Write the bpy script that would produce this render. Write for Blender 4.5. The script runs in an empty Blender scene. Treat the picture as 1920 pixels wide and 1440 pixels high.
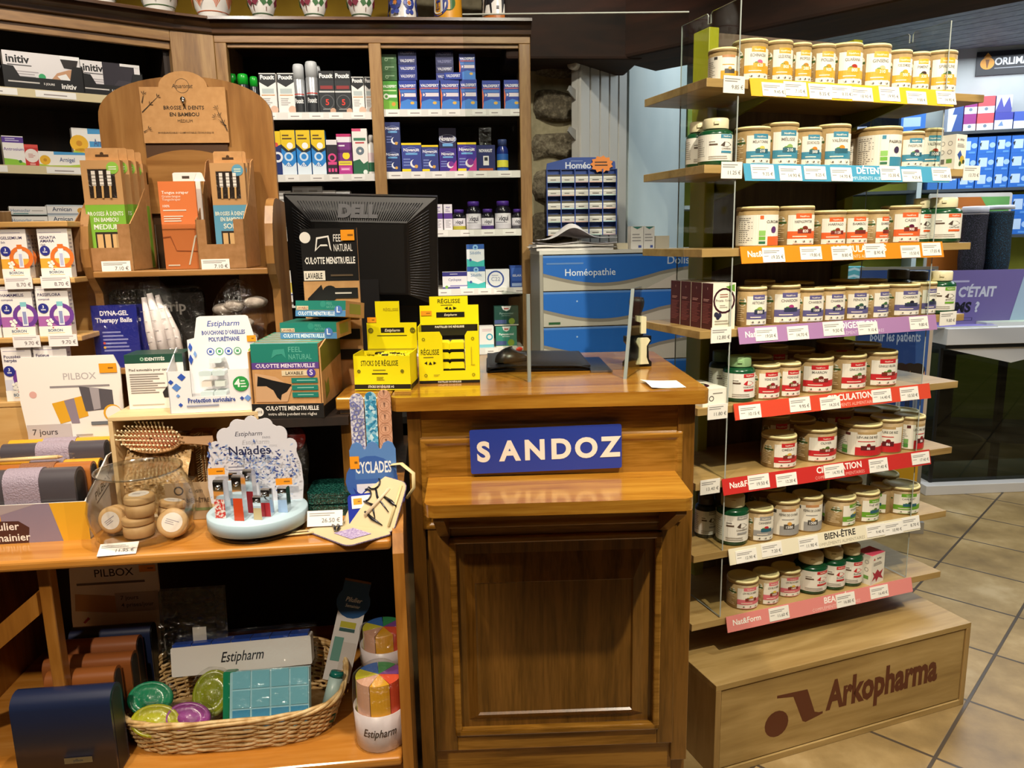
import bpy, math, random
from mathutils import Matrix, Vector
random.seed(7)
SC = bpy.context.scene
COL = SC.collection
# ---------------------------------------------------------------- camera
FPX, EYE = 1430.0, 1.5
_p, _r = math.radians(10.72), math.radians(1.09)
_cp, _sp, _c, _s = math.cos(_p), math.sin(_p), math.cos(_r), math.sin(_r)
RGT = Vector((_c, -_s*_sp, -_s*_cp)); UP = Vector((_s, _c*_sp, _c*_cp)); FWD = Vector((0, _cp, -_sp))
EYEV = Vector((0, 0, EYE))
cam = bpy.data.cameras.new('camera'); cam.sensor_width = 36; cam.lens = FPX/1920*36; cam.clip_start = .05
camo = bpy.data.objects.new('camera', cam); COL.objects.link(camo)
m = Matrix.Identity(4)
for i in range(3):
    m[i][0], m[i][1], m[i][2], m[i][3] = RGT[i], UP[i], -FWD[i], EYEV[i]
camo.matrix_world = m
SC.camera = camo
SC.view_settings.view_transform = 'Standard'; SC.view_settings.look = 'None'
SC.view_settings.gamma = 1; SC.view_settings.use_curve_mapping = False
SC.view_settings.exposure = 0.0
# ---------------------------------------------------------------- world and lamps
wd = bpy.data.worlds.new('world'); SC.world = wd; wd.use_nodes = True
wd.node_tree.nodes['Background'].inputs[0].default_value = (1, .93, .84, 1)
wd.node_tree.nodes['Background'].inputs[1].default_value = .06
SPOTS = []
def spot(x, y, z, tx, ty, tz, pw, col, ang=80, blend=.6, rad=.04):
    l = bpy.data.lights.new('ceiling_spot', 'SPOT'); l.energy = pw; l.color = col
    l.spot_size = math.radians(ang); l.spot_blend = blend; l.shadow_soft_size = rad
    o = bpy.data.objects.new('ceiling_spot', l); COL.objects.link(o); o.location = (x, y, z)
    o.rotation_euler = (Vector((tx, ty, tz))-Vector((x, y, z))).to_track_quat('-Z', 'Y').to_euler()
    SPOTS.append((x, y, z))
def area(x, y, z, sx, sy, rot, pw, col):
    l = bpy.data.lights.new('area_light', 'AREA'); l.shape = 'RECTANGLE'; l.size = sx; l.size_y = sy
    l.energy = pw; l.color = col
    o = bpy.data.objects.new('area_light', l); COL.objects.link(o); o.location = (x, y, z)
    o.rotation_euler = rot
WARM = (1, .85, .66); NEU = (1, .92, .80); COOL = (.86, .93, 1)
spot(-.95, .95, 2.9, -.75, 1.5, 1.1, 85, WARM, 78, rad=.03)
spot(-.7, -.35, 2.7, -.86, 1.5, .85, 170, WARM, 37, .5, rad=.04)
spot(-.15, .95, 2.9, -.15, 1.65, 1.1, 105, WARM, 74, rad=.03)
spot(.95, .55, 2.95, 1.0, 2.2, 1.0, 230, (1, .90, .72), 72, rad=.03)
spot(1.75, 1.45, 2.9, 1.6, 2.4, .8, 75, (1, .90, .73), 85, rad=.03)
spot(.15, 1.75, 2.95, -.2, 3.0, 1.6, 90, NEU, 80)
spot(-1.1, 1.75, 2.95, -1.2, 3.0, 1.6, 75, NEU, 80)
area(2.9, 4.6, 2.66, 1.6, 1.6, (0, 0, 0), 50, COOL)
area(3.6, 2.9, 2.66, 1.2, 1.2, (0, 0, 0), 34, COOL)
area(1.1, 3.9, 2.66, .6, .8, (0, 0, 0), 10, COOL)
area(0, .45, 2.98, 3.0, .8, (math.radians(20), 0, 0), 22, (1, .92, .80))  # soft fill added for the room's ambient light, not a real ceiling fitting
# ---------------------------------------------------------------- pixel of the 1920x1440 photograph -> point on a real plane
def ray(px, py): return FWD + RGT*((px-960)/FPX) - UP*((py-720)/FPX)
def onplane(px, py, P, n):
    d = ray(px, py); t = (Vector(P)-EYEV).dot(n)/d.dot(n); return EYEV + d*t
class Frame:
    def __init__(s, O, yaw):
        s.O = Vector(O); s.yaw = math.radians(yaw)
        s.tx = Vector((math.cos(s.yaw), math.sin(s.yaw), 0)); s.tn = Vector((-math.sin(s.yaw), math.cos(s.yaw), 0))
    def w(s, x, y, z): return s.O + s.tx*x + s.tn*y + Vector((0, 0, z))
    def l(s, P): d = P-s.O; return Vector((d.dot(s.tx), d.dot(s.tn), d.z))
    def Y(s, px, py, Y): return s.l(onplane(px, py, s.O+s.tn*Y, s.tn))
    def X(s, px, py, X): return s.l(onplane(px, py, s.O+s.tx*X, s.tx))
    def Z(s, px, py, Z): return s.l(onplane(px, py, s.O+Vector((0, 0, Z)), Vector((0, 0, 1))))
# ---------------------------------------------------------------- materials
def lin(h):
    h = h.lstrip('#'); o = []
    for i in (0, 2, 4):
        c = int(h[i:i+2], 16)/255; o.append(c/12.92 if c <= .04045 else ((c+.055)/1.055)**2.4)
    return tuple(o)+(1,)
_M = {}
def mat(h, r=.45, metal=0., coat=0., spec=.5):
    k = (h, r, metal, coat, spec)
    if k in _M: return _M[k]
    m = bpy.data.materials.new('paint_'+h.lstrip('#')); m.use_nodes = True
    b = m.node_tree.nodes['Principled BSDF']; b.inputs['Base Color'].default_value = lin(h)
    b.inputs['Roughness'].default_value = r; b.inputs['Metallic'].default_value = metal
    b.inputs['Coat Weight'].default_value = coat; b.inputs['Specular IOR Level'].default_value = spec
    _M[k] = m; return m
def nodes(name):
    m = bpy.data.materials.new(name); m.use_nodes = True; t = m.node_tree
    return m, t, t.nodes['Principled BSDF'], lambda k: t.nodes.new(k), lambda a, b: t.links.new(a, b)
def wood(name, cols, scale=(2, 2, 14), rough=.35, coat=0., fine=60, bump=.05, dist=1.2, amp=1.):
    """procedural wood; the grain runs along the axis of the small scale"""
    m, t, b, N, K = nodes(name)
    tc = N('ShaderNodeTexCoord'); mp = N('ShaderNodeMapping'); mp.inputs['Scale'].default_value = scale
    K(tc.outputs['Object'], mp.inputs[0])
    oi = N('ShaderNodeObjectInfo'); ad = N('ShaderNodeVectorMath'); ad.operation = 'ADD'
    K(mp.outputs[0], ad.inputs[0]); K(oi.outputs['Random'], ad.inputs[1])
    n1 = N('ShaderNodeTexNoise'); n1.inputs['Scale'].default_value = 1.6; n1.inputs['Detail'].default_value = 5
    n1.inputs['Distortion'].default_value = dist; K(ad.outputs[0], n1.inputs['Vector'])
    n2 = N('ShaderNodeTexNoise'); n2.inputs['Scale'].default_value = fine/6; n2.inputs['Detail'].default_value = 3
    K(ad.outputs[0], n2.inputs['Vector'])
    mx = N('ShaderNodeMath'); mx.operation = 'MULTIPLY_ADD'; mx.inputs[1].default_value = .28*amp
    K(n2.outputs['Fac'], mx.inputs[0]); K(n1.outputs['Fac'], mx.inputs[2])
    rp = N('ShaderNodeValToRGB'); e = rp.color_ramp.elements
    e[0].position = .38; e[0].color = lin(cols[0]); e[1].position = .86; e[1].color = lin(cols[-1])
    for i, c in enumerate(cols[1:-1]):
        x = e.new(.38+.48*(i+1)/(len(cols)-1)); x.color = lin(c)
    K(mx.outputs[0], rp.inputs[0]); K(rp.outputs[0], b.inputs['Base Color'])
    bp = N('ShaderNodeBump'); bp.inputs['Strength'].default_value = bump; bp.inputs['Distance'].default_value = .002
    K(mx.outputs[0], bp.inputs['Height']); K(bp.outputs[0], b.inputs['Normal'])
    b.inputs['Roughness'].default_value = rough; b.inputs['Coat Weight'].default_value = coat
    b.inputs['Coat Roughness'].default_value = .12
    return m
def clear(name, tint='#f4f6f4', refl=1.0, rough=.03, wrinkle=0., base=.04, wscale=30):
    """clear plastic: straight-through transparency plus a Fresnel sheen"""
    m = bpy.data.materials.new(name); m.use_nodes = True; t = m.node_tree
    for n in list(t.nodes): t.nodes.remove(n)
    N = t.nodes.new; K = t.links.new
    out = N('ShaderNodeOutputMaterial'); mx = N('ShaderNodeMixShader'); tr = N('ShaderNodeBsdfTransparent'); gl = N('ShaderNodeBsdfGlossy')
    tr.inputs[0].default_value = lin(tint); gl.inputs['Roughness'].default_value = rough
    fr = N('ShaderNodeLayerWeight'); fr.inputs['Blend'].default_value = .5
    pw = N('ShaderNodeMath'); pw.operation = 'POWER'; pw.inputs[1].default_value = 5; K(fr.outputs['Facing'], pw.inputs[0])
    mu = N('ShaderNodeMath'); mu.operation = 'MULTIPLY_ADD'; mu.use_clamp = True; mu.inputs[1].default_value = .6*refl; mu.inputs[2].default_value = base
    K(pw.outputs[0], mu.inputs[0]); K(mu.outputs[0], mx.inputs[0]); K(tr.outputs[0], mx.inputs[1]); K(gl.outputs[0], mx.inputs[2]); K(mx.outputs[0], out.inputs[0])
    if wrinkle:
        tc = N('ShaderNodeTexCoord'); n = N('ShaderNodeTexNoise'); n.inputs['Scale'].default_value = wscale; n.inputs['Detail'].default_value = 3; n.inputs['Distortion'].default_value = 1.5
        bp = N('ShaderNodeBump'); bp.inputs['Strength'].default_value = wrinkle; bp.inputs['Distance'].default_value = .01
        K(tc.outputs['Object'], n.inputs['Vector']); K(n.outputs['Fac'], bp.inputs['Height'])
        K(bp.outputs[0], gl.inputs['Normal'])
    return m
def noisy(name, cols, scale=8, rough=.6, bump=.1, detail=4, coat=0, stretch=(1, 1, 1)):
    m, t, b, N, K = nodes(name)
    tc = N('ShaderNodeTexCoord'); mp = N('ShaderNodeMapping'); mp.inputs['Scale'].default_value = stretch
    n = N('ShaderNodeTexNoise'); n.inputs['Scale'].default_value = scale; n.inputs['Detail'].default_value = detail
    rp = N('ShaderNodeValToRGB'); e = rp.color_ramp.elements; e[0].position = .35; e[1].position = .68
    e[0].color = lin(cols[0]); e[1].color = lin(cols[-1])
    for i, c in enumerate(cols[1:-1]): e.new(.35+.33*(i+1)/(len(cols)-1)).color = lin(c)
    K(tc.outputs['Object'], mp.inputs[0]); K(mp.outputs[0], n.inputs['Vector']); K(n.outputs['Fac'], rp.inputs[0]); K(rp.outputs[0], b.inputs['Base Color'])
    bp = N('ShaderNodeBump'); bp.inputs['Strength'].default_value = bump; bp.inputs['Distance'].default_value = .004
    K(n.outputs['Fac'], bp.inputs['Height']); K(bp.outputs[0], b.inputs['Normal'])
    b.inputs['Roughness'].default_value = rough; b.inputs['Coat Weight'].default_value = coat
    return m
def glowing(name, h, s):
    m, t, b, N, K = nodes(name); b.inputs['Base Color'].default_value = lin(h)
    b.inputs['Emission Color'].default_value = lin(h); b.inputs['Emission Strength'].default_value = s
    return m
OAK = wood('oak_cabinet', ['#70502e', '#90693d', '#ab8553'], (9, 9, 1.1), .42, .15, amp=1.5, fine=80)
OAKH = wood('oak_cabinet_rail', ['#70502e', '#90693d', '#ab8553'], (1.1, 9, 9), .42, .15, amp=1.5, fine=80)
OAKD = wood('oak_moulding', ['#2e1c10', '#4a2f1a', '#67452a'], (1.2, 14, 14), .35, .3)
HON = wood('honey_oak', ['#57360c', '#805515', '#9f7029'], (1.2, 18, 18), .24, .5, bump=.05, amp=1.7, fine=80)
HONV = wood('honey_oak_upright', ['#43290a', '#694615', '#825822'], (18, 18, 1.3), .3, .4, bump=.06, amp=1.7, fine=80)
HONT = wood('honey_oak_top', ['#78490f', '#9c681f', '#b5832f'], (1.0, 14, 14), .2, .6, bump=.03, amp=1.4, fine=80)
PINE = wood('orange_pine', ['#99601f', '#b97a2f', '#cb9148'], (1.0, 9, 9), .25, .45, bump=.02)
PINEV = wood('orange_pine_upright', ['#81501a', '#a26a28', '#b9823d'], (12, 12, 1.2), .3, .35, bump=.03)
DISP = wood('display_oak', ['#86693b', '#9c7d4a', '#ae8f5c'], (9, 9, 1.0), .4, .1, bump=.03)
DISPH = wood('display_oak_shelf', ['#8a6d3d', '#a38650', '#b69963'], (1.0, 9, 9), .4, .1, bump=.03)
LAM = wood('pale_laminate', ['#9a7d4c', '#b1935c', '#c5a872'], (1.0, 9, 9), .45, .0, bump=.02, amp=.8)
LAMV = wood('dark_laminate', ['#5a4c40', '#6a5a4c', '#7d6b5a'], (14, 14, .9), .5, .0, bump=.02)
CRATE = wood('crate_poplar', ['#c8a878', '#d8bb8c', '#e4cca2'], (1.2, 8, 8), .55, 0., bump=.02, amp=.6)
BEAM = wood('dark_beam', ['#140a05', '#2a160b', '#3d2012'], (1.0, 5, 5), .85, 0, bump=.2)
DARK = wood('dark_back', ['#140c07', '#20140c', '#2c1c11'], (9, 9, 1.2), .6, 0)
KRAFT = noisy('kraft_card', ['#b98a55', '#c49560'], 60, .75, .03)
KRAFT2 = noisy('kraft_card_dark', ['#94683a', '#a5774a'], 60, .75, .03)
PLEXI = clear('plexiglass', '#f3f6f4', 1.0, .02, base=.02)
PLEXE = mat('#a3aaa4', .15)
FILM = clear('cellophane', '#ffffff', .9, .07, wrinkle=.6, base=.05, wscale=35)
FILM2 = clear('crinkled_bag', '#fbfbfa', .8, .12, wrinkle=1., base=.06, wscale=50)
BOWL = clear('clear_bowl', '#fdfdfc', 1.5, .04, base=.05)
CHROME = mat('#d8d8da', .16, 1.)
WHITE = mat('#efece8', .45); BLACK = mat('#0c0c0d', .35); INK = '#17171b'
# ---------------------------------------------------------------- text outlines, cached
_T = {}; CAP = [None]
def tgeo(s, b=0):
    k = (s, b)
    if k in _T: return _T[k]
    cu = bpy.data.curves.new('t', 'FONT'); cu.body = s; cu.size = 1; cu.resolution_u = 5 if len(s) < 8 else 2 if len(s) < 14 else 1; cu.offset = b*.014; cu.fill_mode = 'FRONT'
    o = bpy.data.objects.new('t', cu); me = o.to_mesh()
    vs = [(v.co.x, v.co.y) for v in me.vertices]; fs = [tuple(p.vertices) for p in me.polygons]
    o.to_mesh_clear(); bpy.data.objects.remove(o); bpy.data.curves.remove(cu)
    if CAP[0] is None: CAP[0] = 1.; CAP[0] = max(v[1] for v in tgeo('H')[0])
    c = CAP[0]; vs = [(x/c, y/c) for x, y in vs] or [(0, 0)]
    x0 = min(v[0] for v in vs); w = max(v[0] for v in vs)-x0
    _T[k] = ([(x-x0, y) for x, y in vs], fs, max(w, 1e-6)); return _T[k]
# ---------------------------------------------------------------- mesh builder: everything collected becomes ONE mesh
class G:
    def __init__(s): s.v = []; s.f = []; s.m = []; s.ms = []; s.sm = []
    def mi(s, mt):
        if isinstance(mt, str): mt = mat(mt)
        if mt not in s.ms: s.ms.append(mt)
        return s.ms.index(mt)
    def add(s, vs, fs, mt, sm=False, T=None):
        o = len(s.v); i = s.mi(mt)
        for v in vs: s.v.append(tuple(T @ Vector(v)) if T else tuple(v))
        for f in fs: s.f.append(tuple(a+o for a in f)); s.m.append(i); s.sm.append(sm)
        return s
    def box(s, x0, y0, z0, x1, y1, z1, mt, T=None, mts=None):
        vs = [(x0, y0, z0), (x1, y0, z0), (x1, y1, z0), (x0, y1, z0), (x0, y0, z1), (x1, y0, z1), (x1, y1, z1), (x0, y1, z1)]
        fs = [(0, 1, 5, 4), (1, 2, 6, 5), (2, 3, 7, 6), (3, 0, 4, 7), (4, 5, 6, 7), (3, 2, 1, 0)]  # front right back left top bottom
        if mts:
            for f, q in zip(fs, mts): s.add(vs, [f], q or mt, T=T)
        else: s.add(vs, fs, mt, T=T)
        return s
    def cbox(s, x0, y0, z0, x1, y1, z1, c, mt, T=None, n=3):
        """box with rounded vertical-section edges (profile rounded in the x-z plane)"""
        pts = []
        for cx, cz, a0 in ((x1-c, z0+c, -90), (x1-c, z1-c, 0), (x0+c, z1-c, 90), (x0+c, z0+c, 180)):
            for i in range(n+1):
                a = math.radians(a0+90*i/n); pts.append((cx+c*math.cos(a), cz+c*math.sin(a)))
        return s.prism(pts, y0, y1, mt, T=T, sm=False)
    def prism(s, pts, y0, y1, mt, ax='y', T=None, sm=False, side=None):
        """polygon in the x-z plane pushed along y (ax 'y'), or x-y pushed along z ('z'), or y-z along x ('x')"""
        n = len(pts)
        P = {'y': lambda a, b, c: (a, c, b), 'z': lambda a, b, c: (a, b, c), 'x': lambda a, b, c: (c, a, b)}[ax]
        vs = [P(a, b, y0) for a, b in pts]+[P(a, b, y1) for a, b in pts]
        ar = sum(pts[i][0]*pts[(i+1) % n][1]-pts[(i+1) % n][0]*pts[i][1] for i in range(n))
        fl = (ar > 0) == (ax != 'y')
        f0 = tuple(range(n)); f1 = tuple(range(n, 2*n)); q = [(i, (i+1) % n, (i+1) % n+n, i+n) for i in range(n)]
        if fl: f0 = f0[::-1]
        else: f1 = f1[::-1]; q = [a[::-1] for a in q]
        s.add(vs, [f0, f1], mt, T=T); s.add(vs, q, side or mt, sm, T=T)
        return s
    def lathe(s, prof, mt, n=24, T=None, mts=None, a0=0., sm=True, sx=1., sy=1.):
        vs = []; fs = []; N = len(prof)
        for r, z in prof:
            for i in range(n):
                a = 2*math.pi*i/n+a0; vs.append((r*math.cos(a)*sx, r*math.sin(a)*sy, z))
        for j in range(N-1):
            q = [(j*n+i, j*n+(i+1) % n, (j+1)*n+(i+1) % n, (j+1)*n+i) for i in range(n)]
            s.add(vs[:0], [], mt); fs.append(q)
        base = len(s.v); i0 = s.mi(mt)
        for v in vs: s.v.append(tuple(T @ Vector(v)) if T else v)
        for j, q in enumerate(fs):
            k = s.mi(mts[j]) if mts and mts[j] else i0
            for f in q: s.f.append(tuple(a+base for a in f)); s.m.append(k); s.sm.append(sm)
        for j, rev in ((0, True), (N-1, False)):
            if prof[j][0] > 1e-5:
                f = tuple(base+j*n+i for i in range(n)); s.f.append(f[::-1] if rev else f)
                s.m.append(s.mi(mts[min(j, N-2)]) if mts and mts[min(j, N-2)] else i0); s.sm.append(False)
        return s
    def tube(s, pts, r, mt, n=8, closed=False, T=None, flat=1.):
        pts = [Vector(p) for p in pts]; N = len(pts); vs = []; fs = []; pu = None
        for i, p in enumerate(pts):
            a = pts[(i-1) % N] if (closed or i > 0) else p; b = pts[(i+1) % N] if (closed or i < N-1) else p
            d = (b-a).normalized() if (b-a).length > 1e-9 else Vector((0, 0, 1))
            if pu is None: pu = d.orthogonal().normalized() if abs(d.z) > .9 else d.cross(Vector((0, 0, 1))).normalized()
            u = (pu-d*pu.dot(d)).normalized(); w = d.cross(u); pu = u
            rr = r[i] if isinstance(r, (list, tuple)) else r
            for k in range(n):
                t = 2*math.pi*k/n; vs.append(p+u*(math.cos(t)*rr)+w*(math.sin(t)*rr*flat))
        for i in range(N if closed else N-1):
            j = (i+1) % N
            for k in range(n): fs.append((i*n+k, i*n+(k+1) % n, j*n+(k+1) % n, j*n+k))
        if not closed: fs += [tuple(range(n))[::-1], tuple((N-1)*n+k for k in range(n))]
        return s.add(vs, fs, mt, True, T)
    def grid(s, fn, nu, nv, mt, sm=True, closed_u=False, T=None):
        vs = [fn(i/nu, j/nv) for j in range(nv+1) for i in range(nu+(0 if closed_u else 1))]
        W = nu+(0 if closed_u else 1); fs = []
        for j in range(nv):
            for i in range(nu):
                k = (i+1) % W if closed_u else i+1
                fs.append((j*W+i, j*W+k, (j+1)*W+k, (j+1)*W+i))
        return s.add(vs, fs, mt, sm, T)
    def ball(s, c, r, mt, n=14, mz=9, T=None, wob=0.):
        rx, ry, rz = (r, r, r) if not isinstance(r, (tuple, list)) else r
        def fn(u, v):
            a = u*2*math.pi; b = (v-.5)*math.pi; k = 1+wob*math.sin(3*a+5*b)*math.cos(2*b)
            return (c[0]+rx*k*math.cos(a)*math.cos(b), c[1]+ry*k*math.sin(a)*math.cos(b), c[2]+rz*k*math.sin(b))
        return s.grid(fn, n, mz, mt, True, True, T)
    # printed design: prims in fractions of the face; mp(x, y, e) maps metres on the face to space
    def paint(s, D, W, H, mp, cyl=0., T=None, e0=1):
        for li, d in enumerate(D):
            e = .00012*(li+e0); k = d[0]
            if k == 'R':
                u0, v0, u1, v1, c = d[1:6]; n = max(1, int((u1-u0)*W/cyl/.14)+1) if cyl else 1
                vs = []; fs = []
                for i in range(n+1):
                    x = (u0+(u1-u0)*i/n)*W; vs += [mp(x, v0*H, e), mp(x, v1*H, e)]
                for i in range(n): fs.append((2*i, 2*i+2, 2*i+3, 2*i+1))
                s.add(vs, fs, c, T=T)
            elif k == 'P':
                s.add([mp(a*W, b*H, e) for a, b in d[1]], [tuple(range(len(d[1])))], d[2], T=T)
            elif k == 'C':   # circle, radius as a fraction of H, optional inner hole
                u, v, r, c = d[1:5]; hole = d[5] if len(d) > 5 else 0; n = 18; ry = d[6] if len(d) > 6 else 1.
                o = [(u*W+math.cos(2*math.pi*i/n)*r*H, v*H+math.sin(2*math.pi*i/n)*r*H*ry) for i in range(n)]
                if hole:
                    q = [(u*W+math.cos(2*math.pi*i/n)*hole*H, v*H+math.sin(2*math.pi*i/n)*hole*H*ry) for i in range(n)]
                    s.add([mp(a, b, e) for a, b in o+q], [(i, (i+1) % n, n+(i+1) % n, n+i) for i in range(n)], c, T=T)
                else: s.add([mp(a, b, e) for a, b in o], [tuple(range(n))], c, T=T)
            elif k == 'T':   # text, u, v (baseline), cap height fraction of H, colour, align, max width fraction, bold, shear
                tx, u, v, h, c = d[1:6]; al = d[6] if len(d) > 6 else 'c'; mw = d[7] if len(d) > 7 else 0
                b = d[8] if len(d) > 8 else 1; sh = d[9] if len(d) > 9 else 0
                vs, fs, w = tgeo(tx, b); hh = h*H; sx = hh
                if mw and w*hh > mw*W: sx = mw*W/w
                if mw < 0: sx = -mw*W/w
                x0 = u*W-(w*sx/2 if al == 'c' else w*sx if al == 'r' else 0)
                s.add([mp(x0+x*sx+y*hh*sh, v*H+y*hh, e) for x, y in vs], fs, c, T=T)
            elif k == 'L':   # small print: n thin lines
                u0, u1, v0, v1, n, c = d[1:7]; rnd = random.Random(int(u0*997+v0*7919+n))
                for i in range(n):
                    v = v0+(v1-v0)*(i+.5)/n; t = (v1-v0)/n*.22; uu = u0+(u1-u0)*rnd.uniform(.6, 1)
                    m_ = max(1, int((uu-u0)*W/cyl/.2)+1) if cyl else 1
                    for q in range(m_):
                        a, b_ = u0+(uu-u0)*q/m_, u0+(uu-u0)*(q+1)/m_
                        s.add([mp(a*W, (v-t)*H, e), mp(b_*W, (v-t)*H, e), mp(b_*W, (v+t)*H, e), mp(a*W, (v+t)*H, e)], [(0, 1, 2, 3)], c, T=T)
        return s
    def front(s, D, x0, z0, W, H, y, T=None): return s.paint(D, W, H, lambda a, b, e: (x0+a, y-e, z0+b), T=T)
    def left(s, D, x, y1, z0, W, H, T=None): return s.paint(D, W, H, lambda a, b, e: (x-e, y1-a, z0+b), T=T)
    def right(s, D, x, y0, z0, W, H, T=None): return s.paint(D, W, H, lambda a, b, e: (x+e, y0+a, z0+b), T=T)
    def top(s, D, x0, y0, W, H, z, T=None): return s.paint(D, W, H, lambda a, b, e: (x0+a, y0+b, z+e), T=T)
    def wrap(s, D, r, a0, z0, W, H, T=None):
        """print wrapped round a cylinder of radius r, a0 = angle of the print's middle"""
        return s.paint(D, W, H, lambda a, b, e: ((r+e)*math.cos(a0+(a-W/2)/r), (r+e)*math.sin(a0+(a-W/2)/r), z0+b), cyl=r, T=T)
    def mesh(s, name):
        me = bpy.data.meshes.new(name); me.from_pydata(s.v, [], s.f)
        for q in s.ms: me.materials.append(q)
        me.polygons.foreach_set('material_index', s.m); me.polygons.foreach_set('use_smooth', s.sm); me.update()
        return me
    def build(s, name, parent=None, loc=None, rot=None, bevel=0., label=None, seg=2, sub=0, wire=None):
        o = bpy.data.objects.new(name, s.mesh(name)); COL.objects.link(o)
        if parent: o.parent = parent
        if loc is not None: o.location = loc
        if rot is not None: o.rotation_euler = rot if isinstance(rot, (tuple, list)) else (0, 0, rot)
        if label: o['label'] = label
        if bevel:
            b = o.modifiers.new('bevel', 'BEVEL'); b.width = bevel; b.segments = seg; b.limit_method = 'ANGLE'; b.angle_limit = math.radians(40)
            b.harden_normals = False
        if sub: q = o.modifiers.new('sub', 'SUBSURF'); q.levels = sub; q.render_levels = sub
        return o
def tag(o, label, cat, group=None, kind=None):
    o['label'] = label; o['category'] = cat
    if group: o['group'] = group
    if kind: o['kind'] = kind
    return o
def thing(name, label, cat, loc=(0, 0, 0), rot=0., group=None):
    o = bpy.data.objects.new(name, None); COL.objects.link(o); o.location = loc; o.empty_display_size = .05
    o.rotation_euler = rot if isinstance(rot, (tuple, list)) else (0, 0, rot)
    return tag(o, label, cat, group)
def struct(o): o['kind'] = 'structure'; return o
def R(*a): return ('R',)+a
def T(*a): return ('T',)+a
def Ci(*a): return ('C',)+a
def Po(*a): return ('P',)+a
def Ln(*a): return ('L',)+a
ORD = ['first', 'second', 'third', 'fourth', 'fifth', 'sixth', 'seventh', 'eighth', 'ninth', 'tenth', 'eleventh', 'twelfth']
# a printed carton: the mesh has its origin at the middle of the front bottom edge
def carton(name, label, cat, fr, x0, x1, z0, z1, y, dep, base, front=(), left=None, right=None, top=None, rz=0., group=None, tops=(), lefts=(), rights=(), tilt=0., bev=0.):
    w, h = x1-x0, z1-z0; g = G()
    g.box(-w/2, 0, 0, w/2, dep, h, base, mts=[None, right, None, left, top, None])
    if front: g.front(front, -w/2, 0, w, h, 0)
    if tops: g.top(tops, -w/2, 0, w, dep, h)
    if lefts: g.left(lefts, -w/2, dep, 0, dep, h)
    if rights: g.right(rights, w/2, 0, 0, dep, h)
    o = g.build(name, None, fr.w((x0+x1)/2, y, z0), (math.radians(tilt), 0, fr.yaw+rz))
    return tag(o, label, cat, group)
def pcarton(name, label, cat, fr, px, Y, z0, dep, base, front=(), **k):
    """carton whose front face fills pixels (l, t, r, b) on the plane Y of frame fr; bottom snapped to z0"""
    l, t, r, b = px; A = fr.Y(l, (t+b)/2, Y); B = fr.Y(r, (t+b)/2, Y); zt = fr.Y((l+r)/2, t, Y).z
    if z0 is None: z0 = fr.Y((l+r)/2, b, Y).z
    return carton(name, label, cat, fr, A.x, B.x, z0, zt, Y, dep, base, front, **k)
# ================================================================ setting
def floor_mat():
    m, t, b, N, K = nodes('floor_tiles')
    tc = N('ShaderNodeTexCoord'); mp = N('ShaderNodeMapping'); mp.inputs['Rotation'].default_value = (0, 0, math.radians(43.5)); mp.inputs['Location'].default_value = (.108, .345, 0)
    br = N('ShaderNodeTexBrick'); br.inputs['Scale'].default_value = 1; br.inputs['Brick Width'].default_value = .372; br.inputs['Row Height'].default_value = .372
    br.inputs['Mortar Size'].default_value = .006; br.inputs['Mortar Smooth'].default_value = .3; br.offset = .0; br.inputs['Bias'].default_value = 0
    br.inputs['Color1'].default_value = (.35, .35, .35, 1); br.inputs['Color2'].default_value = (.65, .65, .65, 1); br.inputs['Mortar'].default_value = (.5, .5, .5, 1)
    n = N('ShaderNodeTexNoise'); n.inputs['Scale'].default_value = 3.2; n.inputs['Detail'].default_value = 8; n.inputs['Roughness'].default_value = .62
    ad = N('ShaderNodeMath'); ad.operation = 'MULTIPLY_ADD'; ad.inputs[1].default_value = .35
    rp = N('ShaderNodeValToRGB'); e = rp.color_ramp.elements; e[0].position = .42; e[0].color = lin('#6f5a3a'); e[1].position = .86; e[1].color = lin('#bda57a')
    e.new(.62).color = lin('#937a4e'); e.new(.74).color = lin('#a88e60')
    mx = N('ShaderNodeMix'); mx.data_type = 'RGBA'; mx.inputs[7].default_value = lin('#4a3f33')
    K(tc.outputs['Object'], mp.inputs[0]); K(mp.outputs[0], br.inputs['Vector']); K(tc.outputs['Object'], n.inputs['Vector'])
    K(br.outputs['Color'], ad.inputs[0]); K(n.outputs['Fac'], ad.inputs[2]); K(ad.outputs[0], rp.inputs[0])
    K(rp.outputs[0], mx.inputs[6]); K(br.outputs['Fac'], mx.inputs[0]); K(mx.outputs[2], b.inputs['Base Color'])
    bp = N('ShaderNodeBump'); bp.inputs['Strength'].default_value = .4; bp.inputs['Distance'].default_value = .003; bp.invert = True
    K(br.outputs['Fac'], bp.inputs['Height']); K(bp.outputs[0], b.inputs['Normal'])
    b.inputs['Roughness'].default_value = .38
    return m
FLOOR = floor_mat()
struct(G().box(-4, -2.4, -.1, 6, 9, 0, FLOOR).build('floor'))
PLASTER = noisy('ceiling_plaster', ['#cfc6b8', '#d8d0c4'], 12, .8, .05)
struct(G().box(-4, -2.4, 3.05, 6, 3.25, 3.15, PLASTER).build('ceiling'))
SLAT = wood('grey_slat_ceiling', ['#737c80', '#889194', '#9aa1a2'], (7, 7, 7), .6, bump=.02, amp=.5)
c45 = Frame((2.4, 2.4, 0), -43.5)
g = G()
for i in range(34): g.box(-3.2, .06+i*.12, 2.72, 4.2, .06+i*.12+.112, 2.78, SLAT)
g.box(-3.2, .0, 2.79, 4.2, 5, 2.82, mat('#5b5f60'))
o = struct(g.build('ceiling_slats', loc=c45.w(0, .1, 0), rot=(0, 0, c45.yaw)))
OCHRE = noisy('ochre_wall', ['#b08a1c', '#c09a26'], 6, .8, .05)
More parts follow.
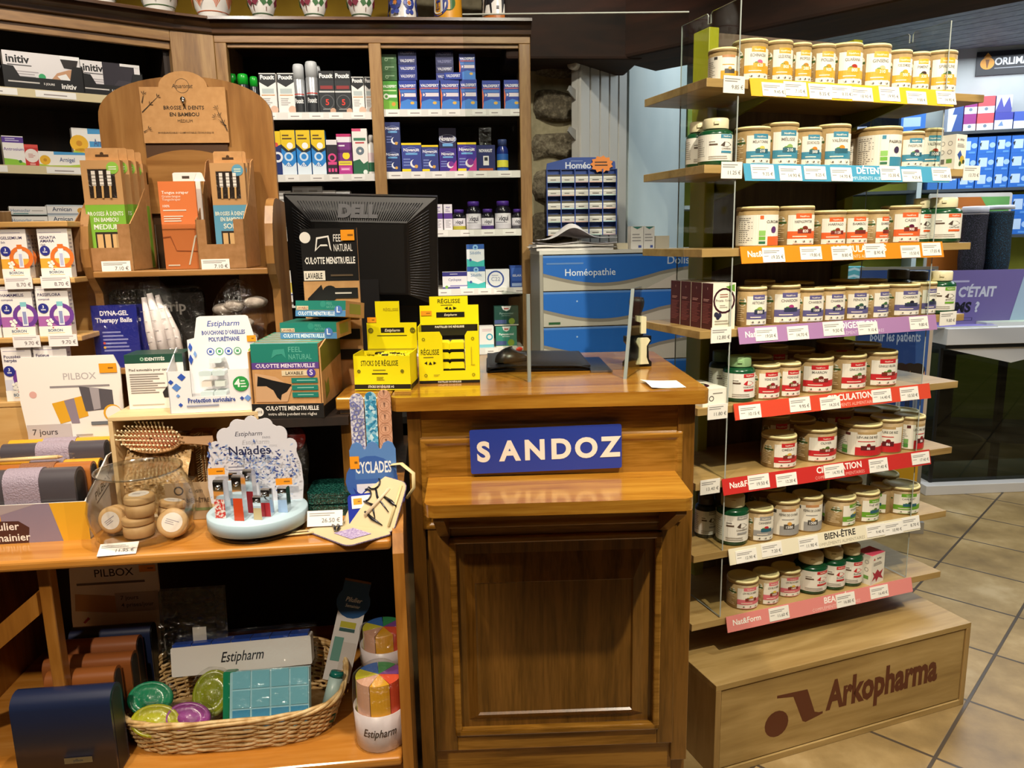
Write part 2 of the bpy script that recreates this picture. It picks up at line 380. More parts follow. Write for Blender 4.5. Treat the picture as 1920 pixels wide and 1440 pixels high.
GREYW = noisy('grey_plaster', ['#8e8a80', '#a39e93'], 5, .85, .1)
struct(G().box(-4, 3.62, 0, -.46, 3.74, 3.05, OCHRE).build('wall_back'))
def stone_mat():
    m, t, b, N, K = nodes('rubble_stone')
    tc = N('ShaderNodeTexCoord'); n = N('ShaderNodeTexNoise'); n.inputs['Scale'].default_value = 60; n.inputs['Detail'].default_value = 6; n.inputs['Roughness'].default_value = .7
    n2 = N('ShaderNodeTexNoise'); n2.inputs['Scale'].default_value = 5
    ad = N('ShaderNodeMath'); ad.operation = 'MULTIPLY_ADD'; ad.inputs[1].default_value = .5
    rp = N('ShaderNodeValToRGB'); e = rp.color_ramp.elements; e[0].position = .45; e[0].color = lin('#332c22'); e[1].position = .95; e[1].color = lin('#9b8f78'); e.new(.7).color = lin('#5f5442')
    K(tc.outputs['Object'], n.inputs['Vector']); K(tc.outputs['Object'], n2.inputs['Vector']); K(n2.outputs['Fac'], ad.inputs[0]); K(n.outputs['Fac'], ad.inputs[2]); K(ad.outputs[0], rp.inputs[0]); K(rp.outputs[0], b.inputs['Base Color'])
    bp = N('ShaderNodeBump'); bp.inputs['Strength'].default_value = .8; bp.inputs['Distance'].default_value = .012; K(n.outputs['Fac'], bp.inputs['Height']); K(bp.outputs[0], b.inputs['Normal'])
    b.inputs['Roughness'].default_value = .85; return m
STONE = stone_mat(); MORTAR = noisy('lime_mortar', ['#8f8468', '#a59a7c'], 30, .9, .3)
# rubble wall: mortar slab with bulging stones (surface pattern of one wall)
fs = Frame((.02, 3.22, 0), 6)
g = G(); g.box(.075, 0, 0, .29, .35, 2.3, MORTAR); g.box(-.46, .36, 2.2, .29, .5, 2.7, MORTAR)
rnd = random.Random(3)
zz = .05
while zz < 2.5:
    hh = rnd.uniform(.095, .135); x0_ = .075+rnd.uniform(-.01, .01); ww = .215
    if zz > 2.32: x0_, ww = -.45, .73
    def fn(u, v, xx=x0_, ww=ww, zz=zz, hh=hh, q=rnd.random()):
        a = (u-.5)*2; b = (v-.5)*2; k = max(abs(a), abs(b)); wob = .16*math.sin(5*u+q*9)+.12*math.sin(11*v+5*u+q*5)
        d = math.hypot(a, b); sc = (k/d if d > 1e-6 else 1)*.35+.65
        return (xx+ww*(.5+.5*a*sc*(1+.08*wob)), -.04*max(0, 1-max(a*a, b*b)**3)**.5*(1+wob)+.006, zz+hh*(.5+.5*b*sc*(1+wob)))
    g.grid(fn, 14, 10, STONE)
    zz += hh+rnd.uniform(.03, .05)
struct(g.build('wall_stone', loc=fs.O, rot=(0, 0, fs.yaw)))
struct(G().box(-.46, 3.64, 2.0, .5, 3.76, 3.05, GREYW).build('wall_back_upper'))
# dark oak lintel over the stone wall and the long beam running towards the right
bl = Frame((.10, 3.02, 0), 5)
struct(G().box(-.1, 0, 2.16, .42, .3, 3.05, BEAM).build('trim_1', loc=bl.O, rot=(0, 0, bl.yaw), bevel=.01))
A = Vector((.44, 3.06, 0)); bm = Frame(A, -43.5)
struct(G().box(-.05, 0, 2.165, 5.2, .3, 3.05, BEAM).build('trim_2', loc=bm.O, rot=(0, 0, bm.yaw), bevel=.012))
# far room
PALE = noisy('pale_blue_wall', ['#b6c2c6', '#c2ccce'], 4, .8, .02)
LIME = noisy('lime_wall', ['#9a9a2c', '#a9a83a'], 4, .8, .02)
FASC = noisy('grey_fascia', ['#a3a8a6', '#b0b4b2'], 4, .7, .02)
fw = Frame((2.95, 5.7, 0), -15)
struct(G().box(-2.6, .05, 0, 3.2, .15, 3.1, LIME).box(-2.6, -.12, 2.02, 3.2, .05, 3.1, FASC).build('wall_right', loc=fw.O, rot=(0, 0, fw.yaw)))
fp = Frame((.535, 3.56, 0), 62)
struct(G().box(-.03, -.02, 0, .9, .08, 2.75, PALE).build('wall_passage', loc=fp.O, rot=(0, 0, fp.yaw)))
struct(G().box(-.9, 5.9, 0, 1.75, 6.0, 3.1, PALE).build('wall_far'))
struct(G().box(-4.1, -2.4, 0, -4, 3.7, 3.1, PLASTER).build('wall_left'))
struct(G().box(-4, -2.5, 0, 6, -2.4, 3.1, noisy('brown_plaster', ['#5d5044', '#6a5c4e'], 4, .8)).build('wall_behind'))
struct(G().box(6, -2.4, 0, 6.1, 9, 3.1, PLASTER).build('wall_side'))

# ================================================================ oak wall cabinets
fk = Frame((0, 2.985, 0), 5.1)
def kx(px, Y=0., py=250): return fk.Y(px, py, Y).x
def kz(py, px=800, Y=0.): return fk.Y(px, py, Y).z
ztop = kz(41); zc0 = kz(67); zo = kz(81); zo2 = kz(89)
xl, xm0, xm1, xr0, xr1 = kx(401, py=80), kx(691, py=95), kx(714, py=95), kx(972.5, py=82), kx(994, py=68)
xl2 = kx(424, py=90)
cab = thing('wall_cabinet', 'dark oak wall cabinet of two glassless bays with a moulded cornice behind the counter', 'cabinet', fk.O, fk.yaw)
g = G()
prof = [(0, zc0), (-.012, zc0+.004), (-.014, zc0+.02), (-.03, zc0+.03), (-.034, zc0+.045), (-.05, zc0+.05), (-.052, ztop-.008), (-.046, ztop), (.34, ztop), (.34, zc0)]
g.prism(prof, xl-.005, xr1+.002, OAKD, 'x'); g.build('cornice', cab)
G().box(xl, 0, zo, xr1, .03, zc0, OAKH).box(xl2, .012, zo2, xr0, .028, zo, OAKH).build('top_rail', cab, bevel=.002)
for a, b in ((xl, xl2), (xm0, xm1), (xr0, xr1)): G().box(a, 0, .02, b, .035, zo, OAK).build('stile', cab, bevel=.003)
G().box(xr1-.02, .035, .02, xr1, .33, zc0, OAK).build('side_panel', cab); G().box(xl, .035, .02, xl+.02, .33, zc0, OAK).build('side_panel', cab)
G().box(xm0+.005, .035, .02, xm0+.02, .33, zc0, DARK).build('divider', cab)
G().box(xl, .33, .02, xr1, .345, zc0, DARK).build('back_panel', cab)
EDGE = mat('#e9e6df', .4)
def shelfz(py, px): return fk.Y(px, py, .02).z
RS = [shelfz(206, 850), shelfz(322, 850), shelfz(431, 900), shelfz(541, 900), shelfz(652, 930)]
LS = [shelfz(212, 600), shelfz(328, 610), shelfz(439, 610), shelfz(553, 610), shelfz(662, 610)]
def tags(n, w): 
    r = random.Random(n); D = []; u = .02
    while u < .93:
        D += [R(u, .12, u+.1, .9, '#f7f4ee'), Ln(u+.02, u+.09, .3, .6, 1, '#9a8f8c')]; u += r.uniform(.12, .2)
    return D
for bay, (a, b, zs) in enumerate(((xl2+.002, xm0+.003, LS), (xm1-.004, xr0+.003, RS))):
    for i, z in enumerate(zs):
        g = G().box(a, .02, z-.02, b, .325, z, DARK, mts=[None]*4+[mat('#c9c3b8')]+[None])
        g.box(a, .012, z-.024, b, .02, z+.002, EDGE).front(tags(bay*9+i, b-a), a, z-.024, b-a, .026, .012)
        g.build('shelf', cab)
# angled left cabinet
A = onplane(331, 200, fk.w(0, -.06, 0), fk.tn); fl = Frame((A.x, A.y, 0), 36)
pil = Frame((A.x, A.y, 0), math.degrees(math.atan2((fk.w(xl, 0, 0)-A).y, (fk.w(xl, 0, 0)-A).x)))
pw = (fk.w(xl, 0, 0)-Vector((A.x, A.y, 0))).length
def lz(py, px, Y=0.): return fl.Y(px, py, Y).z
lt, lc = ztop, zc0
lcab = thing('corner_cabinet', 'dark oak cabinet running forward at the left edge, joined by a corner pilaster', 'cabinet', fl.O, fl.yaw)
L0 = -1.15; xs = fl.Y(320, 85, 0).x
G().prism([(a, b) for a, b in prof], L0, .012, OAKD, 'x').build('cornice', lcab)
G().box(L0, 0, zo-.01, 0, .03, lc, OAKH).box(L0, .012, zo-.035, xs, .028, zo-.01, OAKH).build('top_rail', lcab, bevel=.002)
G().box(xs, 0, .02, 0, .035, zo, OAK).build('stile', lcab, bevel=.003)
xq0, xq1 = fl.Y(-22, 320, 0).x, fl.Y(10, 320, 0).x
G().box(xq0, 0, .02, xq1, .035, 1.62, OAK).build('stile', lcab, bevel=.003)
G().box(L0, .3, .02, 0, .315, lc, DARK).build('back_panel', lcab); G().box(-.02, .035, .02, 0, .3, lc, DARK).build('side_panel', lcab)
a = pil.yaw-fl.yaw; g = G()
Tm = Matrix.Rotation(a, 4, 'Z'); g.box(0, .0, .02, pw, .04, zc0, OAK, T=Tm)
for p in range(len(prof)-3):
    pass
g.prism([(x*.9, z) for x, z in prof[:8]]+[(.1, prof[7][1]), (.1, prof[0][1])], -.005, pw+.01, OAKD, 'x', T=Tm); g.build('corner_pilaster', lcab, bevel=.002)
LZ = [lz(172, 100, .02), lz(313, 90, .02), lz(420, 90, .02)]
for i, z in enumerate(LZ):
    g = G().box(L0, .02, z-.02, -.022, .298, z, DARK, mts=[None]*4+[mat('#b9a98a')]+[None]); g.box(L0, .012, z-.024, -.022, .02, z+.002, mat('#d8c9a0'))
    g.front(tags(40+i, 1.1), L0, z-.024, -L0, .026, .012); g.build('shelf', lcab)

# ================================================================ pharmacy counter
fc = Frame((0.083, 1.592, 0), 1.6); CZ = 1.175
cx0, cx1 = -.342, .343; PY = .03
def cc(px, py, Y=PY): return fc.Y(px, py, Y)
ctr = thing('counter', 'honey-coloured varnished oak counter with a panelled front and a small ledge', 'counter', fc.O, fc.yaw)
g = G(); r_ = .02; pts = []
for (x, y, a0) in ((cx1-r_, r_, -90), (cx1-r_, .575-.005, 0), (cx0+r_, .575-.005, 90), (cx0+r_, r_, 180)):
    for i in range(5): a = math.radians(a0+22.5*i); pts.append((x+r_*math.cos(a), y+r_*math.sin(a)))
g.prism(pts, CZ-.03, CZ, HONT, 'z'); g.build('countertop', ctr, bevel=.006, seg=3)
bx0, bx1 = cx0+.03, cc(1304, 770).x
zb = cc(1280, 1416).z
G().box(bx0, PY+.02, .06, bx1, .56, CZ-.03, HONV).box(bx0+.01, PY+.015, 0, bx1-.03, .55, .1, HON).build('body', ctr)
G().box(bx1-.038, PY, zb-.012, bx1, PY+.05, CZ-.03, HONV).build('corner_post', ctr, bevel=.002)
G().box(bx0, PY, zb-.012, bx0+.03, PY+.05, CZ-.03, HONV).build('corner_post', ctr, bevel=.002)
z1 = cc(1100, 812).z; z2 = cc(1100, 905).z
G().box(bx0+.03, PY+.004, z1, bx1-.038, PY+.03, CZ-.03, HON).build('apron', ctr)
pa = cc(786, 850).x; pb = cc(1281, 850).x
def raised(x0, x1, z0, z1, y, mt, d=.012, bw=.03):
    """raised-and-fielded panel"""
    g = G(); v = [(x0, y, z0), (x1, y, z0), (x1, y, z1), (x0, y, z1), (x0+.004, y-d, z0+.004), (x1-.004, y-d, z0+.004), (x1-.004, y-d, z1-.004), (x0+.004, y-d, z1-.004)]
    b = .014
    w = [(x0+b, y-d, z0+b), (x1-b, y-d, z0+b), (x1-b, y-d, z1-b), (x0+b, y-d, z1-b), (x0+b+.004, y-d+.004, z0+b+.004), (x1-b-.004, y-d+.004, z0+b+.004), (x1-b-.004, y-d+.004, z1-b-.004), (x0+b+.004, y-d+.004, z1-b-.004)]
    V = v+w; f = []
    for k in (0, 4, 8):
        for i in range(4): j = (i+1) % 4; f.append((k+i, k+j, k+4+j, k+4+i))
    f.append((12, 13, 14, 15)); return g.add(V, f, mt)
raised(pa, pb, z2-.1, z1, PY+.004, HON).build('upper_panel', ctr, bevel=.003)
sx0, sx1 = cc(803, 893, PY).x, cc(1265, 882, PY).x
zs = cc(1040, 888, PY).z; yf = fc.Z(1040, 942, zs).y; fx0, fx1 = fc.Z(796, 940, zs).x, fc.Z(1301, 930, zs).x
pts = [(fx0+.012, PY), (fx0, yf+.02), (fx0+.006, yf+.006), (fx0+.02, yf), (fx1-.02, yf), (fx1-.006, yf+.006), (fx1, yf+.02), (fx1-.012, PY)]
pts = [(sx0, PY)]+pts[1:-1]+[(sx1, PY)]
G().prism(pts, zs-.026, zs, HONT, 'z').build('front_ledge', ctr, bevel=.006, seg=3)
for xa in (sx0+.02, sx1-.035):
    G().prism([(PY, zs-.026), (PY, zs-.14), (PY-.02, zs-.13), (yf+.03, zs-.045), (yf+.03, zs-.026)], xa, xa+.022, HONV, 'x').build('bracket', ctr, bevel=.002)
s0, s1, s2, s3 = cc(806, 1100).x, cc(848, 1100).x, cc(1236, 1100).x, cc(1267, 1100).x
zr0, zr1, zr2 = cc(1040, 1400).z, cc(1040, 1366).z, cc(1040, 1000).z
G().box(s0, PY-.002, zr0, s1, PY+.03, z2, HONV).build('stile', ctr, bevel=.002); G().box(s2, PY-.002, zr0, s3, PY+.03, z2, HONV).build('stile', ctr, bevel=.002)
G().box(s1, PY-.002, zr0, s2, PY+.03, zr1, HON).build('rail', ctr, bevel=.002); G().box(s1, PY-.002, zr2, s2, PY+.03, z2, HON).build('rail', ctr, bevel=.002)
def frame_mould(x0, x1, z0, z1, w, y, d, mt):
    g = G(); 
    for (a, b, c, e) in ((x0, z0, x1, z0+w), (x0, z1-w, x1, z1)): g.box(a, y-d, b, c, y+.01, e, mt)
    for (a, b) in ((x0, x0+w), (x1-w, x1)): g.box(a, y-d, z0, b, y+.01, z1, mt)
    return g
frame_mould(s1-.004, s2+.004, zr1-.006, zr2, .016, PY-.001, .010, HON).build('panel_moulding', ctr, bevel=.004)
ia, ib, ic, id_ = cc(893, 1200).x, cc(1186, 1200).x, cc(1040, 1335).z, cc(1040, 1088).z
G().box(s1, PY+.008, zr1, s2, PY+.03, zr2, HONV).build('lower_panel', ctr)
g = G(); x0, x1, za, zb_ = s1+.02, s2-.02, zr1+.02, zr2-.02
v = [(x0, PY+.012, za), (x1, PY+.012, za), (x1, PY+.012, zb_), (x0, PY+.012, zb_), (ia, PY-.002, ic), (ib, PY-.002, ic), (ib, PY-.002, id_), (ia, PY-.002, id_), (ia+.004, PY+.003, ic+.004), (ib-.004, PY+.003, ic+.004), (ib-.004, PY+.003, id_-.004), (ia+.004, PY+.003, id_-.004)]
f = []
for k in (0, 4):
    for i in range(4): j = (i+1) % 4; f.append((k+i, k+j, k+4+j, k+4+i))
f.append((8, 9, 10, 11)); g.add(v, f, HONV); g.build('fielded_panel', ctr)
G().box(s0, PY+.012, 0, s3, PY+.03, zr0, HON).build('plinth', ctr)
# the blue sign
a, b = cc(882.5, 850, PY-.011), cc(1166, 840, PY-.011); zt_, zb2 = cc(1024, 803, PY-.011).z, cc(1026, 884.5, PY-.011).z
g = G(); W, Hh = b.x-a.x, zt_-zb2
g.cbox(0, 0, 0, W, .004, Hh, .004, mat('#2a3f9c', .35))
xs_ = [.087, .26, .425, .60, .765, .925]
g.front([T(ch, u, .29, .42, '#efe6d8', 'c', 0, 3) for ch, u in zip('SANDOZ', xs_)], 0, 0, W, Hh, 0)
tag(g.build('counter_sign', loc=fc.w(a.x, PY-.013, zb2), rot=(0, math.radians(-.9), fc.yaw)), 'blue plate with six white spaced capitals on the counter front', 'sign')
# ================================================================ free-standing display of food supplements
fd = Frame((1.425, 2.216, 0), 19.8)
ds = thing('display_stand', 'tall double-sided shop display with oak shelves, clear side screens and an oak base box', 'display stand', fd.O, fd.yaw)
BX0, BX1, BH, BD = -.936, .012, .286, .48
g = G(); t = .018
g.box(BX0, 0, BH-t, BX1, BD, BH, DISPH); g.box(BX0, 0, 0, BX0+t, BD, BH-t, DISP); g.box(BX1-t, 0, 0, BX1, BD, BH-t, DISP); g.box(BX0+t, 0, 0, BX1-t, BD, .02, DISPH)
g.box(BX0+t+.003, .004, .023, BX1-t-.003, .02, BH-t-.003, DISPH)
W, Hh = BX1-BX0, BH
D = []
lg = '#5a2a17'
u0 = .167; 
D += [Ci(.225, .40, .145, lg), Po([(.222, .715), (.335, .70), (.368, .42), (.385, .40), (.40, .40), (.40, .375), (.335, .33), (.323, .35), (.283, .655), (.222, .685)], lg)]
D += [T('Arkopharma', .41, .41, .30, lg, 'l', -.46, 3)]
g.front(D, BX0, 0, W, Hh, .004); g.build('base_box', ds, bevel=.0015)
SZ = [1.889, 1.679, 1.466, 1.2505, 1.040, .8275, .615, .406]
FY = .125; ST = .021
for z in SZ:
    g = G(); g.box(BX0, FY, z-ST, BX1, .435, z, DISPH); g.build('shelf_board', ds, bevel=.001)
    for x in (-.70, -.225):
        g = G(); g.prism([(FY+.06, z-ST), (FY+.06, z-ST-.008), (.43, z-ST-.055), (.43, z-ST)], x-.004, x+.004, mat('#7c8016', .5), 'x'); g.build('bracket', ds)
SPX0, SPX1 = -.72, -.215
G().box(SPX0, .435, BH, SPX1, .455, 2.085, LAMV).build('back_panel', ds)
LGM = mat('#a3a51c', .45)
for x in (SPX0, SPX1): G().box(x-.028 if x == SPX0 else x-.006, .40, BH, x+.006 if x == SPX0 else x+.028, .48, 2.09, LGM).build('upright', ds, bevel=.002)
# clear side screens with a notch in the top edge
for x, ztop_ in ((-.838, 2.085), (-.134, 2.082)):
    g = G(); y0, y1, zb_ = FY+.004, .40, .41; ym = (y0+y1)/2
    pts = [(y0, zb_), (y1, zb_), (y1, ztop_), (ym+.012, ztop_), (ym+.006, ztop_-.006), (ym+.006, ztop_-.028), (ym-.006, ztop_-.028), (ym-.006, ztop_-.006), (ym-.012, ztop_), (y0, ztop_)]
    g.prism(pts, x-.002, x+.002, PLEXI, 'x', side=PLEXE); g.build('clear_screen', ds)
# slanted price strips
NF = '#f3efe6'
def strip(i, pl, pr, col, D, tags_):
    z = SZ[i]
    y = FY-.016
    A = fd.Y(pl[0], pl[1], y); B = fd.Y(pr[0], pr[1], y)
    x0, x1 = A.x, B.x; w = x1-x0; h = .046
    T_ = Matrix.Translation((x0, FY-.003, z+.004)) @ Matrix.Rotation(math.radians(-14), 4, 'X')
    g = G(); g.box(0, -.002, -h, w, 0, 0, mat(col, .3), T=T_); g.front(D, 0, -h, w, h, -.002, T=T_)
    s = g.build('price_strip', ds)
    for k, (u, pz) in enumerate(tags_):
        q = G(); W_, H_ = .072, .034+.004*((k*7+i) % 3)/2
        q.box(0, -.0035, -.002, W_, -.0022, H_, mat('#efece3', .5), T=T_ @ Matrix.Translation((u*w, 0, -h+.003+.004*((k+i) % 2))))
        q.front([Ln(.06, .8, .62, .88, 2, '#8d8a86'), Ln(.06, .35, .4, .5, 1, '#8d8a86'), T(pz, .93, .24, .24, '#4a4744', 'r', 0, 0)], 0, -.002, W_, H_, -.0035, T=T_ @ Matrix.Translation((u*w, 0, -h+.003+.004*((k+i) % 2))))
        q.build('price_tag', s)
CA = 'COMPLÉMENTS ALIMENTAIRES'
def nf(u=.03): return [T('Nat&Form', u, .38, .34, NF, 'l', 0, 1.5)]
strip(0, (1410, 155), (1790, 180), '#e3b62b', [], [(.05, '9.45 €'), (.15, '7.10 €'), (.265, '8.35 €'), (.37, '8.35 €'), (.47, '18.90 €'), (.61, '19.95 €'), (.75, '9.00 €'), (.91, '14.90 €')])
strip(1, (1398, 320), (1782, 322), '#4a9cbe', [T('DÉTENTE', .60, .5, .38, '#f4f7f6', 'c', 0, 2), T(CA, .60, .12, .2, '#d5e7ee', 'c', 0, 0)], [(.03, '9.35 €'), (.155, '14.90 €'), (.27, '8.25 €'), (.395, '14.70 €'), (.64, '10.30 €'), (.75, '9.25 €'), (.91, '10.80 €')])
strip(2, (1392, 470), (1772, 460), '#e58a1f', nf()+[T('ARTICULATIONS', .56, .5, .38, '#f6f0e4', 'c', 0, 2), T(CA, .56, .12, .2, '#f4d9b4', 'c', 0, 0)], [(.095, '19.35 €'), (.27, '19.80 €'), (.42, '8.80 €'), (.585, '8.90 €'), (.77, '13.50 €'), (.885, '17.05 €')])
strip(3, (1388, 618), (1760, 590), '#a97fae', nf()+[T('DIGESTION', .58, .5, .38, '#f4eef4', 'c', 0, 2), T(CA, .58, .12, .2, '#dcc9de', 'c', 0, 0)], [(.075, '19.50 €'), (.225, '14.70 €'), (.40, '9.50 €'), (.575, '9.10 €'), (.85, '9.80 €')])
strip(4, (1380, 758), (1748, 722), '#d84b33', [T('CIRCULATION', .565, .5, .38, '#f7ede6', 'c', 0, 2), T(CA, .565, .12, .2, '#f0b9a8', 'c', 0, 0)], [(.02, '10.15 €'), (.26, '9.95 €'), (.41, '14.20 €'), (.68, '14.40 €'), (.83, '10.50 €')])
strip(5, (1358, 900), (1748, 846), '#c4302c', nf()+[T('CIRCULATION', .535, .5, .38, '#f7ede6', 'c', 0, 2), T(CA, .535, .12, .2, '#eaa89c', 'c', 0, 0)], [(.11, '19.50 €'), (.235, '12.20 €'), (.46, '14.70 €'), (.68, '17.40 €'), (.90, '17.40 €')])
strip(6, (1370, 1026), (1728, 962), '#e9e2c8', [T('BIEN-ÊTRE', .56, .5, .38, '#2c2a26', 'c', 0, 1.5), T(CA, .56, .12, .2, '#a49d86', 'c', 0, 0)], [(.03, '12.90 €'), (.155, '7.20 €'), (.34, '11.90 €'), (.70, '9.40 €'), (.80, '10.90 €'), (.90, '8.70 €')])
strip(7, (1366, 1148), (1714, 1083), '#e08a84', nf()+[T('BEAUTÉ', .565, .5, .38, '#fbeee8', 'c', 0, 2), T(CA, .565, .12, .2, '#f3cdc6', 'c', 0, 0)], [(.21, '11.60 €'), (.565, '16.80 €'), (.755, '16.40 €')])
# loose price tags stuck on board fronts beyond the screens
for i, px, pz in ((0, 1349, '9.85 €'), (1, 1350, '11.25 €'), (3, 1336, '12.80 €'), (4, 1327, '11.80 €'), (5, 1317, '13.40 €')):
    a = fd.Y(px, 400, FY-.003).x if i < 2 else fd.Y(px, 780, FY-.003).x
    a = fd.Y(px, 540-20*(i*0), FY-.003).x if i == 3 else a
    W_, H_ = .064, .042; q = G(); q.box(a, FY-.003, SZ[i]-.034, a+W_, FY-.001, SZ[i]-.034+H_, mat('#efece3', .5))
    q.front([Ln(.06, .8, .62, .88, 2, '#8d8a86'), T(pz, .93, .24, .22, '#4a4744', 'r', 0, 0)], a, SZ[i]-.034, W_, H_, FY-.003); q.build('price_tag', ds)
for i, px, pz in ((1, 1806, '13.70 €'), (3, 1764, '9.80 €')):
    a = fd.Y(px, 330 if i == 1 else 580, FY-.003).x; W_, H_ = .066, .042; q = G(); q.box(a, FY-.003, SZ[i]-.032, a+W_, FY-.001, SZ[i]-.032+H_, mat('#efece3', .5))
    q.front([Ln(.06, .8, .62, .88, 2, '#8d8a86'), T(pz, .93, .24, .22, '#4a4744', 'r', 0, 0)], a, SZ[i]-.032, W_, H_, FY-.003); q.build('price_tag', ds)

# ---------------------------------------------------------------- tubs and bottles
TAN = noisy('tub_board', ['#9a8052', '#a78c5e'], 80, .55, .02); LIDC = mat('#f0e5a6', .4); CREAM = '#ece8da'; LGRN = '#3d5a2c'
GREENP = mat('#12492a', .22); CAPC = mat('#e6dcb4', .4)
NAMES = {'yellow': '#e2a52b', 'blue': '#3c86a0', 'orange': '#e2632c', 'purple': '#5f5a8c', 'red': '#c5282d', 'grey': '#9b9a98', 'green': '#6aa32f', 'pink': '#d9707c'}
_tub = {}
def tub_design(col, txt, dose, fru, W, Hh, r, kind):
    """kraft tub: white printed panel with a colour band; drawn over the whole circumference, u measured in tub radii"""
    c = NAMES[col]; P = 2*math.pi*r
    def U(deg): return .5+deg/360
    D = [Ci(U(-42), .70, .13, '#e9ead8'), R(U(-60), .63, U(-24), .69, LGRN), Ln(U(-57), U(-27), .71, .78, 1, '#6c7a58')]
    D += [Ln(U(-72), U(-26), .14, .54, 7, '#d9c299')]
    D += [R(U(-118), .1, U(-84), .84, CREAM), R(U(-118), .3, U(-84), .42, c), R(U(-118), .1, U(-84), .29, '#3a352f'), Ln(U(-115), U(-87), .45, .8, 7, '#8f8a80')]
    if kind == 'back':
        D = [R(U(-100), .06, U(75), .88, CREAM), Ln(U(-60), U(-14), .12, .82, 13, '#8a857b'), R(U(4), .76, U(14), .86, c), R(U(2), .20, U(20), .30, '#6fae3e'), R(U(2), .32, U(20), .46, '#8cc063'), R(U(2), .1, U(20), .17, '#2f6b4a'),
             T(txt, U(46), .66, .07, '#5b564e', 'c', .13, 1), R(U(26), .06, U(75), .30, c), T(dose, U(46), .30, .08, '#ffffff', 'c', .1, 1), Ci(U(46), .48, .09, fru)]
        return D
    if kind == 'white':
        D = [R(U(-100), .05, U(80), .86, CREAM), R(U(-40), .74, U(-26), .84, '#5a2a26' if col == 'red' else '#3d3a36'), Ln(U(-72), U(-34), .12, .7, 9, '#a39e94'), R(U(-8), .8, U(46), .88, '#c08a5a' if col != 'red' else '#b59867')]
        D += [T(txt, U(20), .66, .075, '#4c4740', 'c', .2, 1), Ln(U(-6), U(46), .52, .58, 1, c), R(U(-12), .05, U(80), .34, c), R(U(2), .24, U(42), .40, '#5d1f22' if col == 'red' else '#4a463f'), Ci(U(22), .42, .07, fru, 0, .8), T(dose, U(22), .27, .08, '#ffffff', 'c', .12, 1)]
        if col == 'red': D += [R(U(-48), .1, U(-32), .22, '#4b8d3f'), R(U(-48), .24, U(-32), .38, '#79ad5f')]
        return D
    D += [R(U(-20), .06, U(78), .86, CREAM), R(U(2), .76, U(54), .90, c), T('Nat&Form', U(28), .80, .045, '#f2ecd8', 'c', .12, 1), T(txt, U(26), .64, .075, '#6b6660', 'c', .15, 1)]
    D += [R(U(-20), .22, U(78), .42, c), Ci(U(30), .50, .085, fru, 0, .75), Ci(U(18), .47, .06, '#5f8f3a', 0, .7), R(U(8), .36, U(54), .48, '#7d2b22' if col in ('red', 'pink', 'orange') else c if col == 'yellow' else '#2f3550' if col == 'purple' else '#2b5f70'), T(dose, U(31), .385, .075, '#fff6ea', 'c', .11, 1), Ln(U(-6), U(58), .25, .31, 1, '#f3e6d2')]
    D += [Ci(U(4), .17, .05, CREAM), Ci(U(28), .17, .05, CREAM), Ci(U(52), .17, .05, CREAM), Ci(U(4), .145, .022, '#5b564e'), Ci(U(28), .145, .022, '#5b564e'), Ci(U(52), .145, .022, '#5b564e'), R(U(-4), .07, U(60), .085, c)]
    return D
def tub(name, label, fr, x, y, z, r, h, col, txt, dose, fru='#b53a2a', kind='front', turn=0., group=None):
    o = thing(name, label, 'tub', fr.w(x, y, z), fr.yaw+math.radians(turn), group)
    g = G(); lidh = .011
    g.lathe([(r*.97, 0), (r, .002), (r, h-lidh)], TAN, 32)
    W = 2*math.pi*r; D = tub_design(col, txt, dose, fru, W, h, r, kind)
    g.wrap(D, r, -math.pi/2, .0, W, h-lidh); g.build('body', o)
    l = G(); l.lathe([(r+.0008, h-lidh), (r+.0008, h-.004), (r-.001, h), (r-.006, h), (r-.007, h-.003), (0, h-.003)], TAN, 32, mts=[TAN, LIDC, LIDC, LIDC, LIDC]); l.build('lid', o)
    return o
def bottle(name, label, fr, x, y, z, r, h, col, txt, capm=None, turn=0., group=None, body=None):
    o = thing(name, label, 'bottle', fr.w(x, y, z), fr.yaw+math.radians(turn), group)
    c = NAMES[col]; body = body or GREENP; hs = h*.76; rn = r*.72
    g = G(); g.lathe([(r*.9, 0), (r, .006), (r, hs*.88), (r*.96, hs*.94), (r*.82, hs*.99), (rn*.9, hs), (rn*.9, hs+.004)], body, 32)
    W = 2*math.pi*r; U = lambda d: .5+d/360
    D = [R(U(-118), .06, U(118), .96, '#e8e5da'), Ln(U(-80), U(-36), .2, .85, 9, '#a8a49b'), Ci(U(-10), .70, .1, '#f3f1e6'), R(U(-24), .58, U(4), .64, '#5c4a3c'), Ln(U(-24), U(4), .66, .74, 1, '#7d766b'), R(U(14), .82, U(62), .95, c), T('Nat&Form', U(38), .86, .05, '#f6efe0', 'c', .12, 1)]
    D += [Po([(U(14), .58), (U(26), .7), (U(44), .68), (U(58), .6), (U(40), .52), (U(24), .54)], c if col in ('red',) else '#4d3f36'), T(txt, U(36), .44, .055, '#6b6258', 'c', .13, 1), R(U(16), .32, U(58), .39, c), Ln(U(-24), U(60), .1, .24, 2, '#b0a99e')]
    g.wrap(D, r, -math.pi/2, .008, W, hs*.80); g.build('body', o)
    k = G(); k.lathe([(rn, hs+.002), (rn*1.02, hs+.004), (rn*1.02, h-.004), (rn*.96, h), (0, h)], capm or CAPC, 28)
    k.box(-.006, -rn*1.03-.003, h-.016, .006, -rn*.9, h-.009, capm or CAPC); k.build('cap', o)
    return o
SNAME = ['yellow', 'blue', 'orange', 'purple', 'upper red', 'lower red', 'cream', 'pink']
def fdx(px, py, Y): return fd.Y(px, py, Y).x
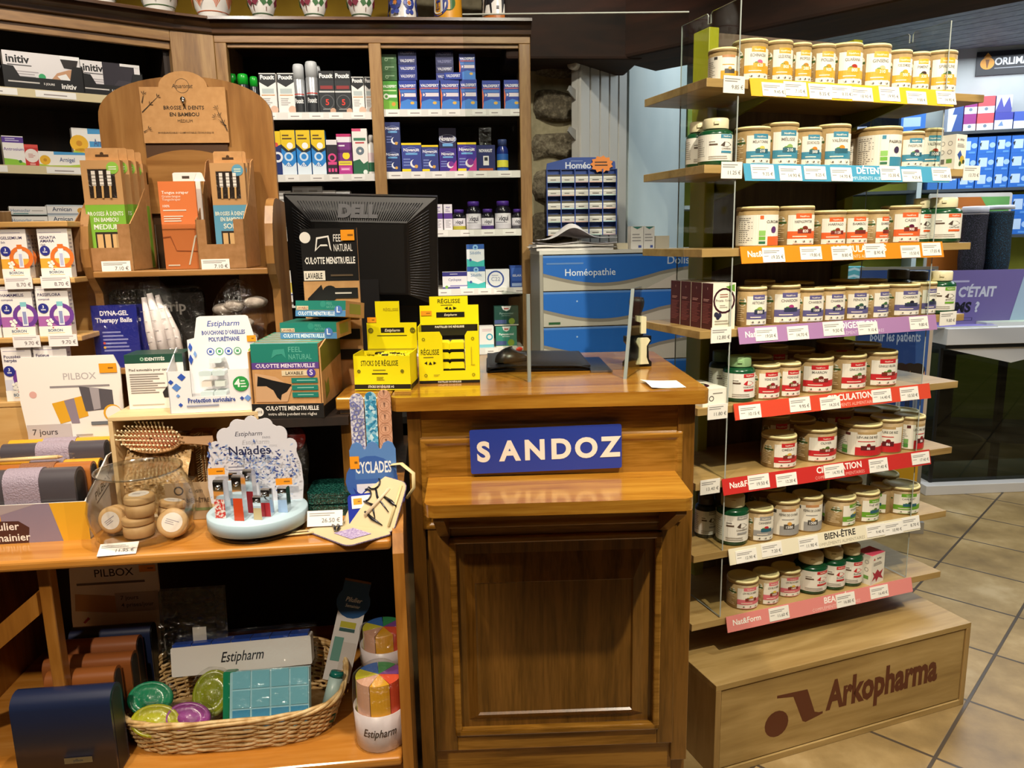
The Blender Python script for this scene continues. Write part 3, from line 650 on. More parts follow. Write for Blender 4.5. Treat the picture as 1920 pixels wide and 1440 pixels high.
def put(i, l, r_, top, col, txt, dose, fru, label, Yf=.012, kind='front', turn=None, low=True, bott=None, name='supplement_tub', capm=None, body=None):
    """place a tub or bottle of shelf i by its silhouette"""
    z = SZ[i]; py = top+40
    rad = .04
    for _ in range(3):
        Yc = FY+Yf+rad; a, b = fdx(l, py, Yc), fdx(r_, py, Yc); rad = (b-a)/2*.985
    zt = fd.Y((l+r_)/2, top, Yc if low else Yc-rad).z; h = min(zt-z, .19)
    x = (a+b)/2; P = fd.w(x, Yc, 0); face = math.degrees(math.atan2(P.x, P.y))  # direction away from the camera
    tn_ = (-face-19.8)*.9 if turn is None else turn
    if bott is None: return tub(name, label, fd, x, Yc, z, rad, h, col, txt, dose, fru, kind, tn_)
    return bottle('supplement_bottle', label, fd, x, Yc, z, rad, h, col, txt, capm, tn_, None, body)
def lab(i, what): return what+' on the '+SNAME[i]+'-strip shelf'
YL = dict(low=False)
put(0, 1332, 1380, 86, 'yellow', '', '', '#c9a24a', 'tan tub turned back to front beyond the left screen on the top shelf', low=False, kind='white', Yf=.01)
for k, (l, r_, t_, tx, ds_, fr_, w) in enumerate([(1378, 1433, 69, 'ECHINACEA', '620', '#c9618c', 'pink coneflower'), (1435, 1480, 72, 'GELÉE ROYALE', '800', '#d99a2b', 'GELÉE ROYALE print'), (1481, 1516, 77, 'PROPOLIS', '280', '#b9802b', 'PROPOLIS print'), (1517, 1559, 79, 'POLLEN', '900', '#b9902b', 'pollen picture'), (1557, 1608, 76, 'GUARANA', '800', '#a52a1e', 'red GUARANA berries'), (1608, 1660, 78, 'GINSENG', '310', '#c9b98a', 'GINSENG root print'), (1662, 1701, 90, 'FOIE DE MORUE', '500', '#c9a02b', 'narrow dose plate'), (1702, 1735, 94, 'PIMENT', '320', '#3a2420', 'dark seeds'), (1733, 1782, 90, 'SPIRULINE', '3000', '#2e4f3a', 'SPIRULINE plate')]):
    put(0, l, r_, t_, 'yellow', tx, ds_, fr_, f'yellow-banded tub with {w}, '+('on the top shelf by the left screen' if k == 0 else f'{ORD[k]} from the left screen on the top shelf'), low=False, Yf=.008)
put(1, 1290, 1330, 226, 'grey', 'CARVI', '', '', 'beige-capped green bottle, rear of two beyond the left screen on the second shelf', Yf=.09, low=False, bott=1)
put(1, 1314, 1369, 218, 'blue', 'CHARBON', '', '', 'green bottle with cream cap and black charcoal picture, front one beyond the left screen', Yf=.01, low=False, bott=1)
for k, (l, r_, t_, tx, ds_, fr_, kd, w, yf) in enumerate([(1382, 1437, 235, 'MÉLATONINE', '210', '#d8c45a', 'front', 'small blue-banded tub with yellow blossom right by the left screen', .008), (1431, 1489, 227, 'MÉLISSE', '210', '#8fb060', 'front', 'tall blue-banded tub second from the left screen', .03), (1490, 1533, 237, 'ESCHSCHOLTZIA', '500', '#e07a1e', 'front', 'small blue-banded tub with an orange poppy', .008), (1531, 1585, 230, 'VALÉRIANE', '', '#e08a2a', 'front', 'tall blue-banded tub with a large orange poppy', .015), (1615, 1678, 234, 'PASSIFLORE', '420', '#3b2c4a', 'back', 'wide tub turned to its small print, blue corner reading 420', .008), (1679, 1722, 244, 'PASSIFLORE', '420', '#5a3a5a', 'front', 'small blue-banded tub reading PASSIFLORE', .008), (1716, 1757, 238, 'VALÉRIANE', '1000', '#a5402e', 'front', 'blue-banded tub with dose 1000, last before the right screen', .04)]):
    put(1, l, r_, t_, 'blue', tx, ds_, fr_, lab(1, w), low=False, kind=kd, Yf=yf)
put(1, 1588, 1622, 243, 'blue', 'MÉLISSE', '', '#6fae3e', lab(1, 'tub standing in the shade behind the wide small-print tub'), low=False, Yf=.10, kind='back')
for k, (l, r_, t_, tx, ds_, fr_, kd, w, yf) in enumerate([(1387, 1451, 388, 'CURCUMA', '800', '#5a2e6a', 'back', 'wide tub turned to its small print with orange corner', .008), (1458, 1517, 387, 'HARPAGOPHYTUM', '820', '#7a2f1e', 'front', 'tall orange-banded tub with dose 820', .012), (1524, 1576, 395, 'HARPAGO', '1120', '#8a3a22', 'front', 'squat orange-banded tub with red root picture', .008), (1575, 1618, 394, 'BAMBOU', '', '#3f5a36', 'front', 'orange-banded tub with bamboo leaves facing front', .008), (1617, 1657, 394, 'BAMBOU', '', '#3f5a36', 'front', 'orange-banded bamboo tub turned a little to the right', .008), (1660, 1713, 386, 'CASSIS', '900', '#5a1436', 'front', 'large orange-banded tub with blackcurrants', .015)]):
    put(2, l, r_, t_, 'orange', tx, ds_, fr_, lab(2, w), kind=kd, Yf=yf, turn=None if k != 4 else -14)
put(2, 1711, 1740, 372, 'orange', 'CARTILAGE', '', '', 'green bottle with a cream cap left of the right screen on the orange-strip shelf', Yf=.03, bott=1)
put(2, 1741, 1791, 371, 'orange', 'CARTILAGE', '', '', 'green bottle with white cap right of the right screen on the orange-strip shelf', Yf=.008, bott=1)
for k, (l, r_, t_, tx, ds_, fr_, w, yf, tr) in enumerate([(1386, 1431, 537, 'ARTICHAUT', '800', '#9bb04a', 'purple-banded tub with an artichoke, nearest the left screen', .008, None), (1434, 1491, 533, 'CHARDON', '', '#a83a7a', 'large purple-banded tub with a pink thistle', .02, None), (1492, 1536, 539, 'CHARBON', '1000', '#6a2f5a', 'purple-banded tub with dose 1000, left of a matching pair', .008, None), (1535, 1576, 537, 'CHARBON', '1000', '#6a2f5a', 'purple-banded tub with dose 1000, right of a matching pair', .008, None), (1576, 1619, 535, 'FENOUIL', '300', '#3a5a4a', 'purple-banded tub turned to show its side print', .008, -26), (1617, 1657, 533, 'FENOUIL', '300', '#3f6a3a', 'purple-banded tub with a green herb sprig', .008, -8), (1659, 1711, 531, 'CHARBON', '', '#22202a', 'purple-banded tub with black charcoal drops turned sideways', .01, -24), (1711, 1746, 528, 'CHARBON', '', '#22202a', 'purple-banded tub with black drops, left of the bilberry bottle', .014, -14)]):
    put(3, l, r_, t_, 'purple', tx, ds_, fr_, lab(3, w), Yf=yf, turn=None if tr is None else (tr-14))
put(3, 1742, 1782, 508, 'green', 'MYRTILLE', '', '', 'green bottle with bilberries on its label right of the right screen on the purple-strip shelf', Yf=.006, bott=1)
for k, (l, r_) in enumerate([(1666, 1698), (1700, 1733)]):
    put(3, l-4, r_+4, 505+3*k, 'grey', 'CHARBON', '', '', f'brown-capped dark bottle in the back row of the purple-strip shelf, {"left" if k == 0 else "right"} of the pair', Yf=.115, bott=1, capm=mat('#5b4d42', .4), body=mat('#1c2a22', .3))
for k, (l, r_, t_) in enumerate([(1400, 1446, 528), (1474, 1518, 531), (1560, 1600, 527), (1606, 1652, 526)]):
    put(3, l, r_, t_-3, 'purple', 'FENOUIL', '', '#3a5a4a', lab(3, f'shaded tub of the back row, {ORD[k]} from its left end'), Yf=.115)
# maroon cartons one behind another on the left end
zz = SZ[3]; A = fd.Y(1335.5, 600, FY+.012); B = fd.Y(1377.5, 600, FY+.012); zt_ = fd.Y(1356, 531, FY+.012).z
MAR = '#4d1a1e'
for k in range(4):
    y = FY+.012+k*.053
    D = [Po([(.55, .92), (.95, .97), (.97, .8), (.75, .86)], '#6aa23a'), Ci(.5, .62, .28, '#3a1420', 0, 1), Ci(.5, .62, .235, '#efead6'), T('Prosta', .3, .60, .055, '#3a2a2a', 'c', .34, 1), T('-Ritmest', .68, .60, .055, '#7a736a', 'c', .34, 0), Ln(.3, .75, .68, .78, 2, '#9b6a5a'), Ln(.3, .7, .46, .54, 2, '#a9a295'), Ci(.16, .33, .055, '#2c2c40'), Ci(.3, .31, .055, '#33334a'), Ci(.24, .27, .05, '#24243a'), Ln(.1, .9, .1, .22, 2, '#b5ae9c')]
    L_ = [T('I', .5, .86, .045, '#d9b9b0', 'c', 0, 2), Ln(.15, .85, .6, .66, 2, '#c99a94'), Ln(.1, .95, .12, .56, 13, '#8f4f4c')]
    carton('supplement_carton', 'maroon carton '+['with a coconut ring on its white front, foremost of the row of four', 'second of the row of four, just behind the coconut-ringed one', 'third of the row of four behind the coconut-ringed one', 'rearmost of the row of four, nearest the blue drawers'][k], 'carton', fd, A.x, B.x, zz, zt_, y, .051, '#ece7d3', D if k == 0 else (), left=MAR, lefts=L_, group=None)
# arko cartons
def arko(i, l, r_, t_, yf, flower, label, topc=None):
    A = fd.Y(l, t_+30, FY+yf); B = fd.Y(r_, t_+30, FY+yf); z2_ = fd.Y((l+r_)/2, t_, FY+yf).z
    D = [T('Arko', .55, .82, .075, '#2d2a2a', 'c', .6, 2), Po([(.12, .82), (.2, .9), (.28, .82)], '#b5332c'), Ln(.15, .85, .62, .74, 3, '#777068')]
    if flower == 'blue': D += [Po([(.2, .42), (.45, .55), (.7, .35), (.55, .2)], '#2d4f9a'), Ci(.66, .28, .12, '#c9a92b'), Ci(.5, .16, .07, '#3a5a2c'), Ci(.8, .22, .06, '#2a3a22')]
    else: D += [Po([(.1, .45), (.3, .36), (.48, .48), (.66, .36), (.92, .44), (.78, .26), (.95, .1), (.6, .2), (.42, .06), (.36, .2), (.08, .12), (.24, .28)], '#a8243c')]
    L_ = [Ci(.3, .75, .07, '#9a958c', .05), Ci(.7, .75, .07, '#9a958c', .05), Ci(.3, .5, .07, '#9a958c', .05), Ci(.7, .5, .07, '#9a958c', .05), R(.55, .18, .85, .3, '#6a9a4a'), R(.15, .16, .45, .3, '#6b665e')]
    carton('supplement_carton', label, 'carton', fd, A.x, B.x, SZ[i], z2_, FY+yf, .055, '#e9e5d8', D, lefts=L_, top=topc, rz=math.radians(12))
arko(1, 1788, 1815, 252, .004, 'blue', 'small white carton with a blue flower at the right end of the blue-strip shelf')
arko(7, 1630, 1661, 1039, .01, 'pink', 'small white carton with pink top and magenta flower on the pink-strip shelf', '#d9506a')
# flat white carton lying on the left end of the fifth shelf
A = fd.Y(1318, 735, FY+.008); B = fd.Y(1364.5, 735, FY+.008); zt_ = fd.Y(1350, 728, FY+.008).z
carton('supplement_carton', 'white carton lying flat under the maroon cartons, beside the counter corner', 'carton', fd, A.x, B.x, SZ[4], zt_, FY+.008, .13, '#ecead9', [R(.05, .1, .95, .9, '#f1eee0'), Ci(.35, .45, .16, '#4b463f', .11), Ln(.4, .9, .66, .8, 1, '#8a857a')], tops=[Ci(.18, .5, .32, '#3a1420', .22), Po([(.3, .5), (.5, .7), (.62, .5)], '#9dc04a')])
put(4, 1333, 1372, 657, 'grey', 'FUCUS', '', '', 'dark bottle standing behind the green-capped one on the upper red-strip shelf', Yf=.085, bott=1, capm=mat('#4b5a4c', .4), body=mat('#10201a', .3))
put(4, 1360, 1410, 667, 'red', 'VIGNE ROUGE', '', '', 'green bottle with pale green cap and red vine leaf by the left screen', Yf=.01, bott=1, capm=mat('#9cc48a', .4))
for k, (l, r_, t_, tx, ds_, fr_, w, yf, tr) in enumerate([(1408, 1455, 681, 'VIGNE ROUGE', '1000', '#8a2226', 'red-banded tub with vine leaf, left of a matching small pair', .01, None), (1454, 1494, 678, 'VIGNE ROUGE', '1000', '#8a2226', 'red-banded tub with vine leaf, right of a matching small pair', .01, None), (1495, 1552, 667, 'MARRON', '900', '#6a2a1e', 'large red-banded tub turned to its side print, chestnut half hidden', .02, -34), (1554, 1612, 662, 'GINKGO BILOBA', '500', '#4f7a36', 'large red-banded tub with dose 500 in the middle', .02, -16), (1612, 1669, 656, 'GINKGO BILOBA', '500', '#4f7a36', 'large red-banded tub with dose 500, rightmost before bare shelf', .02, -22)]):
    put(4, l, r_, t_, 'red', tx, ds_, fr_, lab(4, w), Yf=yf, turn=None if tr is None else tr-14)
for k, (l, r_, t_, yf) in enumerate([(1394, 1440, 666, .10), (1428, 1470, 647, .13), (1465, 1518, 652, .115), (1537, 1590, 639, .115), (1590, 1640, 643, .115)]):
    put(4, l, r_, t_, 'red', 'GINKGO', '500', '#4f7a36', lab(4, f'shaded tub of the back row, {ORD[k]} from its left end'), Yf=yf, turn=-40)
for k, (l, r_, t_, tx, ds_, fr_, kd, w, yf, tr) in enumerate([(1433, 1485, 812, 'OMÉGA 3', '600', '#e0b04a', 'front', 'red-banded tub alone at the left, dose 600', .012, -18), (1496, 1557, 798, 'OLIVIER', '810', '#4f6a2a', 'front', 'large red-banded tub with an olive branch', .02, -22), (1579, 1640, 789, 'LEVURE DE RIZ', '86', '#8a1a1e', 'white', 'white-labelled tub with red mountain, left of three', .012, None), (1638, 1682, 781, 'LEVURE DE RIZ', '86', '#8a1a1e', 'white', 'white-labelled tub turned away, middle of three', .012, -44), (1682, 1723, 777, 'LEVURE DE RIZ', '86', '#8a1a1e', 'white', 'white-labelled tub facing front, right of three', .012, 0)]):
    put(5, l, r_, t_, 'red', tx, ds_, fr_, lab(5, w), Yf=yf, kind=kd, turn=None if tr is None else tr-14)
for k, (l, r_, t_, yf) in enumerate([(1433, 1474, 776, .12), (1466, 1519, 782, .10), (1534, 1589, 762, .12), (1586, 1641, 766, .11), (1634, 1676, 763, .12), (1673, 1712, 768, .10)]):
    put(5, l, r_, t_, 'red', 'OLIVIER', '810', '#4f6a2a', lab(5, f'shaded tub of the back row, {ORD[k]} from its left end'), Yf=yf, turn=-40)
put(6, 1348, 1398, 926, 'grey', 'CANNEBERGE', '', '', 'green bottle with cranberry label and half-shaded cream cap on the cream-strip shelf', Yf=.01, bott=1)
for k, (l, r_, t_, tx, ds_, fr_, col, kd, w, yf, tr) in enumerate([(1399, 1443, 948, 'CANNEBERGE', '', '#b8252e', 'grey', 'front', 'small tub with grey band and a red cranberry', .008, None), (1443, 1491, 932, 'PÉPINS DE COURGE', '1500', '#d9a04a', 'grey', 'white', 'white-labelled tub with dose 1500, left of the pair', .012, None), (1490, 1534, 925, 'PÉPINS DE COURGE', '1500', '#d9a04a', 'grey', 'white', 'white-labelled tub with dose 1500, right of the pair', .012, None), (1546, 1594, 926, 'ANANAS', '', '#e8c22e', 'green', 'front', 'green-banded tub reading ANANAS with yellow pineapple', .01, 8), (1593, 1638, 917, 'THÉ VERT', '', '#5a7a2e', 'green', 'front', 'green-banded tub turned a little to the right', .01, -10), (1635, 1664, 909, '', '', '#7a9a3e', 'green', 'front', 'narrow green-banded tub turned to its side print', .05, -80), (1662, 1711, 906, 'CAFÉ VERT', '', '#33452a', 'green', 'front', 'green-banded tub nearest the right screen', .012, -32)]):
    put(6, l, r_, t_, col, tx, ds_, fr_, lab(6, w), Yf=yf, kind=kd, turn=None if tr is None else tr-14)
for k, (l, r_, t_, yf, bt) in enumerate([(1306, 1340, 925, .09, 1), (1336, 1372, 914, .075, 1), (1408, 1464, 908, .10, None), (1562, 1606, 895, .10, None), (1632, 1674, 885, .11, None)]):
    if bt: put(6, l, r_, t_, 'grey', 'GELÉE', '', '', f'shaded brown-lidded bottle beyond the left screen, {"outer" if k == 0 else "inner"} one, on the cream-strip shelf', Yf=yf, bott=1, capm=mat('#4e433b', .4), body=mat('#1c241e', .3))
    else: put(6, l, r_, t_, 'green', 'ANANAS', '', '#d9b02e', lab(6, f'shaded tub of the back row, {ORD[k-2]} from its left end'), Yf=yf, turn=-40)
for k, (l, r_, t_, tr, w) in enumerate([(1367, 1415, 1079, None, 'nearest the left screen'), (1415, 1454, 1071, -26, 'turned sideways between two others'), (1450, 1493, 1062, None, 'next to the green bottles')]):
    put(7, l, r_, t_, 'pink', 'LEVURE DE BIÈRE', '1000', '#e0c14a', lab(7, f'small pink-banded tub {w}'), Yf=.012 if k < 2 else .03, turn=tr)
for k, (l, r_, t_, w) in enumerate([(1494, 1543, 1036, 'left'), (1542, 1579, 1028, 'middle'), (1575, 1611, 1020, 'right')]):
    put(7, l, r_, t_, 'red', 'ÉLASTINE', '', '', f'green bottle with white label and cream cap, {w} one of three on the pink-strip shelf', Yf=.012, bott=1, turn=-18-14 if k == 0 else None)
# ================================================================ goods in the wall cabinet
def kb(l, t, r_, bay, i, base, D, label, Y=.03, dep=.06, z=None, zt=None, name='medicine_carton', group=None, **k):
    zs_ = (LS, RS)[bay][i] if z is None else z
    return pcarton(name, label, 'carton', fk, (l, t, r_, t+40), Y, zs_, dep, base, D, group=group, **k)
def spray(fr, l, r_, t, z, Y, bodyc, capm, D, label, capf=.26):
    a, b = fr.Y(l, t+40, Y), fr.Y(r_, t+40, Y); r = (b.x-a.x)/2; h = fr.Y((l+r_)/2, t, Y).z-z
    o = thing('spray_can', label, 'spray can', fr.w((a.x+b.x)/2, Y, z), fr.yaw)
    g = G(); hb = h*(1-capf); g.lathe([(r*.96, 0), (r, .003), (r, hb*.97), (r*.9, hb)], bodyc, 20); g.wrap(D, r, -math.pi/2, 0, 2*math.pi*r, hb); g.build('body', o)
    k = G(); k.lathe([(r*.93, hb-.002), (r*.95, h-.012), (r*.84, h-.002), (r*.7, h), (0, h)], capm, 20); k.build('cap', o); return o
GCAP = mat('#17a52c', .3); SILV = mat('#b9bcbf', .3, .6)
for k, (l, r_, t) in enumerate([(429, 446, 139), (447, 468, 139), (470, 486, 144)]):
    spray(fk, l, r_, t, LS[0], .05+.03*(k == 0), mat('#20262b', .3), GCAP, [R(.36, .1, .64, .4, '#cfd3d2'), T('Pouxit', .5, .62, .1, '#f3f3f1', 'c', .22, 2), Po([(.4, .4), (.5, .3), (.6, .4)], '#20262b')], 'dark spray can with a bright green cap, '+['leftmost of three, half behind the pilaster', 'middle of three', 'rightmost of three, next to white cartons'][k])
def poux(dark, D2=()):
    if dark: return [R(0, .78, 1, 1, '#15171a'), T('Pouxit', .5, .84, .1, '#f4f3ef', 'c', .86, 2.4), R(.1, .58, .9, .66, '#8d2a2a'), R(0, .5, 1, .54, '#cfcfcc'), Ci(.5, .28, .17, '#5a5a5c', .15), T('5', .5, .21, .13, '#d63a2c', 'c', 0, 2), Ln(.2, .8, .08, .14, 1, '#8a8a88'), Ci(.85, .07, .07, '#c99f84')]
    return [Po([(0, .98), (1, .98), (1, .78), (.5, .66), (0, .78)], '#15171a'), T('Pouxit', .5, .85, .1, '#f4f3ef', 'c', .84, 2.4), R(.14, .5, .86, .62, '#b9c4c2'), R(.1, .45, .9, .47, '#d08a3c'), Ln(.15, .8, .2, .4, 4, '#b3aeaa'), Ci(.82, .1, .1, '#d8b29a')]
for k, (l, r_, t, dk, w) in enumerate([(486, 517, 137, 0, 'white carton with black peak, left of a wide pair'), (520, 551, 137, 0, 'white carton with black peak, right of a wide pair'), (597, 626, 133, 1, 'black carton with red ringed figure, left of two'), (627, 657, 133, 1, 'black carton with red ringed figure, right of two'), (659, 682, 144, 0, 'narrow white carton with black peak right of the black pair'), (684, 700, 144, 0, 'narrow white carton half hidden by the cabinet mullion')]):
    kb(l, t, r_, 0, 0, '#22262a' if dk else '#ece9e4', poux(dk), w+' on the top left shelf', Y=.032+.004*k, dep=.05, top='#15171a' if not dk else None)
for k, (l, r_, t) in enumerate([(550, 572, 121), (573, 597, 116), (588, 603, 124)]):
    spray(fk, l, r_, t, LS[0], .05+.05*(k == 2), SILV, mat('#c3c6c8', .4), [R(.34, .0, .66, .5, '#24272b'), T('Pouxit', .5, .3, .13, '#f3f3f1', 'c', .24, 2), R(.34, .54, .66, .57, '#c23a30')], 'silver spray can beside the black cartons, '+['left one', 'middle and tallest one', 'right one, mostly hidden'][k], .3)
def mosq(): return [Po([(0, 1), (1, 1), (1, .62), (.5, .55), (0, .7)], '#e9c51d'), Po([(0, .7), (.5, .55), (1, .62), (1, .56), (.5, .48), (0, .62)], '#22252c'), Ln(.12, .85, .78, .92, 2, '#5a3f16'), Ci(.62, .66, .07, '#f4f4f2'), R(0, 0, 1, .3, '#dfeaf3'), Po([(0, .3), (.2, .22), (.45, .3), (.7, .2), (1, .3), (1, .5), (0, .5)], '#2a86d2'), Ci(.5, .42, .1, '#cfe2f2', .06), T('KO', .5, .2, .06, '#2f6fb5', 'c', .4, 1)]
for k, (l, r_, t) in enumerate([(508, 526, 246), (526, 553, 244), (555, 581, 244), (583, 609, 244)]):
    kb(l, t, r_, 0, 1, '#2a86d2' if k else '#1d2f6a', mosq() if k else [Po([(0, 1), (1, 1), (1, .7), (0, .62)], '#e9c51d'), Ci(.6, .42, .12, '#e9e9ee', .07), Ci(.5, .7, .05, '#d84a3c')], ['dark blue carton with yellow top at the left end of the second shelf', 'blue and yellow repellent carton, left of three', 'blue and yellow repellent carton, middle of three', 'blue and yellow repellent carton, right of three'][k], Y=.034+.003*k, dep=.045)
kb(612, 262, 632, 0, 1, '#2a2430', [R(0, .86, 1, 1, '#e6dfe0'), Ci(.5, .5, .12, '#e24a8a', .07), R(.1, .3, .9, .38, '#d94a86'), R(.1, .1, .3, .2, '#d94a86'), R(.4, .1, .6, .2, '#d94a86'), R(.7, .1, .9, .2, '#d94a86')], 'slim dark carton with pink ring on the second shelf', Y=.045, dep=.04)
kb(631, 251, 659, 0, 1, '#7a2f7e', [R(0, .8, 1, .93, '#ece6ea'), R(0, .93, 1, 1, '#c22d6a'), Ln(.1, .8, .68, .76, 1, '#f0e6f0'), Ci(.6, .48, .09, '#f0dc2e'), R(0, .55, 1, .62, '#5a2460')], 'tall purple carton behind a small yellow-topped one', Y=.06, dep=.045)
kb(636, 302, 661, 0, 1, '#b8398c', [R(0, .7, 1, 1, '#e9dc3a'), Ln(.1, .9, .8, .9, 1, '#8a2a6a'), R(.15, .3, .85, .55, '#d96ab0'), Ln(.2, .8, .36, .48, 1, '#f6e6f0')], 'small magenta carton with yellow top standing in front of purple carton', Y=.03, dep=.028)
kb(660, 241, 688, 0, 1, '#eeeae4', [R(0, .94, .6, 1, '#d8527a'), R(.1, .74, .9, .8, '#3f7a5c'), R(.2, .68, .8, .71, '#c23a40'), Ci(.5, .52, .09, '#6b7a86', .03), Po([(0, 0), (1, 0), (1, .3), (.7, .24), (.45, .34), (0, .3)], '#2c6a4a'), Ci(.8, .06, .05, '#e9efe9')], 'tall white and green carton left of the mullion on the second shelf', Y=.034, dep=.045)
o = thing('lotion_bottle', 'white bottle with green and pink label touching the cabinet mullion', 'bottle', fk.w(kx(697, .05, 300), .055, LS[1]), fk.yaw)
g = G(); g.lathe([(.016, 0), (.0175, .004), (.0175, .1), (.013, .112), (.008, .118), (.008, .122)], WHITE, 20); g.wrap([R(.3, .12, .7, .45, '#2c6a4a'), R(.3, .5, .7, .8, '#e9d3d6')], .0175, -math.pi/2, 0, .11, .1); g.build('body', o)
G().lathe([(.0095, .12), (.0095, .14), (.007, .146), (0, .146)], WHITE, 16).build('cap', o)
for k, (l, r_, t, c, D) in enumerate([(519, 546, 358, '#e6e2dc', [R(.1, .6, .5, .7, '#c7504a')]), (549, 577, 349, '#b9b7b4', []), (577, 605, 349, '#c0beba', []), (606, 630, 357, '#e3e0da', [R(.2, .4, .8, .6, '#c9b33a')]), (631, 657, 358, '#dfe0de', [])]):
    kb(l, t, r_, 0, 2, c, D+[Ln(.1, .9, .75, .95, 2, '#97928c')], ['pale carton', 'grey carton, left of two', 'grey carton, right of two', 'white carton with yellow stripe', 'white carton'][k]+f', showing only its top above the monitor, {ORD[k]} from the left', Y=.05, dep=.05, tops=())
a = kb(531, 508, 551, 0, 4, '#ece9df', [R(0, .3, 1, .62, '#e6cf5a'), R(0, 0, 1, .25, '#23357e'), T('KO', .5, .06, .12, '#f2f2f2', 'c', .6, 2)], 'white carton with yellow band and blue foot showing left of the monitor', Y=.04, dep=.05, z=fk.Y(540, 566, .04).z)
G().box(xl2+.002, .02, fk.Y(540, 566, .04).z-.022, xl2+.30, .325, fk.Y(540, 566, .04).z-.001, EDGE).build('shelf', cab)
# right bay
def vald(hue='#1e3aa0', og=True): return [T('VALDISPERT', .5, .78, .085, '#f2f2f4', 'c', .92, 2), R(.06, .72, .94, .745, '#e8703a'), R(.06, .6, .94, .68, '#3f79c8'), R(.15, .46, .95, .58, '#e9dfe6'), Ci(.18, .52, .08, '#3a62b5', .045), Po([(0, 0), (.12, 0), (.05, .3), (.1, .5), (0, .75)], '#e8703a'), Po([(0, .0), (1, 0), (1, .3), (.5, .38), (.1, .3)], '#3d83d6' if hue[1] == '1' else hue), Ci(.74, .25, .07, '#e2b54a', 0, .7)]
kb(717, 152, 745, 1, 0, '#4a9c2f', [T('VALDISPERT', .5, .78, .085, '#f2f2ee', 'c', .92, 2), R(.06, .66, .94, .7, '#cfe3a5'), Ci(.25, .48, .1, '#e9f0de', .05), R(.35, .44, .95, .54, '#eef3e4'), Po([(0, 0), (1, 0), (1, .3), (0, .38)], '#78bb3a'), Ci(.72, .22, .07, '#d99a3a')], 'green carton at the left end of the top right shelf', Y=.032)
for k, (l, r_, t) in enumerate([(748, 781, 151), (787, 824, 150), (826, 861, 150), (863, 894, 149), (904, 938, 151), (945, 976, 150)]):
    kb(l, t, r_, 1, 0, '#1b3a9f', vald(), 'blue and orange sleep-aid carton, '+ORD[k]+' to the right of the green carton', Y=.03+.002*k, dep=.06, left='#e07038' if k in (1, 2) else None, group=None)
zz = fk.Y(760, 150, .04).z+.0006
for k in range(5):
    h_ = .0265; carton('medicine_carton', 'dark blue carton lying flat in the tall pile on the top shelf, '+['lowest', 'second', 'middle', 'fourth', 'topmost'][k]+' of five', 'carton', fk, kx(747, .05, 120), kx(781, .05, 120), zz+k*(h_+.0006), zz+k*(h_+.0006)+h_, .045, .055, '#1c2f86' if k < 2 else '#172465', [T('VALDISPERT', .5, .35, .36, '#dfe0ea' if k < 3 else '#9a9ec4', 'c', .8, 1.5)])
for k in range(3):
    h_ = .03; carton('medicine_carton', 'dark green carton piled above the green one, '+['lowest', 'middle', 'topmost'][k]+' of three', 'carton', fk, kx(717, .06, 130), kx(744, .06, 130), zz+k*(h_+.0006), zz+k*(h_+.0006)+h_, .05, .055, '#2c5c26', [Ln(.2, .9, .4, .7, 1, '#8aa884'), Ci(.3, .4, .2, '#9ab58e', .12)])
for k in range(4):
    h_ = .026; carton('medicine_carton', 'navy carton lying flat in the pile behind the third blue carton, '+['lowest', 'second', 'third', 'topmost'][k]+' of four', 'carton', fk, kx(817, .05, 120), kx(850, .05, 120), zz+k*(h_+.0006), zz+k*(h_+.0006)+h_, .05, .055, '#1c2f86' if k == 0 else '#161f5a', [T('VALDISPERT', .5, .35, .36, '#dfe0ea' if k < 2 else '#7f83ad', 'c', .8, 1.5)])
carton('medicine_carton', 'flat blue carton laid forward on the carton tops, before the navy pile', 'carton', fk, kx(833, .03, 140), kx(866, .03, 140), zz, zz+.024, .03, .018, '#2440a6', [T('VALDISPERT', .5, .32, .4, '#eceef6', 'c', .8, 1.5)], rz=math.radians(-6))
carton('medicine_carton', 'blue and orange carton standing on top of the fourth blue carton', 'carton', fk, kx(861, .045, 120), kx(891, .045, 120), zz, fk.Y(876, 101, .05).z, .05, .05, '#1b3a9f', vald(), left='#e07038')
def nova(base, dark=False): return [T('Novanuit', .5, .72, .1, '#f2f2f6', 'c', .92, 2), Ci(.5, .76, .2, '#aab8e0', .18, .5), R(.2, .6, .8, .66, '#6fb0e2'), Ln(.08, .5, .2, .5, 3, '#7c8cc8'), Ci(.62, .3, .14, '#f0f0f2'), Ci(.68, .33, .12, base), Ci(.72, .2, .06, '#d9a54a')]
NB = '#27346f'
zn = RS[1]; hz = fk.Y(737, 279, .03).z
kb(722, 279, 751, 1, 1, NB, nova(NB), 'navy carton with a crescent moon against the mullion, lower of two', Y=.03, dep=.05)
kb(722, 229, 750, 1, 1, NB, nova(NB), 'navy carton with a crescent moon against the mullion, upper of two', Y=.032, dep=.05, z=hz+.0006)
for k, (l, r_, t, c, yl) in enumerate([(753, 790, 268, '#3a4696', 1), (791, 822, 272, '#333d86', 1), (824, 856, 278, '#3a2488', 0), (858, 893, 267, '#3f2c98', 1)]):
    D = nova(c)+([R(0, .93, 1, 1, '#f1d41f'), R(0, .0, .45, .12, '#f1d41f')] if yl else [])
    if k >= 2: D += [Po([(.5, 0), (1, 0), (1, .5)], '#c23a8e'), Ci(.62, .3, .14, '#f3e9ee'), Ci(.68, .34, .115, '#7a2f93'), T('Novanuit', .5, .72, .1, '#f2f2f6', 'c', .92, 2)]
    kb(l, t, r_, 1, 1, c, D, ['navy moon carton with yellow top, left of two', 'navy moon carton with yellow top, right of two', 'violet moon carton with no yellow, under a dark one', 'violet moon carton with yellow top'][k]+' on the second right shelf', Y=.03+.002*k, dep=.05, top='#f1d41f' if yl else None)
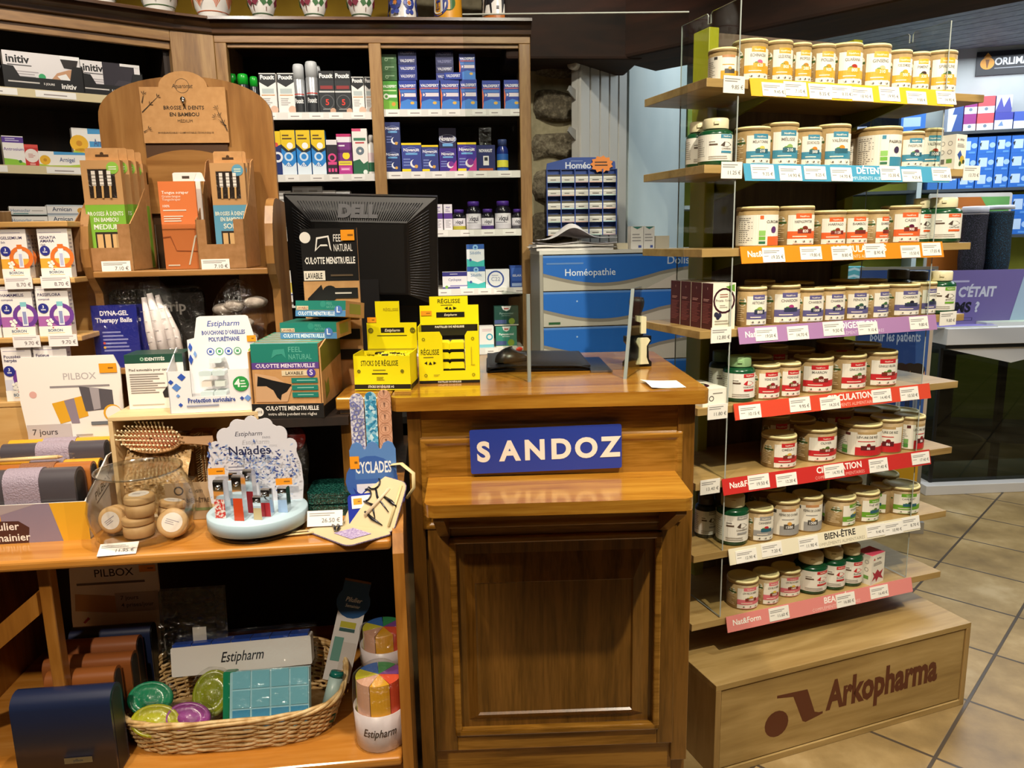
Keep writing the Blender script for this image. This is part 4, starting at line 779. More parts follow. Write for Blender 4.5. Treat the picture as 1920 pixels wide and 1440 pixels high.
kb(823, 240, 855, 1, 1, '#241f4e', nova('#241f4e'), 'dark carton standing behind the violet one without yellow', Y=.09, dep=.05)
o = thing('blister_display', 'dark blue card stand with a clear blister and small device on the second right shelf', 'display card', fk.w(kx(911, .05, 300), .05, RS[1]), fk.yaw)
g = G(); W = kx(929, .05, 300)-kx(894, .05, 300); H1, H2 = fk.Y(911, 272, .05).z-RS[1], fk.Y(911, 238, .05).z-RS[1]
g.box(-W/2, 0, 0, W/2, .03, H1, mat('#1b2560', .4)); g.front([T('NOVANUIT', .5, .74, .11, '#f0f0f4', 'c', .7, 2), R(.12, .06, .88, .14, '#b5562e'), R(.36, .25, .66, .6, '#e9e6e2'), R(.42, .42, .6, .55, '#1f2430')], -W/2, 0, W, H1, 0); g.build('card', o)
G().box(-W*.32, .008, H1+.0005, W*.32, .022, H2, FILM).build('clear_blister', o)
def pillb(fr, l, r_, t, z, Y, label, lblD, capc='#4a2a8a', bodyc='#15141c', capf=.17):
    a, b = fr.Y(l, t+30, Y), fr.Y(r_, t+30, Y); r = (b.x-a.x)/2; h = fr.Y((l+r_)/2, t, Y).z-z
    o = thing('pill_bottle', label, 'bottle', fr.w((a.x+b.x)/2, Y, z), fr.yaw); hs = h*(1-capf)
    g = G(); g.lathe([(r*.95, 0), (r, .003), (r, hs*.78), (r*.93, hs*.88), (r*.72, hs*.98), (r*.7, hs)], mat(bodyc, .2), 24); g.wrap(lblD, r, -math.pi/2, hs*.04, 2*math.pi*r, hs*.68); g.build('body', o)
    G().lathe([(r*.76, hs), (r*.78, h-.003), (r*.72, h), (0, h)], mat(capc, .4), 24).build('cap', o); return o
pillb(fk, 931, 953, 262, RS[1], .06, 'small dark blue bottle with yellow label at the right end of the second right shelf', [R(.3, .2, .7, .6, '#e6e04a'), R(.3, .6, .7, .95, '#2a62b0'), R(.3, 0, .7, .15, '#2a62b0')], '#3a4a7a', '#1d2f7a', .2)
ZQ = lambda c: [R(.2, .0, .8, .95, '#ece8ee'), T('ziqui', .5, .5, .3, '#2a2438', 'c', .2, 2), R(.2, .0, .8, .3, c), Ln(.32, .68, .34, .44, 1, '#8a8490')]
for k, (l, r_, t, c, w) in enumerate([(849, 873, 393, '#b9b03a', 'smaller dark bottle with purple cap and yellow-green label'), (874, 902, 378, '#d9d3dd', 'tall dark bottle with purple cap, left of two tall ones'), (903, 926, 392, '#4a2a7a', 'small dark bottle with purple cap between the two tall ones'), (928, 958, 377, '#d9d3dd', 'tall dark bottle with purple cap, right of two tall ones'), (960, 982, 392, '#55525c', 'small dark bottle with purple cap against the right stile')]):
    pillb(fk, l, r_, t, RS[2], .05, w, ZQ(c))
for k, (l, r_) in enumerate([(813, 830), (832, 848)]):
    kb(l, 383, r_, 1, 2, '#e9e4ea', [T('ziqui', .5, .86, .06, '#4a2a8a', 'c', .7, 2), R(0, .45, 1, .66, '#5a3590'), Ln(.2, .8, .7, .82, 2, '#9a8aa8'), Ln(.2, .8, .1, .4, 5, '#b3adb5')], 'slim white and purple carton beside the dark bottles, '+['left', 'right'][k]+' of two', Y=.036, dep=.04)
kb(830, 510, 876, 1, 3, '#e9e6ea', [R(0, .75, 1, 1, '#33307e'), Ln(.3, .7, .84, .92, 1, '#d8d6e8'), T('Cyclopax', .5, .48, .14, '#55528c', 'c', .6, .5), R(0, 0, .7, .12, '#4b4690'), Ci(.16, .12, .09, '#7db04a'), R(.3, .16, 1, .22, '#8a84c0')], 'wide white carton with purple top beside the two stacked blue ones', Y=.034, dep=.05)
hz = fk.Y(893, 500, .034).z
def sily(): return [R(0, .78, 1, 1, '#2a5aa8'), Ci(.5, .86, .12, '#8fc0e8', .05), T('Silidifit', .5, .55, .13, '#5f86b5', 'c', .8, .5), Po([(0, 0), (1, 0), (1, .3), (.6, .2), (0, .35)], '#3fb8b4'), Ci(.2, .3, .06, '#3a5a9a')]
kb(876, 500, 910, 1, 3, '#e6eaee', sily(), 'white and teal carton, lower of the stacked pair', Y=.034, dep=.05)
kb(875, 458, 908, 1, 3, '#e6eaee', sily(), 'white and teal carton, upper of the stacked pair', Y=.034, dep=.05, z=hz+.0006)
kb(911, 505, 955, 1, 3, '#e9e9ec', [Ci(.42, .48, .46, '#2c4a9a', .38), T('C22', .42, .38, .2, '#8a93b5', 'c', .4, .5), Ln(.25, .6, .64, .72, 1, '#8a93b5')], 'white carton with a big blue ring', Y=.036, dep=.05)
kb(957, 498, 982, 1, 3, '#274a9a', [R(.1, .3, .9, .9, '#3a62b8'), T('ISILAX', .5, .5, .1, '#dfe6f2', 'c', .7, 1), R(.1, .06, .9, .2, '#9ab0d8')], 'blue carton against the right stile on the fourth shelf', Y=.036, dep=.05)
z5 = fk.Y(935, 656, .03).z
kb(899, 612, 926, 1, 4, '#eceae6', [Ci(.7, .5, .16, '#3fa8c0', .1), Ln(.2, .9, .75, .9, 2, '#d8b0b8'), R(0, 0, 1, .15, '#7cc6d4')], 'white carton with blue letter C behind the screen post', Y=.034, dep=.05)
def pur(c, w): return [R(0, .45, 1, 1, c), Po([(.3, 1), (.7, 1), (.64, .82), (.5, .74), (.36, .82)], '#ece8e6'), R(.4, .84, .6, .9, '#c2413a'), T('Puressentiel', .5, .58, .1, w, 'c', .84, 2), Ln(.3, .7, .48, .54, 1, w), Ci(.72, .22, .16, '#8aa83a'), R(0, .1, .5, .3, '#4a5a8a'), R(0, 0, 1, .06, '#d8d2c4')]
hz = fk.Y(949, 611, .03).z
kb(930, 612, 969, 1, 4, '#3a8a78', pur('#3a8f7a', '#eef4f0'), 'green inhaler carton low beside the mouse, lower of two', Y=.03, dep=.05)
kb(927, 574, 972, 1, 4, '#1d4a40', pur('#1d4a40', '#7f9a92'), 'dark green carton low beside the mouse, upper of two', Y=.036, dep=.05, z=hz+.0006)
# ---------------------------------------------------------------- left cabinet
def lb(l, t, r_, i, base, D, label, Y=.03, dep=.07, z=None, **k):
    return pcarton('medicine_carton', label, 'carton', fl, (l, t, r_, t+30), Y, LZ[i] if z is None else z, dep, base, D, **k)
# initiv trays
def initiv(l, r_, t, b, Y, dark, label, part):
    A, B = fl.Y(l, (t+b)/2, Y), fl.Y(r_, (t+b)/2, Y); w = B.x-A.x; z = LZ[0]+.001; h = fl.Y((l+r_)/2, t, Y).z-z
    o = thing('counter_tray', label, 'display tray', fl.w((A.x+B.x)/2, Y, z), fl.yaw)
    g = G(); BK = mat('#141416', .4); hb = h*.34
    g.prism([(-w/2, 0), (w/2, 0), (w/2, h*.72), (w/2-.03, h*.72), (w/2-.04, hb), (-w/2+.045, hb), (-w/2+.03, h*.6), (-w/2, h*.62)], 0, .004, BK)
    g.box(-w/2, .004, 0, -w/2+.003, .08, h*.62, BK); g.prism([(0, 0), (.08, 0), (.08, h*1.02), (0, h*.74)], w/2-.003, w/2, BK, 'x'); g.box(-w/2, .077, 0, w/2, .08, h*.7, BK); g.box(-w/2, 0, 0, w/2, .08, .003, BK)
    g.front([T('initiv', .80, .11, .13, '#f2f0ee', 'c', .24, 2), T('5 JOURS', .55, .17, .05, '#e9e6e2', 'c', .2, 1.5), Ln(.05, .5, .16, .24, 1, '#cfc9c4')], -w/2, 0, w, h, 0); g.build('tray', o)
    k = G(); x0, x1 = -w/2+.004, w/2-.006; H_ = h-.004; k.box(x0, .008, .004, x1, .074, h, mat('#e9e4e4', .4), mts=[None, mat('#2c8a50'), None, None, None, None])
    D = [T('initiv', .04, .70, .2, '#1a1a1c', 'l', .33, 2), Ln(.05, .36, .6, .66, 1, '#4a4648'), Ln(.08, .45, .3, .5, 3, '#b5adb0'), R(.74, .9, 1, 1, '#f4f2f0'), Ci(.48, .36, .09, '#39a86a')]
    if dark: D += [R(.36, .12, .9, 1, '#2b2630'), Po([(.52, .3), (.62, .5), (.85, .48), (.9, .12), (.5, .12)], '#3a333c'), R(.66, .92, 1, 1, '#e9e6e4'), Po([(.7, .3), (.86, .34), (.84, .1), (.72, .1)], '#e8e4e6')]
    else: D += [Po([(.74, .9), (.98, .9), (.94, .64), (.78, .66)], '#26201f'), Po([(.55, .2), (.68, .5), (.84, .62), (.96, .66), (.98, .2)], '#c99873'), Po([(.68, .42), (.8, .5), (.86, .3), (.76, .24)], '#f2efec'), Po([(.64, .22), (.78, .24), (.84, .12), (.62, .12)], '#a05ac0'), Po([(.8, .3), (.98, .42), (.98, .12), (.8, .12)], '#6cb87a')]
    k.front(D, x0, .004, x1-x0, H_, .008); k.build('carton', o); return o
initiv(6, 156, 100, 180, .03, 0, 'black display tray holding a white carton with a shoulder picture on the top left shelf', 0)
initiv(152, 268, 117, 186, .035, 1, 'black display tray holding a dark carton, right of the shoulder one', 1)
def arn(): return [Po([(.3, 1), (1, 1), (1, .86), (.3, .8)], '#4a9ad0'), Ci(.12, .45, .3, '#e8b32e', .1), Ci(.12, .45, .1, '#c98a1e'), T('Arnigel', .55, .38, .26, '#4a5a8c', 'c', .3, .5), Po([(.2, 0), (1, 0), (1, .3), (.6, .16), (.2, .12)], '#a8c43a'), Po([(0, 0), (.2, 0), (.2, .12), (0, .2)], '#a8c43a')]
lb(4, 255, 44, 1, '#f0ece8', [R(0, .78, 1, .97, '#5a3a94'), Ln(.15, .85, .82, .94, 2, '#d8cfe6'), T('Antrosium', .5, .52, .1, '#6a4a98', 'c', .95, .5), Po([(0, 0), (1, 0), (1, .1), (.6, .22), (0, .26)], '#8cc23a'), Ci(.75, .16, .05, '#3f7a3a')], 'white carton with purple band and green foot on the second left shelf')
lb(46, 271, 72, 1, '#c4312e', [R(0, .86, 1, 1, '#d95048'), Ci(.5, .5, .28, '#ece2dc', 0, 1.1), Ln(.25, .75, .4, .6, 3, '#c98a80'), R(.3, .08, .7, .16, '#e0a098')], 'small red carton with a white oval on the second left shelf', Y=.035)
lb(73, 285, 168, 1, '#f0ede8', arn(), 'long arnica gel carton lying at the front of the second left shelf', Y=.03, dep=.04)
zz = LZ[1]
for k, (l, r_, t, b) in enumerate([(140, 236, 266, 288), (135, 232, 242, 265)]):
    Yk = .085; z0_ = zz+.0006+k*.045; lb(l, t, r_, 1, '#f0ede8', arn(), 'arnica gel carton in the pile behind, '+['lower', 'upper'][k]+' of two', Y=Yk, dep=.04, z=z0_)
h_ = .031
for k in range(2):
    z0_ = LZ[2]+k*(h_+.0006)
    carton('medicine_carton', 'white arnica tablet carton, '+['lower', 'upper'][k]+' of two stacked on the third left shelf', 'carton', fl, fl.Y(89, 400, .03).x, fl.Y(175, 400, .03).x, z0_, z0_+h_, .03, .05, '#ece9e4', [R(0, 0, 1, .1, '#8a97a8'), T('Arnican', .32, .35, .4, '#3f4c66', 'c', .5, 1), Ci(.72, .4, .3, '#dba23a', .05), R(0, .85, 1, 1, '#c9d2d8')])
    carton('medicine_carton', 'white carton with pale blue lettering left of the arnica tablets, '+['lower', 'upper'][k]+' of two', 'carton', fl, fl.Y(18, 400, .03).x, fl.Y(88, 400, .03).x, z0_-.002, z0_+h_-.004-.002, .03, .05, '#ece9e4', [R(0, 0, 1, .12, '#a5b5b5'), T('Homoclar', .3, .35, .36, '#5f7a9c', 'c', .52, .5), Ln(.6, .95, .4, .6, 1, '#b5b0aa'), R(.1, .12, .5, .22, '#6a9a9c')])
# ---------------------------------------------------------------- faience jars along the cornice
FAI = mat('#e9e4dc', .18)
def motif(kind, r, z0, W, H):
    D = []
    n = 7
    if kind in ('green', 'orange'):
        c = '#3f6a34' if kind == 'green' else '#d06a3c'; c2 = '#a8443c' if kind == 'green' else '#e08a5a'
        D += [R(0, .9, 1, .93, c2), R(0, .1, 1, .12, c)]
        for i in range(n):
            u = (i+.5)/n
            for dx in (-.045, -.022, 0, .022, .045): D.append(Po([(u, .2), (u+dx*1.2-.008, .55), (u+dx*1.4, .75-abs(dx)*5), (u+dx*1.2+.008, .55)], c if abs(dx) < .04 else c2))
    elif kind == 'goblet':
        D += [R(0, .04, 1, .07, '#7a2430'), R(0, .12, 1, .15, '#3f5a3a'), R(0, .8, 1, .83, '#7a2430')]
        for i in range(6):
            u = (i+.5)/6; c = '#7a2a3a' if i % 2 else '#3f6a3c'
            for s in (-1, 1): D.append(Po([(u, .42), (u+s*.035, .6), (u+s*.075, .46), (u+s*.04, .34)], c))
            D.append(Po([(u-.004, .2), (u+.004, .2), (u+.012, .75), (u-.012, .75)], '#6a3a2c'))
    elif kind == 'blue':
        D += [R(0, .86, 1, .9, '#c98a3a'), R(0, .92, 1, .95, '#2c3f8c'), R(0, .12, 1, .14, '#2c3f8c')]
        for i in range(6):
            u = (i+.5)/6; D += [Ci(u, .5, .17, '#26357e', .08), Ci(u, .5, .05, '#c9772e')]
            for k in range(6): a = k*math.pi/3; D.append(Ci(u+math.cos(a)*.05, .5+math.sin(a)*.26, .06, '#33459a'))
    elif kind == 'yellow':
        D += [R(0, .1, 1, .88, '#d9981f'), R(0, .88, 1, .92, '#2c4a8c')]
        for i in range(4): u = i/4+.125; D += [Ci(u+.125, .5, .2, '#3f6a3c'), Ci(u, .48, .3, '#26357e', 0, 1.0), Ci(u, .48, .24, '#e9e2d0'), R(u-.006, .32, u+.006, .66, '#26357e'), R(u-.03, .52, u+.03, .57, '#26357e'), R(u-.03, .36, u+.03, .42, '#a8742a')]
    else:
        D += [R(0, .02, 1, .2, '#c9702c'), R(0, .2, 1, .22, '#1a1a20')]
        for i in range(5):
            u = (i+.5)/5; D += [Po([(u-.06, .6), (u-.02, .75), (u+.05, .7), (u+.06, .95), (u+.075, .6), (u+.03, .5), (u+.04, .25), (u+.025, .25), (u+.01, .48), (u-.03, .48), (u-.05, .25), (u-.06, .25)], '#15151c'), R(u+.085, .35, u+.11, .42, '#15151c'), R(u-.1, .8, u-.08, .92, '#15151c')]
    return D
def jar(px, pb, wpx, kind, label, bulge):
    Y = .09; P = fk.Y(px, 40, Y); s = (fk.Y(px+wpx/2, 20, Y).x-fk.Y(px-wpx/2, 20, Y).x)/2
    o = thing('faience_jar', label, 'jar', fk.w(P.x, Y, ztop), fk.yaw)
    if bulge == 'bowl': prof = [(s*.62, 0), (s*.66, .012), (s*.62, .02), (s*.9, .06), (s, .11), (s*.98, .16), (s*.8, .2), (s*.6, .22), (s*.6, .25)]
    elif bulge == 'goblet': prof = [(s*.5, 0), (s*.46, .01), (s*.42, .022), (s*.62, .036), (s*.9, .075), (s, .12), (s*.96, .17), (s*.7, .21), (s*.55, .225), (s*.6, .25)]
    else: prof = [(s*.98, 0), (s, .008), (s*.93, .04), (s*.88, .085), (s*.93, .14), (s*.98, .17), (s*.7, .19), (s*.7, .22)]
    g = G(); g.lathe(prof, FAI, 36)
    def rad(z):
        for (a, za), (b, zb_) in zip(prof, prof[1:]):
            if za <= z <= zb_: return a+(b-a)*(z-za)/max(1e-6, zb_-za)
        return prof[-1][0]
    za, H = (.03, .12) if bulge == 'bowl' else (.024, .12) if bulge == 'goblet' else (.008, .14)
    for li, d in enumerate(motif(kind, s, 0, 1, H)):
        W = 2*math.pi*s
        g.paint([d], W, H, lambda a, b, e, li=li: ((rad(za+b)+.0012+.0002*li)*math.cos(a/s-math.pi/2), (rad(za+b)+.0012+.0002*li)*math.sin(a/s-math.pi/2), za+b), cyl=s)
    g.build('body', o); G().lathe([(prof[-1][0]*1.12, prof[-1][1]), (prof[-1][0]*1.1, prof[-1][1]+.01), (s*.5, prof[-1][1]+.045), (s*.14, prof[-1][1]+.06), (s*.16, prof[-1][1]+.08), (0, prof[-1][1]+.09)], FAI, 28).build('lid', o)
jar(401, 37, 72, 'orange', 'round white jar with orange leaf sprays above the corner pilaster', 'bowl')
jar(494, 40, 57, 'goblet', 'footed white jar with crimson leaves, leftmost of the three footed ones', 'goblet'); jar(590, 40, 54, 'goblet', 'footed white jar with crimson leaves, middle of the three footed ones', 'goblet'); jar(678, 40, 54, 'goblet', 'footed white jar with crimson leaves, rightmost of the three footed ones', 'goblet')
jar(757, 40, 53, 'blue', 'white jar with blue scrollwork on the cornice', 'alb'); jar(841, 40, 53, 'yellow', 'yellow jar with a blue cross medallion on the cornice', 'alb'); jar(932, 40, 60, 'bird', 'white jar with black bird figures at the right end of the cornice', 'alb')
_fk, fk = fk, fl
jar(302, 28, 72, 'green', 'round white jar with green leaf sprays above the left cabinet', 'bowl'); jar(196, 12, 64, 'green', 'round white jar at the left, only its foot in view', 'bowl')
fk = _fk
# ================================================================ pine display table left of the counter
ft = Frame((-.244, 1.429, 0), 6.0); TZ = .92
def tY(px, py, Y): return ft.Y(px, py, Y)
def tZ(px, py, Z=TZ): return ft.Z(px, py, Z)
TX0 = -.98
tb = thing('display_table', 'orange varnished pine display table with a lower shelf left of the counter', 'table', ft.O, ft.yaw)
G().box(TX0, 0, TZ-.022, -.002, .60, TZ, PINE).build('tabletop', tb, bevel=.007, seg=3)
zl = tY(700, 1424, .0).z
G().box(TX0, 0, zl-.022, -.002, .60, zl, PINE).build('lower_shelf', tb, bevel=.007, seg=3)
pf = [(-.004, 0), (.0, TZ-.03), (.02, TZ+.005), (.06, TZ+.03), (.09, TZ+.075), (.105, TZ+.082), (.125, TZ+.075), (.60, TZ+.06), (.60, 0)]
G().prism(pf, 0, .022, PINEV, 'x').build('side_panel', tb, bevel=.006, seg=3)
G().prism(pf, TX0-.022, TX0, PINEV, 'x').build('side_panel', tb, bevel=.006)
G().box(TX0, .60, 0, 0, .615, TZ-.022, DARK).build('back_panel', tb)
G().box(TX0, .02, 0, -.002, .035, zl-.03, PINE).build('lower_rail', tb)
xa = tY(82, 1090, .06).x
G().box(xa-.012, .06, zl, xa+.012, .09, TZ-.022, PINEV).build('post', tb, bevel=.003)
G().prism([(xa-.012, tY(95, 1108, .055).z), (xa-.012, tY(95, 1150, .055).z), (xa-.26, tY(95, 1150, .055).z-.2), (xa-.26, tY(95, 1108, .055).z-.2)], .05, .075, PINEV).build('brace', tb, bevel=.003)
# riser blocks behind the goods
zr = 1.135; ra, rb = tY(484, 790, .17).x, tY(640, 790, .17).x
o = thing('riser_shelf', 'dark wooden riser under the stack of teal cartons', 'shelf', ft.w((ra+rb)/2, .17, TZ), ft.yaw); w_ = (rb-ra+.03)/2; hh = zr-TZ
G().box(-w_, 0, hh-.018, w_, .25, hh, DARK).build('top', o)
for x in (-w_, w_-.015): G().box(x, .13, 0, x+.015, .235, hh-.018, DARK).build('side', o)
G().box(-w_+.015, .225, 0, w_-.015, .235, hh-.018, DARK).build('back', o)
A = fc.w(cx0-.003, .03, 0); sd = thing('side_block', 'dark oak block at the left end of the counter, under the yellow stick box', 'block', A, fc.yaw)
G().box(-.112, .01, TZ+.001, -.012, .3, 1.145, HONV).build('body', sd); G().box(-.118, -.004, 1.145, -.001, .31, 1.1735, HONT).build('top', sd, bevel=.004)
ORG = '#ef9a1e'
def sticker(u0, v0, u1, v1): return [R(u0, v0, u1, v1, ORG), Ln(u0+(u1-u0)*.5, u0+(u1-u0)*.9, v0+(v1-v0)*.3, v0+(v1-v0)*.7, 1, '#8a5a1a')]
# ---------------------------------------------------------------- weekly pill-case tray on the table
def rolled(parent, name, x0, x1, y0, z0, r, flat, body, dark, band=None, zt=None, parts=True):
    """a rolled case: rounded top, flap hanging in front, open end"""
    pts = []
    d = r*2
    for i in range(9): a = math.radians(180-22.5*i); pts.append((y0+r+r*math.cos(a), zt-r+r*math.sin(a)))
    pts = [(y0, z0)]+pts+[(y0+d, z0)]
    g = G(); g.prism(pts, x0, x1, body, 'x', sm=True)
    inn = [(y0+r+(a-y0-r)*.72, zt-r+(b-zt+r)*.72 if b > z0+1e-6 else z0+.006) for a, b in pts]
    g.prism(inn, x1-.0005, x1+.0006, dark, 'x')
    return g.build(name, parent)
def pillbox(name, label, x0, x1, y0, z0, zt, r, col, bandc, dark='#1d1d20', fr=None, band=True, plate=False):
    fr = fr or ft; o = thing(name, label, 'case', fr.w((x0+x1)/2, y0, z0), fr.yaw); w = (x1-x0)/2
    rolled(o, 'body', -w, w, 0, 0, r, 0, mat(col, .32), mat(dark, .5), zt=zt-z0)
    if band: rolled(o, 'band', -.034, .034, -.0015, .004, r+.0018, 0, noisy('embossed_band', [bandc, bandc], 300, .5, .6), mat(bandc), zt=zt-z0+.002)
    g = G(); h = zt-z0; g.front([Ln(.02, 1.0, .03, .06, 1, '#8a868c')], -w, .0, 2*w, h-r, -.0003); g.build('stitching', o)
    if plate:
        g = G(); g.box(-.004, -.003, h*.20, .05, -.0005, h*.20+.013, CHROME); g.front([T('pilbox', .5, .3, .4, '#3a3a3c', 'c', .8, 1)], -.004, h*.20, .054, .013, -.003); g.build('metal_plate', o)
    return o
f1 = tZ(170, 1011); tx1 = f1.x; ty0 = f1.y; tx0 = tx1-.235
o = thing('counter_tray', 'white pill-case display tray with a tall header card at the left edge of the table', 'display tray', ft.w((tx0+tx1)/2, ty0, TZ), ft.yaw)
w = .1175; WC = mat('#ece7e2', .4); hf = tY(160, 940, ty0).z-TZ; dp = .20
g = G(); g.box(-w, 0, 0, w, .003, hf, WC); g.box(-w, .003, 0, w, dp, .003, WC); g.box(-w, dp-.003, 0, w, dp, hf*1.4, WC)
g.prism([(0, 0), (dp, 0), (dp, hf*1.75), (dp*.62, hf*1.75), (0, hf)], w-.003, w, WC, 'x'); g.prism([(0, 0), (dp, 0), (dp, hf*1.75), (0, hf)], -w, -w+.003, WC, 'x')
D = [R(0, .0, 1, 1, '#d9a32a'), R(0, 0, .82, 1, '#e0a92c'), Po([(.3, 0), (.78, 0), (.7, 1), (.3, 1)], '#8d7f92'), Po([(.0, .5), (.6, 1), (0, 1)], '#a5989c'), Po([(0, 0), (.5, 0), (.52, .4), (.44, .58), (0, .62)], '#4a2a26'), T('pilulier', .44, .36, .19, '#efe8e4', 'r', .36, 1), T('semainier', .52, .07, .19, '#efe8e4', 'r', .46, 1)]
g.front(D, -w, 0, 2*w, hf, 0)
g.paint([T('PILBOX', .22, .66, .2, '#3a3434', 'l', .5, .6), Ln(.24, .6, .52, .6, 1, '#7a7270'), R(.62, .86, .75, 1.2, '#55505a')], dp, hf, lambda a, b, e: (w+e, a, b+a*.3)); g.build('tray', o)
yh = dp+.001; hz0, hz1 = hf*1.1, tY(130, 668, ty0+dp).z-TZ
xa, xb = tY(33, 720, ty0+dp).x-(tx0+tx1)/2, tY(228, 720, ty0+dp).x-(tx0+tx1)/2
g = G(); c = .012; Hh = hz1-hz0; W = xb-xa
pts = [(xa+.014, hz0), (xb-.02, hz0), (xb-.002, hz1-.12), (xb, hz1-.03), (xb-.012, hz1), (xa+.012, hz1), (xa, hz1-.02), (xa, hz1-.1)]
g.prism(pts, yh, yh+.004, WC)
D = [T('PILBOX', .60, .80, .055, '#b5aeb0', 'c', .5, .6), Ln(.3, .9, .72, .76, 1, '#8f888c'), Ci(.13, .68, .03, '#d8a8a0', 0), Po([(.3, .6), (.62, .66), (.64, .48), (.36, .42)], '#dba32a'), Po([(.42, .62), (.52, .64), (.55, .42), (.47, .42)], '#8d808e'), Po([(.58, .74), (.9, .7), (.9, .54), (.62, .52)], '#57535a'), Po([(.68, .73), (.77, .72), (.77, .54), (.7, .53)], '#a19aa0'), Ci(.88, .50, .075, '#dba32a'), Ci(.89, .495, .066, '#efe9e4'), R(.03, .2, .46, .42, '#c3b8b6'), T('7 jours', .08, .33, .05, '#4a4244', 'l', .3, .6), T('4 prises/jour', .08, .24, .05, '#4a4244', 'l', .36, .6), Ln(.5, .75, .28, .33, 2, '#a8a09c'), R(.66, .40, .86, .43, '#6a7078')]+sticker(.8, .85, .97, .93)
D = [d for d in D]
g.front(D, xa, hz0, W, Hh, yh); g.build('header_card', o)
LIL = '#9c8fa0'
rows = [(ty0+.006, tY(90, 878, ty0+.03).z, '#4b474d', LIL, 'dark grey rolled pill case with lilac band at the front of the tray'), (ty0+.060, tY(90, 868, ty0+.08).z, '#a5632c', '#8a5a3a', 'tan rolled pill case second in the tray, mostly hidden'), (ty0+.098, tY(90, 862, ty0+.12).z, '#d9a02a', LIL, 'yellow rolled pill case in the middle of the tray, behind the pencil'), (ty0+.136, tY(90, 830, ty0+.15).z, '#4a464e', LIL, 'dark grey rolled pill case behind the pencil'), (ty0+.168, tY(90, 823, ty0+.18).z, '#d9a02a', LIL, 'yellow rolled pill case rearmost in the tray, against the header card')]
for k, (y, zt, c1, c2, lb_) in enumerate(rows):
    r = .026 if k == 0 else .018 if k < 4 else .0145
    pillbox('pill_case', lb_, tx0+.012, tx1-.012+(.0 if k else -.008), y, TZ+.004, zt, r, c1, c2)
yk = ty0+.10; P0, P1 = tY(-8, 864, yk), tY(118, 856, yk); PM = P0.lerp(P1, .5)
o = thing('pencil', 'pale wooden pencil in clear wrap lying across the pill cases', 'pencil', ft.w(*PM), ft.yaw)
g = G(); L = P1-PM; g.tube([-L, L*.86], .0042, mat('#e2c48e', .4), 8); g.tube([L*.86, L], [.0042, .001], mat('#caa878'), 8); g.build('shaft', o)
g = G(); g.tube([L*.8, L*.95, L*1.15, L*1.32], [.0055, .008, .011, .009], FILM, 10, flat=.6); g.tube([-L, L*.8], .0062, FILM, 10); g.build('wrap', o)
# ---------------------------------------------------------------- poplar crate with brushes
cy0 = .185; ca = tY(203, 800, cy0); cb = tY(486, 800, cy0); czt = tY(340, 777, cy0).z; t = .009
o = thing('wooden_crate', 'pale poplar crate on its side behind the clear bowl, holding brushes', 'crate', ft.w((ca.x+cb.x)/2, cy0, TZ), ft.yaw); w = (cb.x-ca.x)/2; hh = czt-TZ
G().box(-w, 0, hh-t, w, .19, hh, CRATE).build('top', o, bevel=.001); G().box(-w, 0, 0, w, .19, t, CRATE).build('bottom', o)
for x in (-w, w-t): G().box(x, 0, t, x+t, .19, hh-t, CRATE).build('side', o, bevel=.001)
g = G(); [g.box(-w+t, .182, t+.002+i*(hh-2*t)/3, w-t, .188, t+(i+1)*(hh-2*t)/3-.004, CRATE) for i in range(3)]; g.build('back_slats', o)
CTOP = czt
# loofah pad + hairbrush
P = tY(285, 868, cy0+.06); 
LOOF = noisy('loofah', ['#c39a62', '#dcb884', '#e8cfa6'], 140, .95, 1.0)
zb_ = TZ+t+.0005; lh = tY(285, 846, cy0+.05).z-zb_
g = G(); lw = (tY(352, 860, cy0+.05).x-tY(214, 860, cy0+.05).x)/2
g.grid(lambda u, v: ((u-.5)*2*lw*(1-.1*(2*v-1)**4), .0+.10*v, lh*(1-abs(2*v-1)**4*.5)*(1+.05*math.sin(40*u)*math.sin(30*v))), 40, 20, LOOF)
g.grid(lambda u, v: ((u-.5)*2*lw*.95, .0+.004*math.sin(30*u)*math.sin(9*v), lh*v*.55), 40, 10, LOOF); g.box(-lw*.9, .004, 0, lw*.9, .096, lh*.45, LOOF)
tag(g.build('loofah_pad', loc=ft.w(tY(285, 868, cy0+.02).x, cy0+.02, zb_), rot=(0, 0, ft.yaw)), 'thick straw-coloured loofah pad under the bristle brush in the crate', 'loofah')
o = thing('hairbrush', 'wooden hairbrush with ball-tipped pins resting on the loofah pad in the crate', 'hairbrush', ft.w(tY(290, 820, cy0+.05).x, cy0+.05, zb_+lh+.004), (0, 0, ft.yaw))
BW = wood('brush_wood', ['#a5733c', '#bd8c52', '#cda06a'], (1, 10, 10), .5); bl_ = (tY(345, 820, cy0+.05).x-tY(232, 820, cy0+.05).x)/2
zc = tY(290, 818, cy0+.05).z-(zb_+lh+.004)
Tm = Matrix.Translation((0, -.022, zc)) @ Matrix.Rotation(math.radians(4), 4, 'Y') @ Matrix.Rotation(math.radians(62), 4, 'X')
g = G(); pts = [(math.cos(2*math.pi*i/28)*bl_, math.sin(2*math.pi*i/28)*.030) for i in range(28)]; g.prism(pts, -.012, -.004, BW, 'z', T=Tm)
g.prism([(bl_*.8, -.009), (bl_*1.35, -.008), (bl_*2.0, -.011), (bl_*2.05, 0), (bl_*2.0, .011), (bl_*1.35, .008), (bl_*.8, .009)], -.012, -.003, BW, 'z', T=Tm); g.build('paddle', o)
g = G(); g.grid(lambda u, v: (math.cos(u*2*math.pi)*bl_*.92*math.cos(v*1.5), math.sin(u*2*math.pi)*.023*math.cos(v*1.5), -.004+.006*math.sin(v*1.5)), 24, 5, mat('#b56a3c', .5), closed_u=True, T=Tm); g.build('cushion', o)
g = G(); PIN = mat('#f4e2b8', .5)
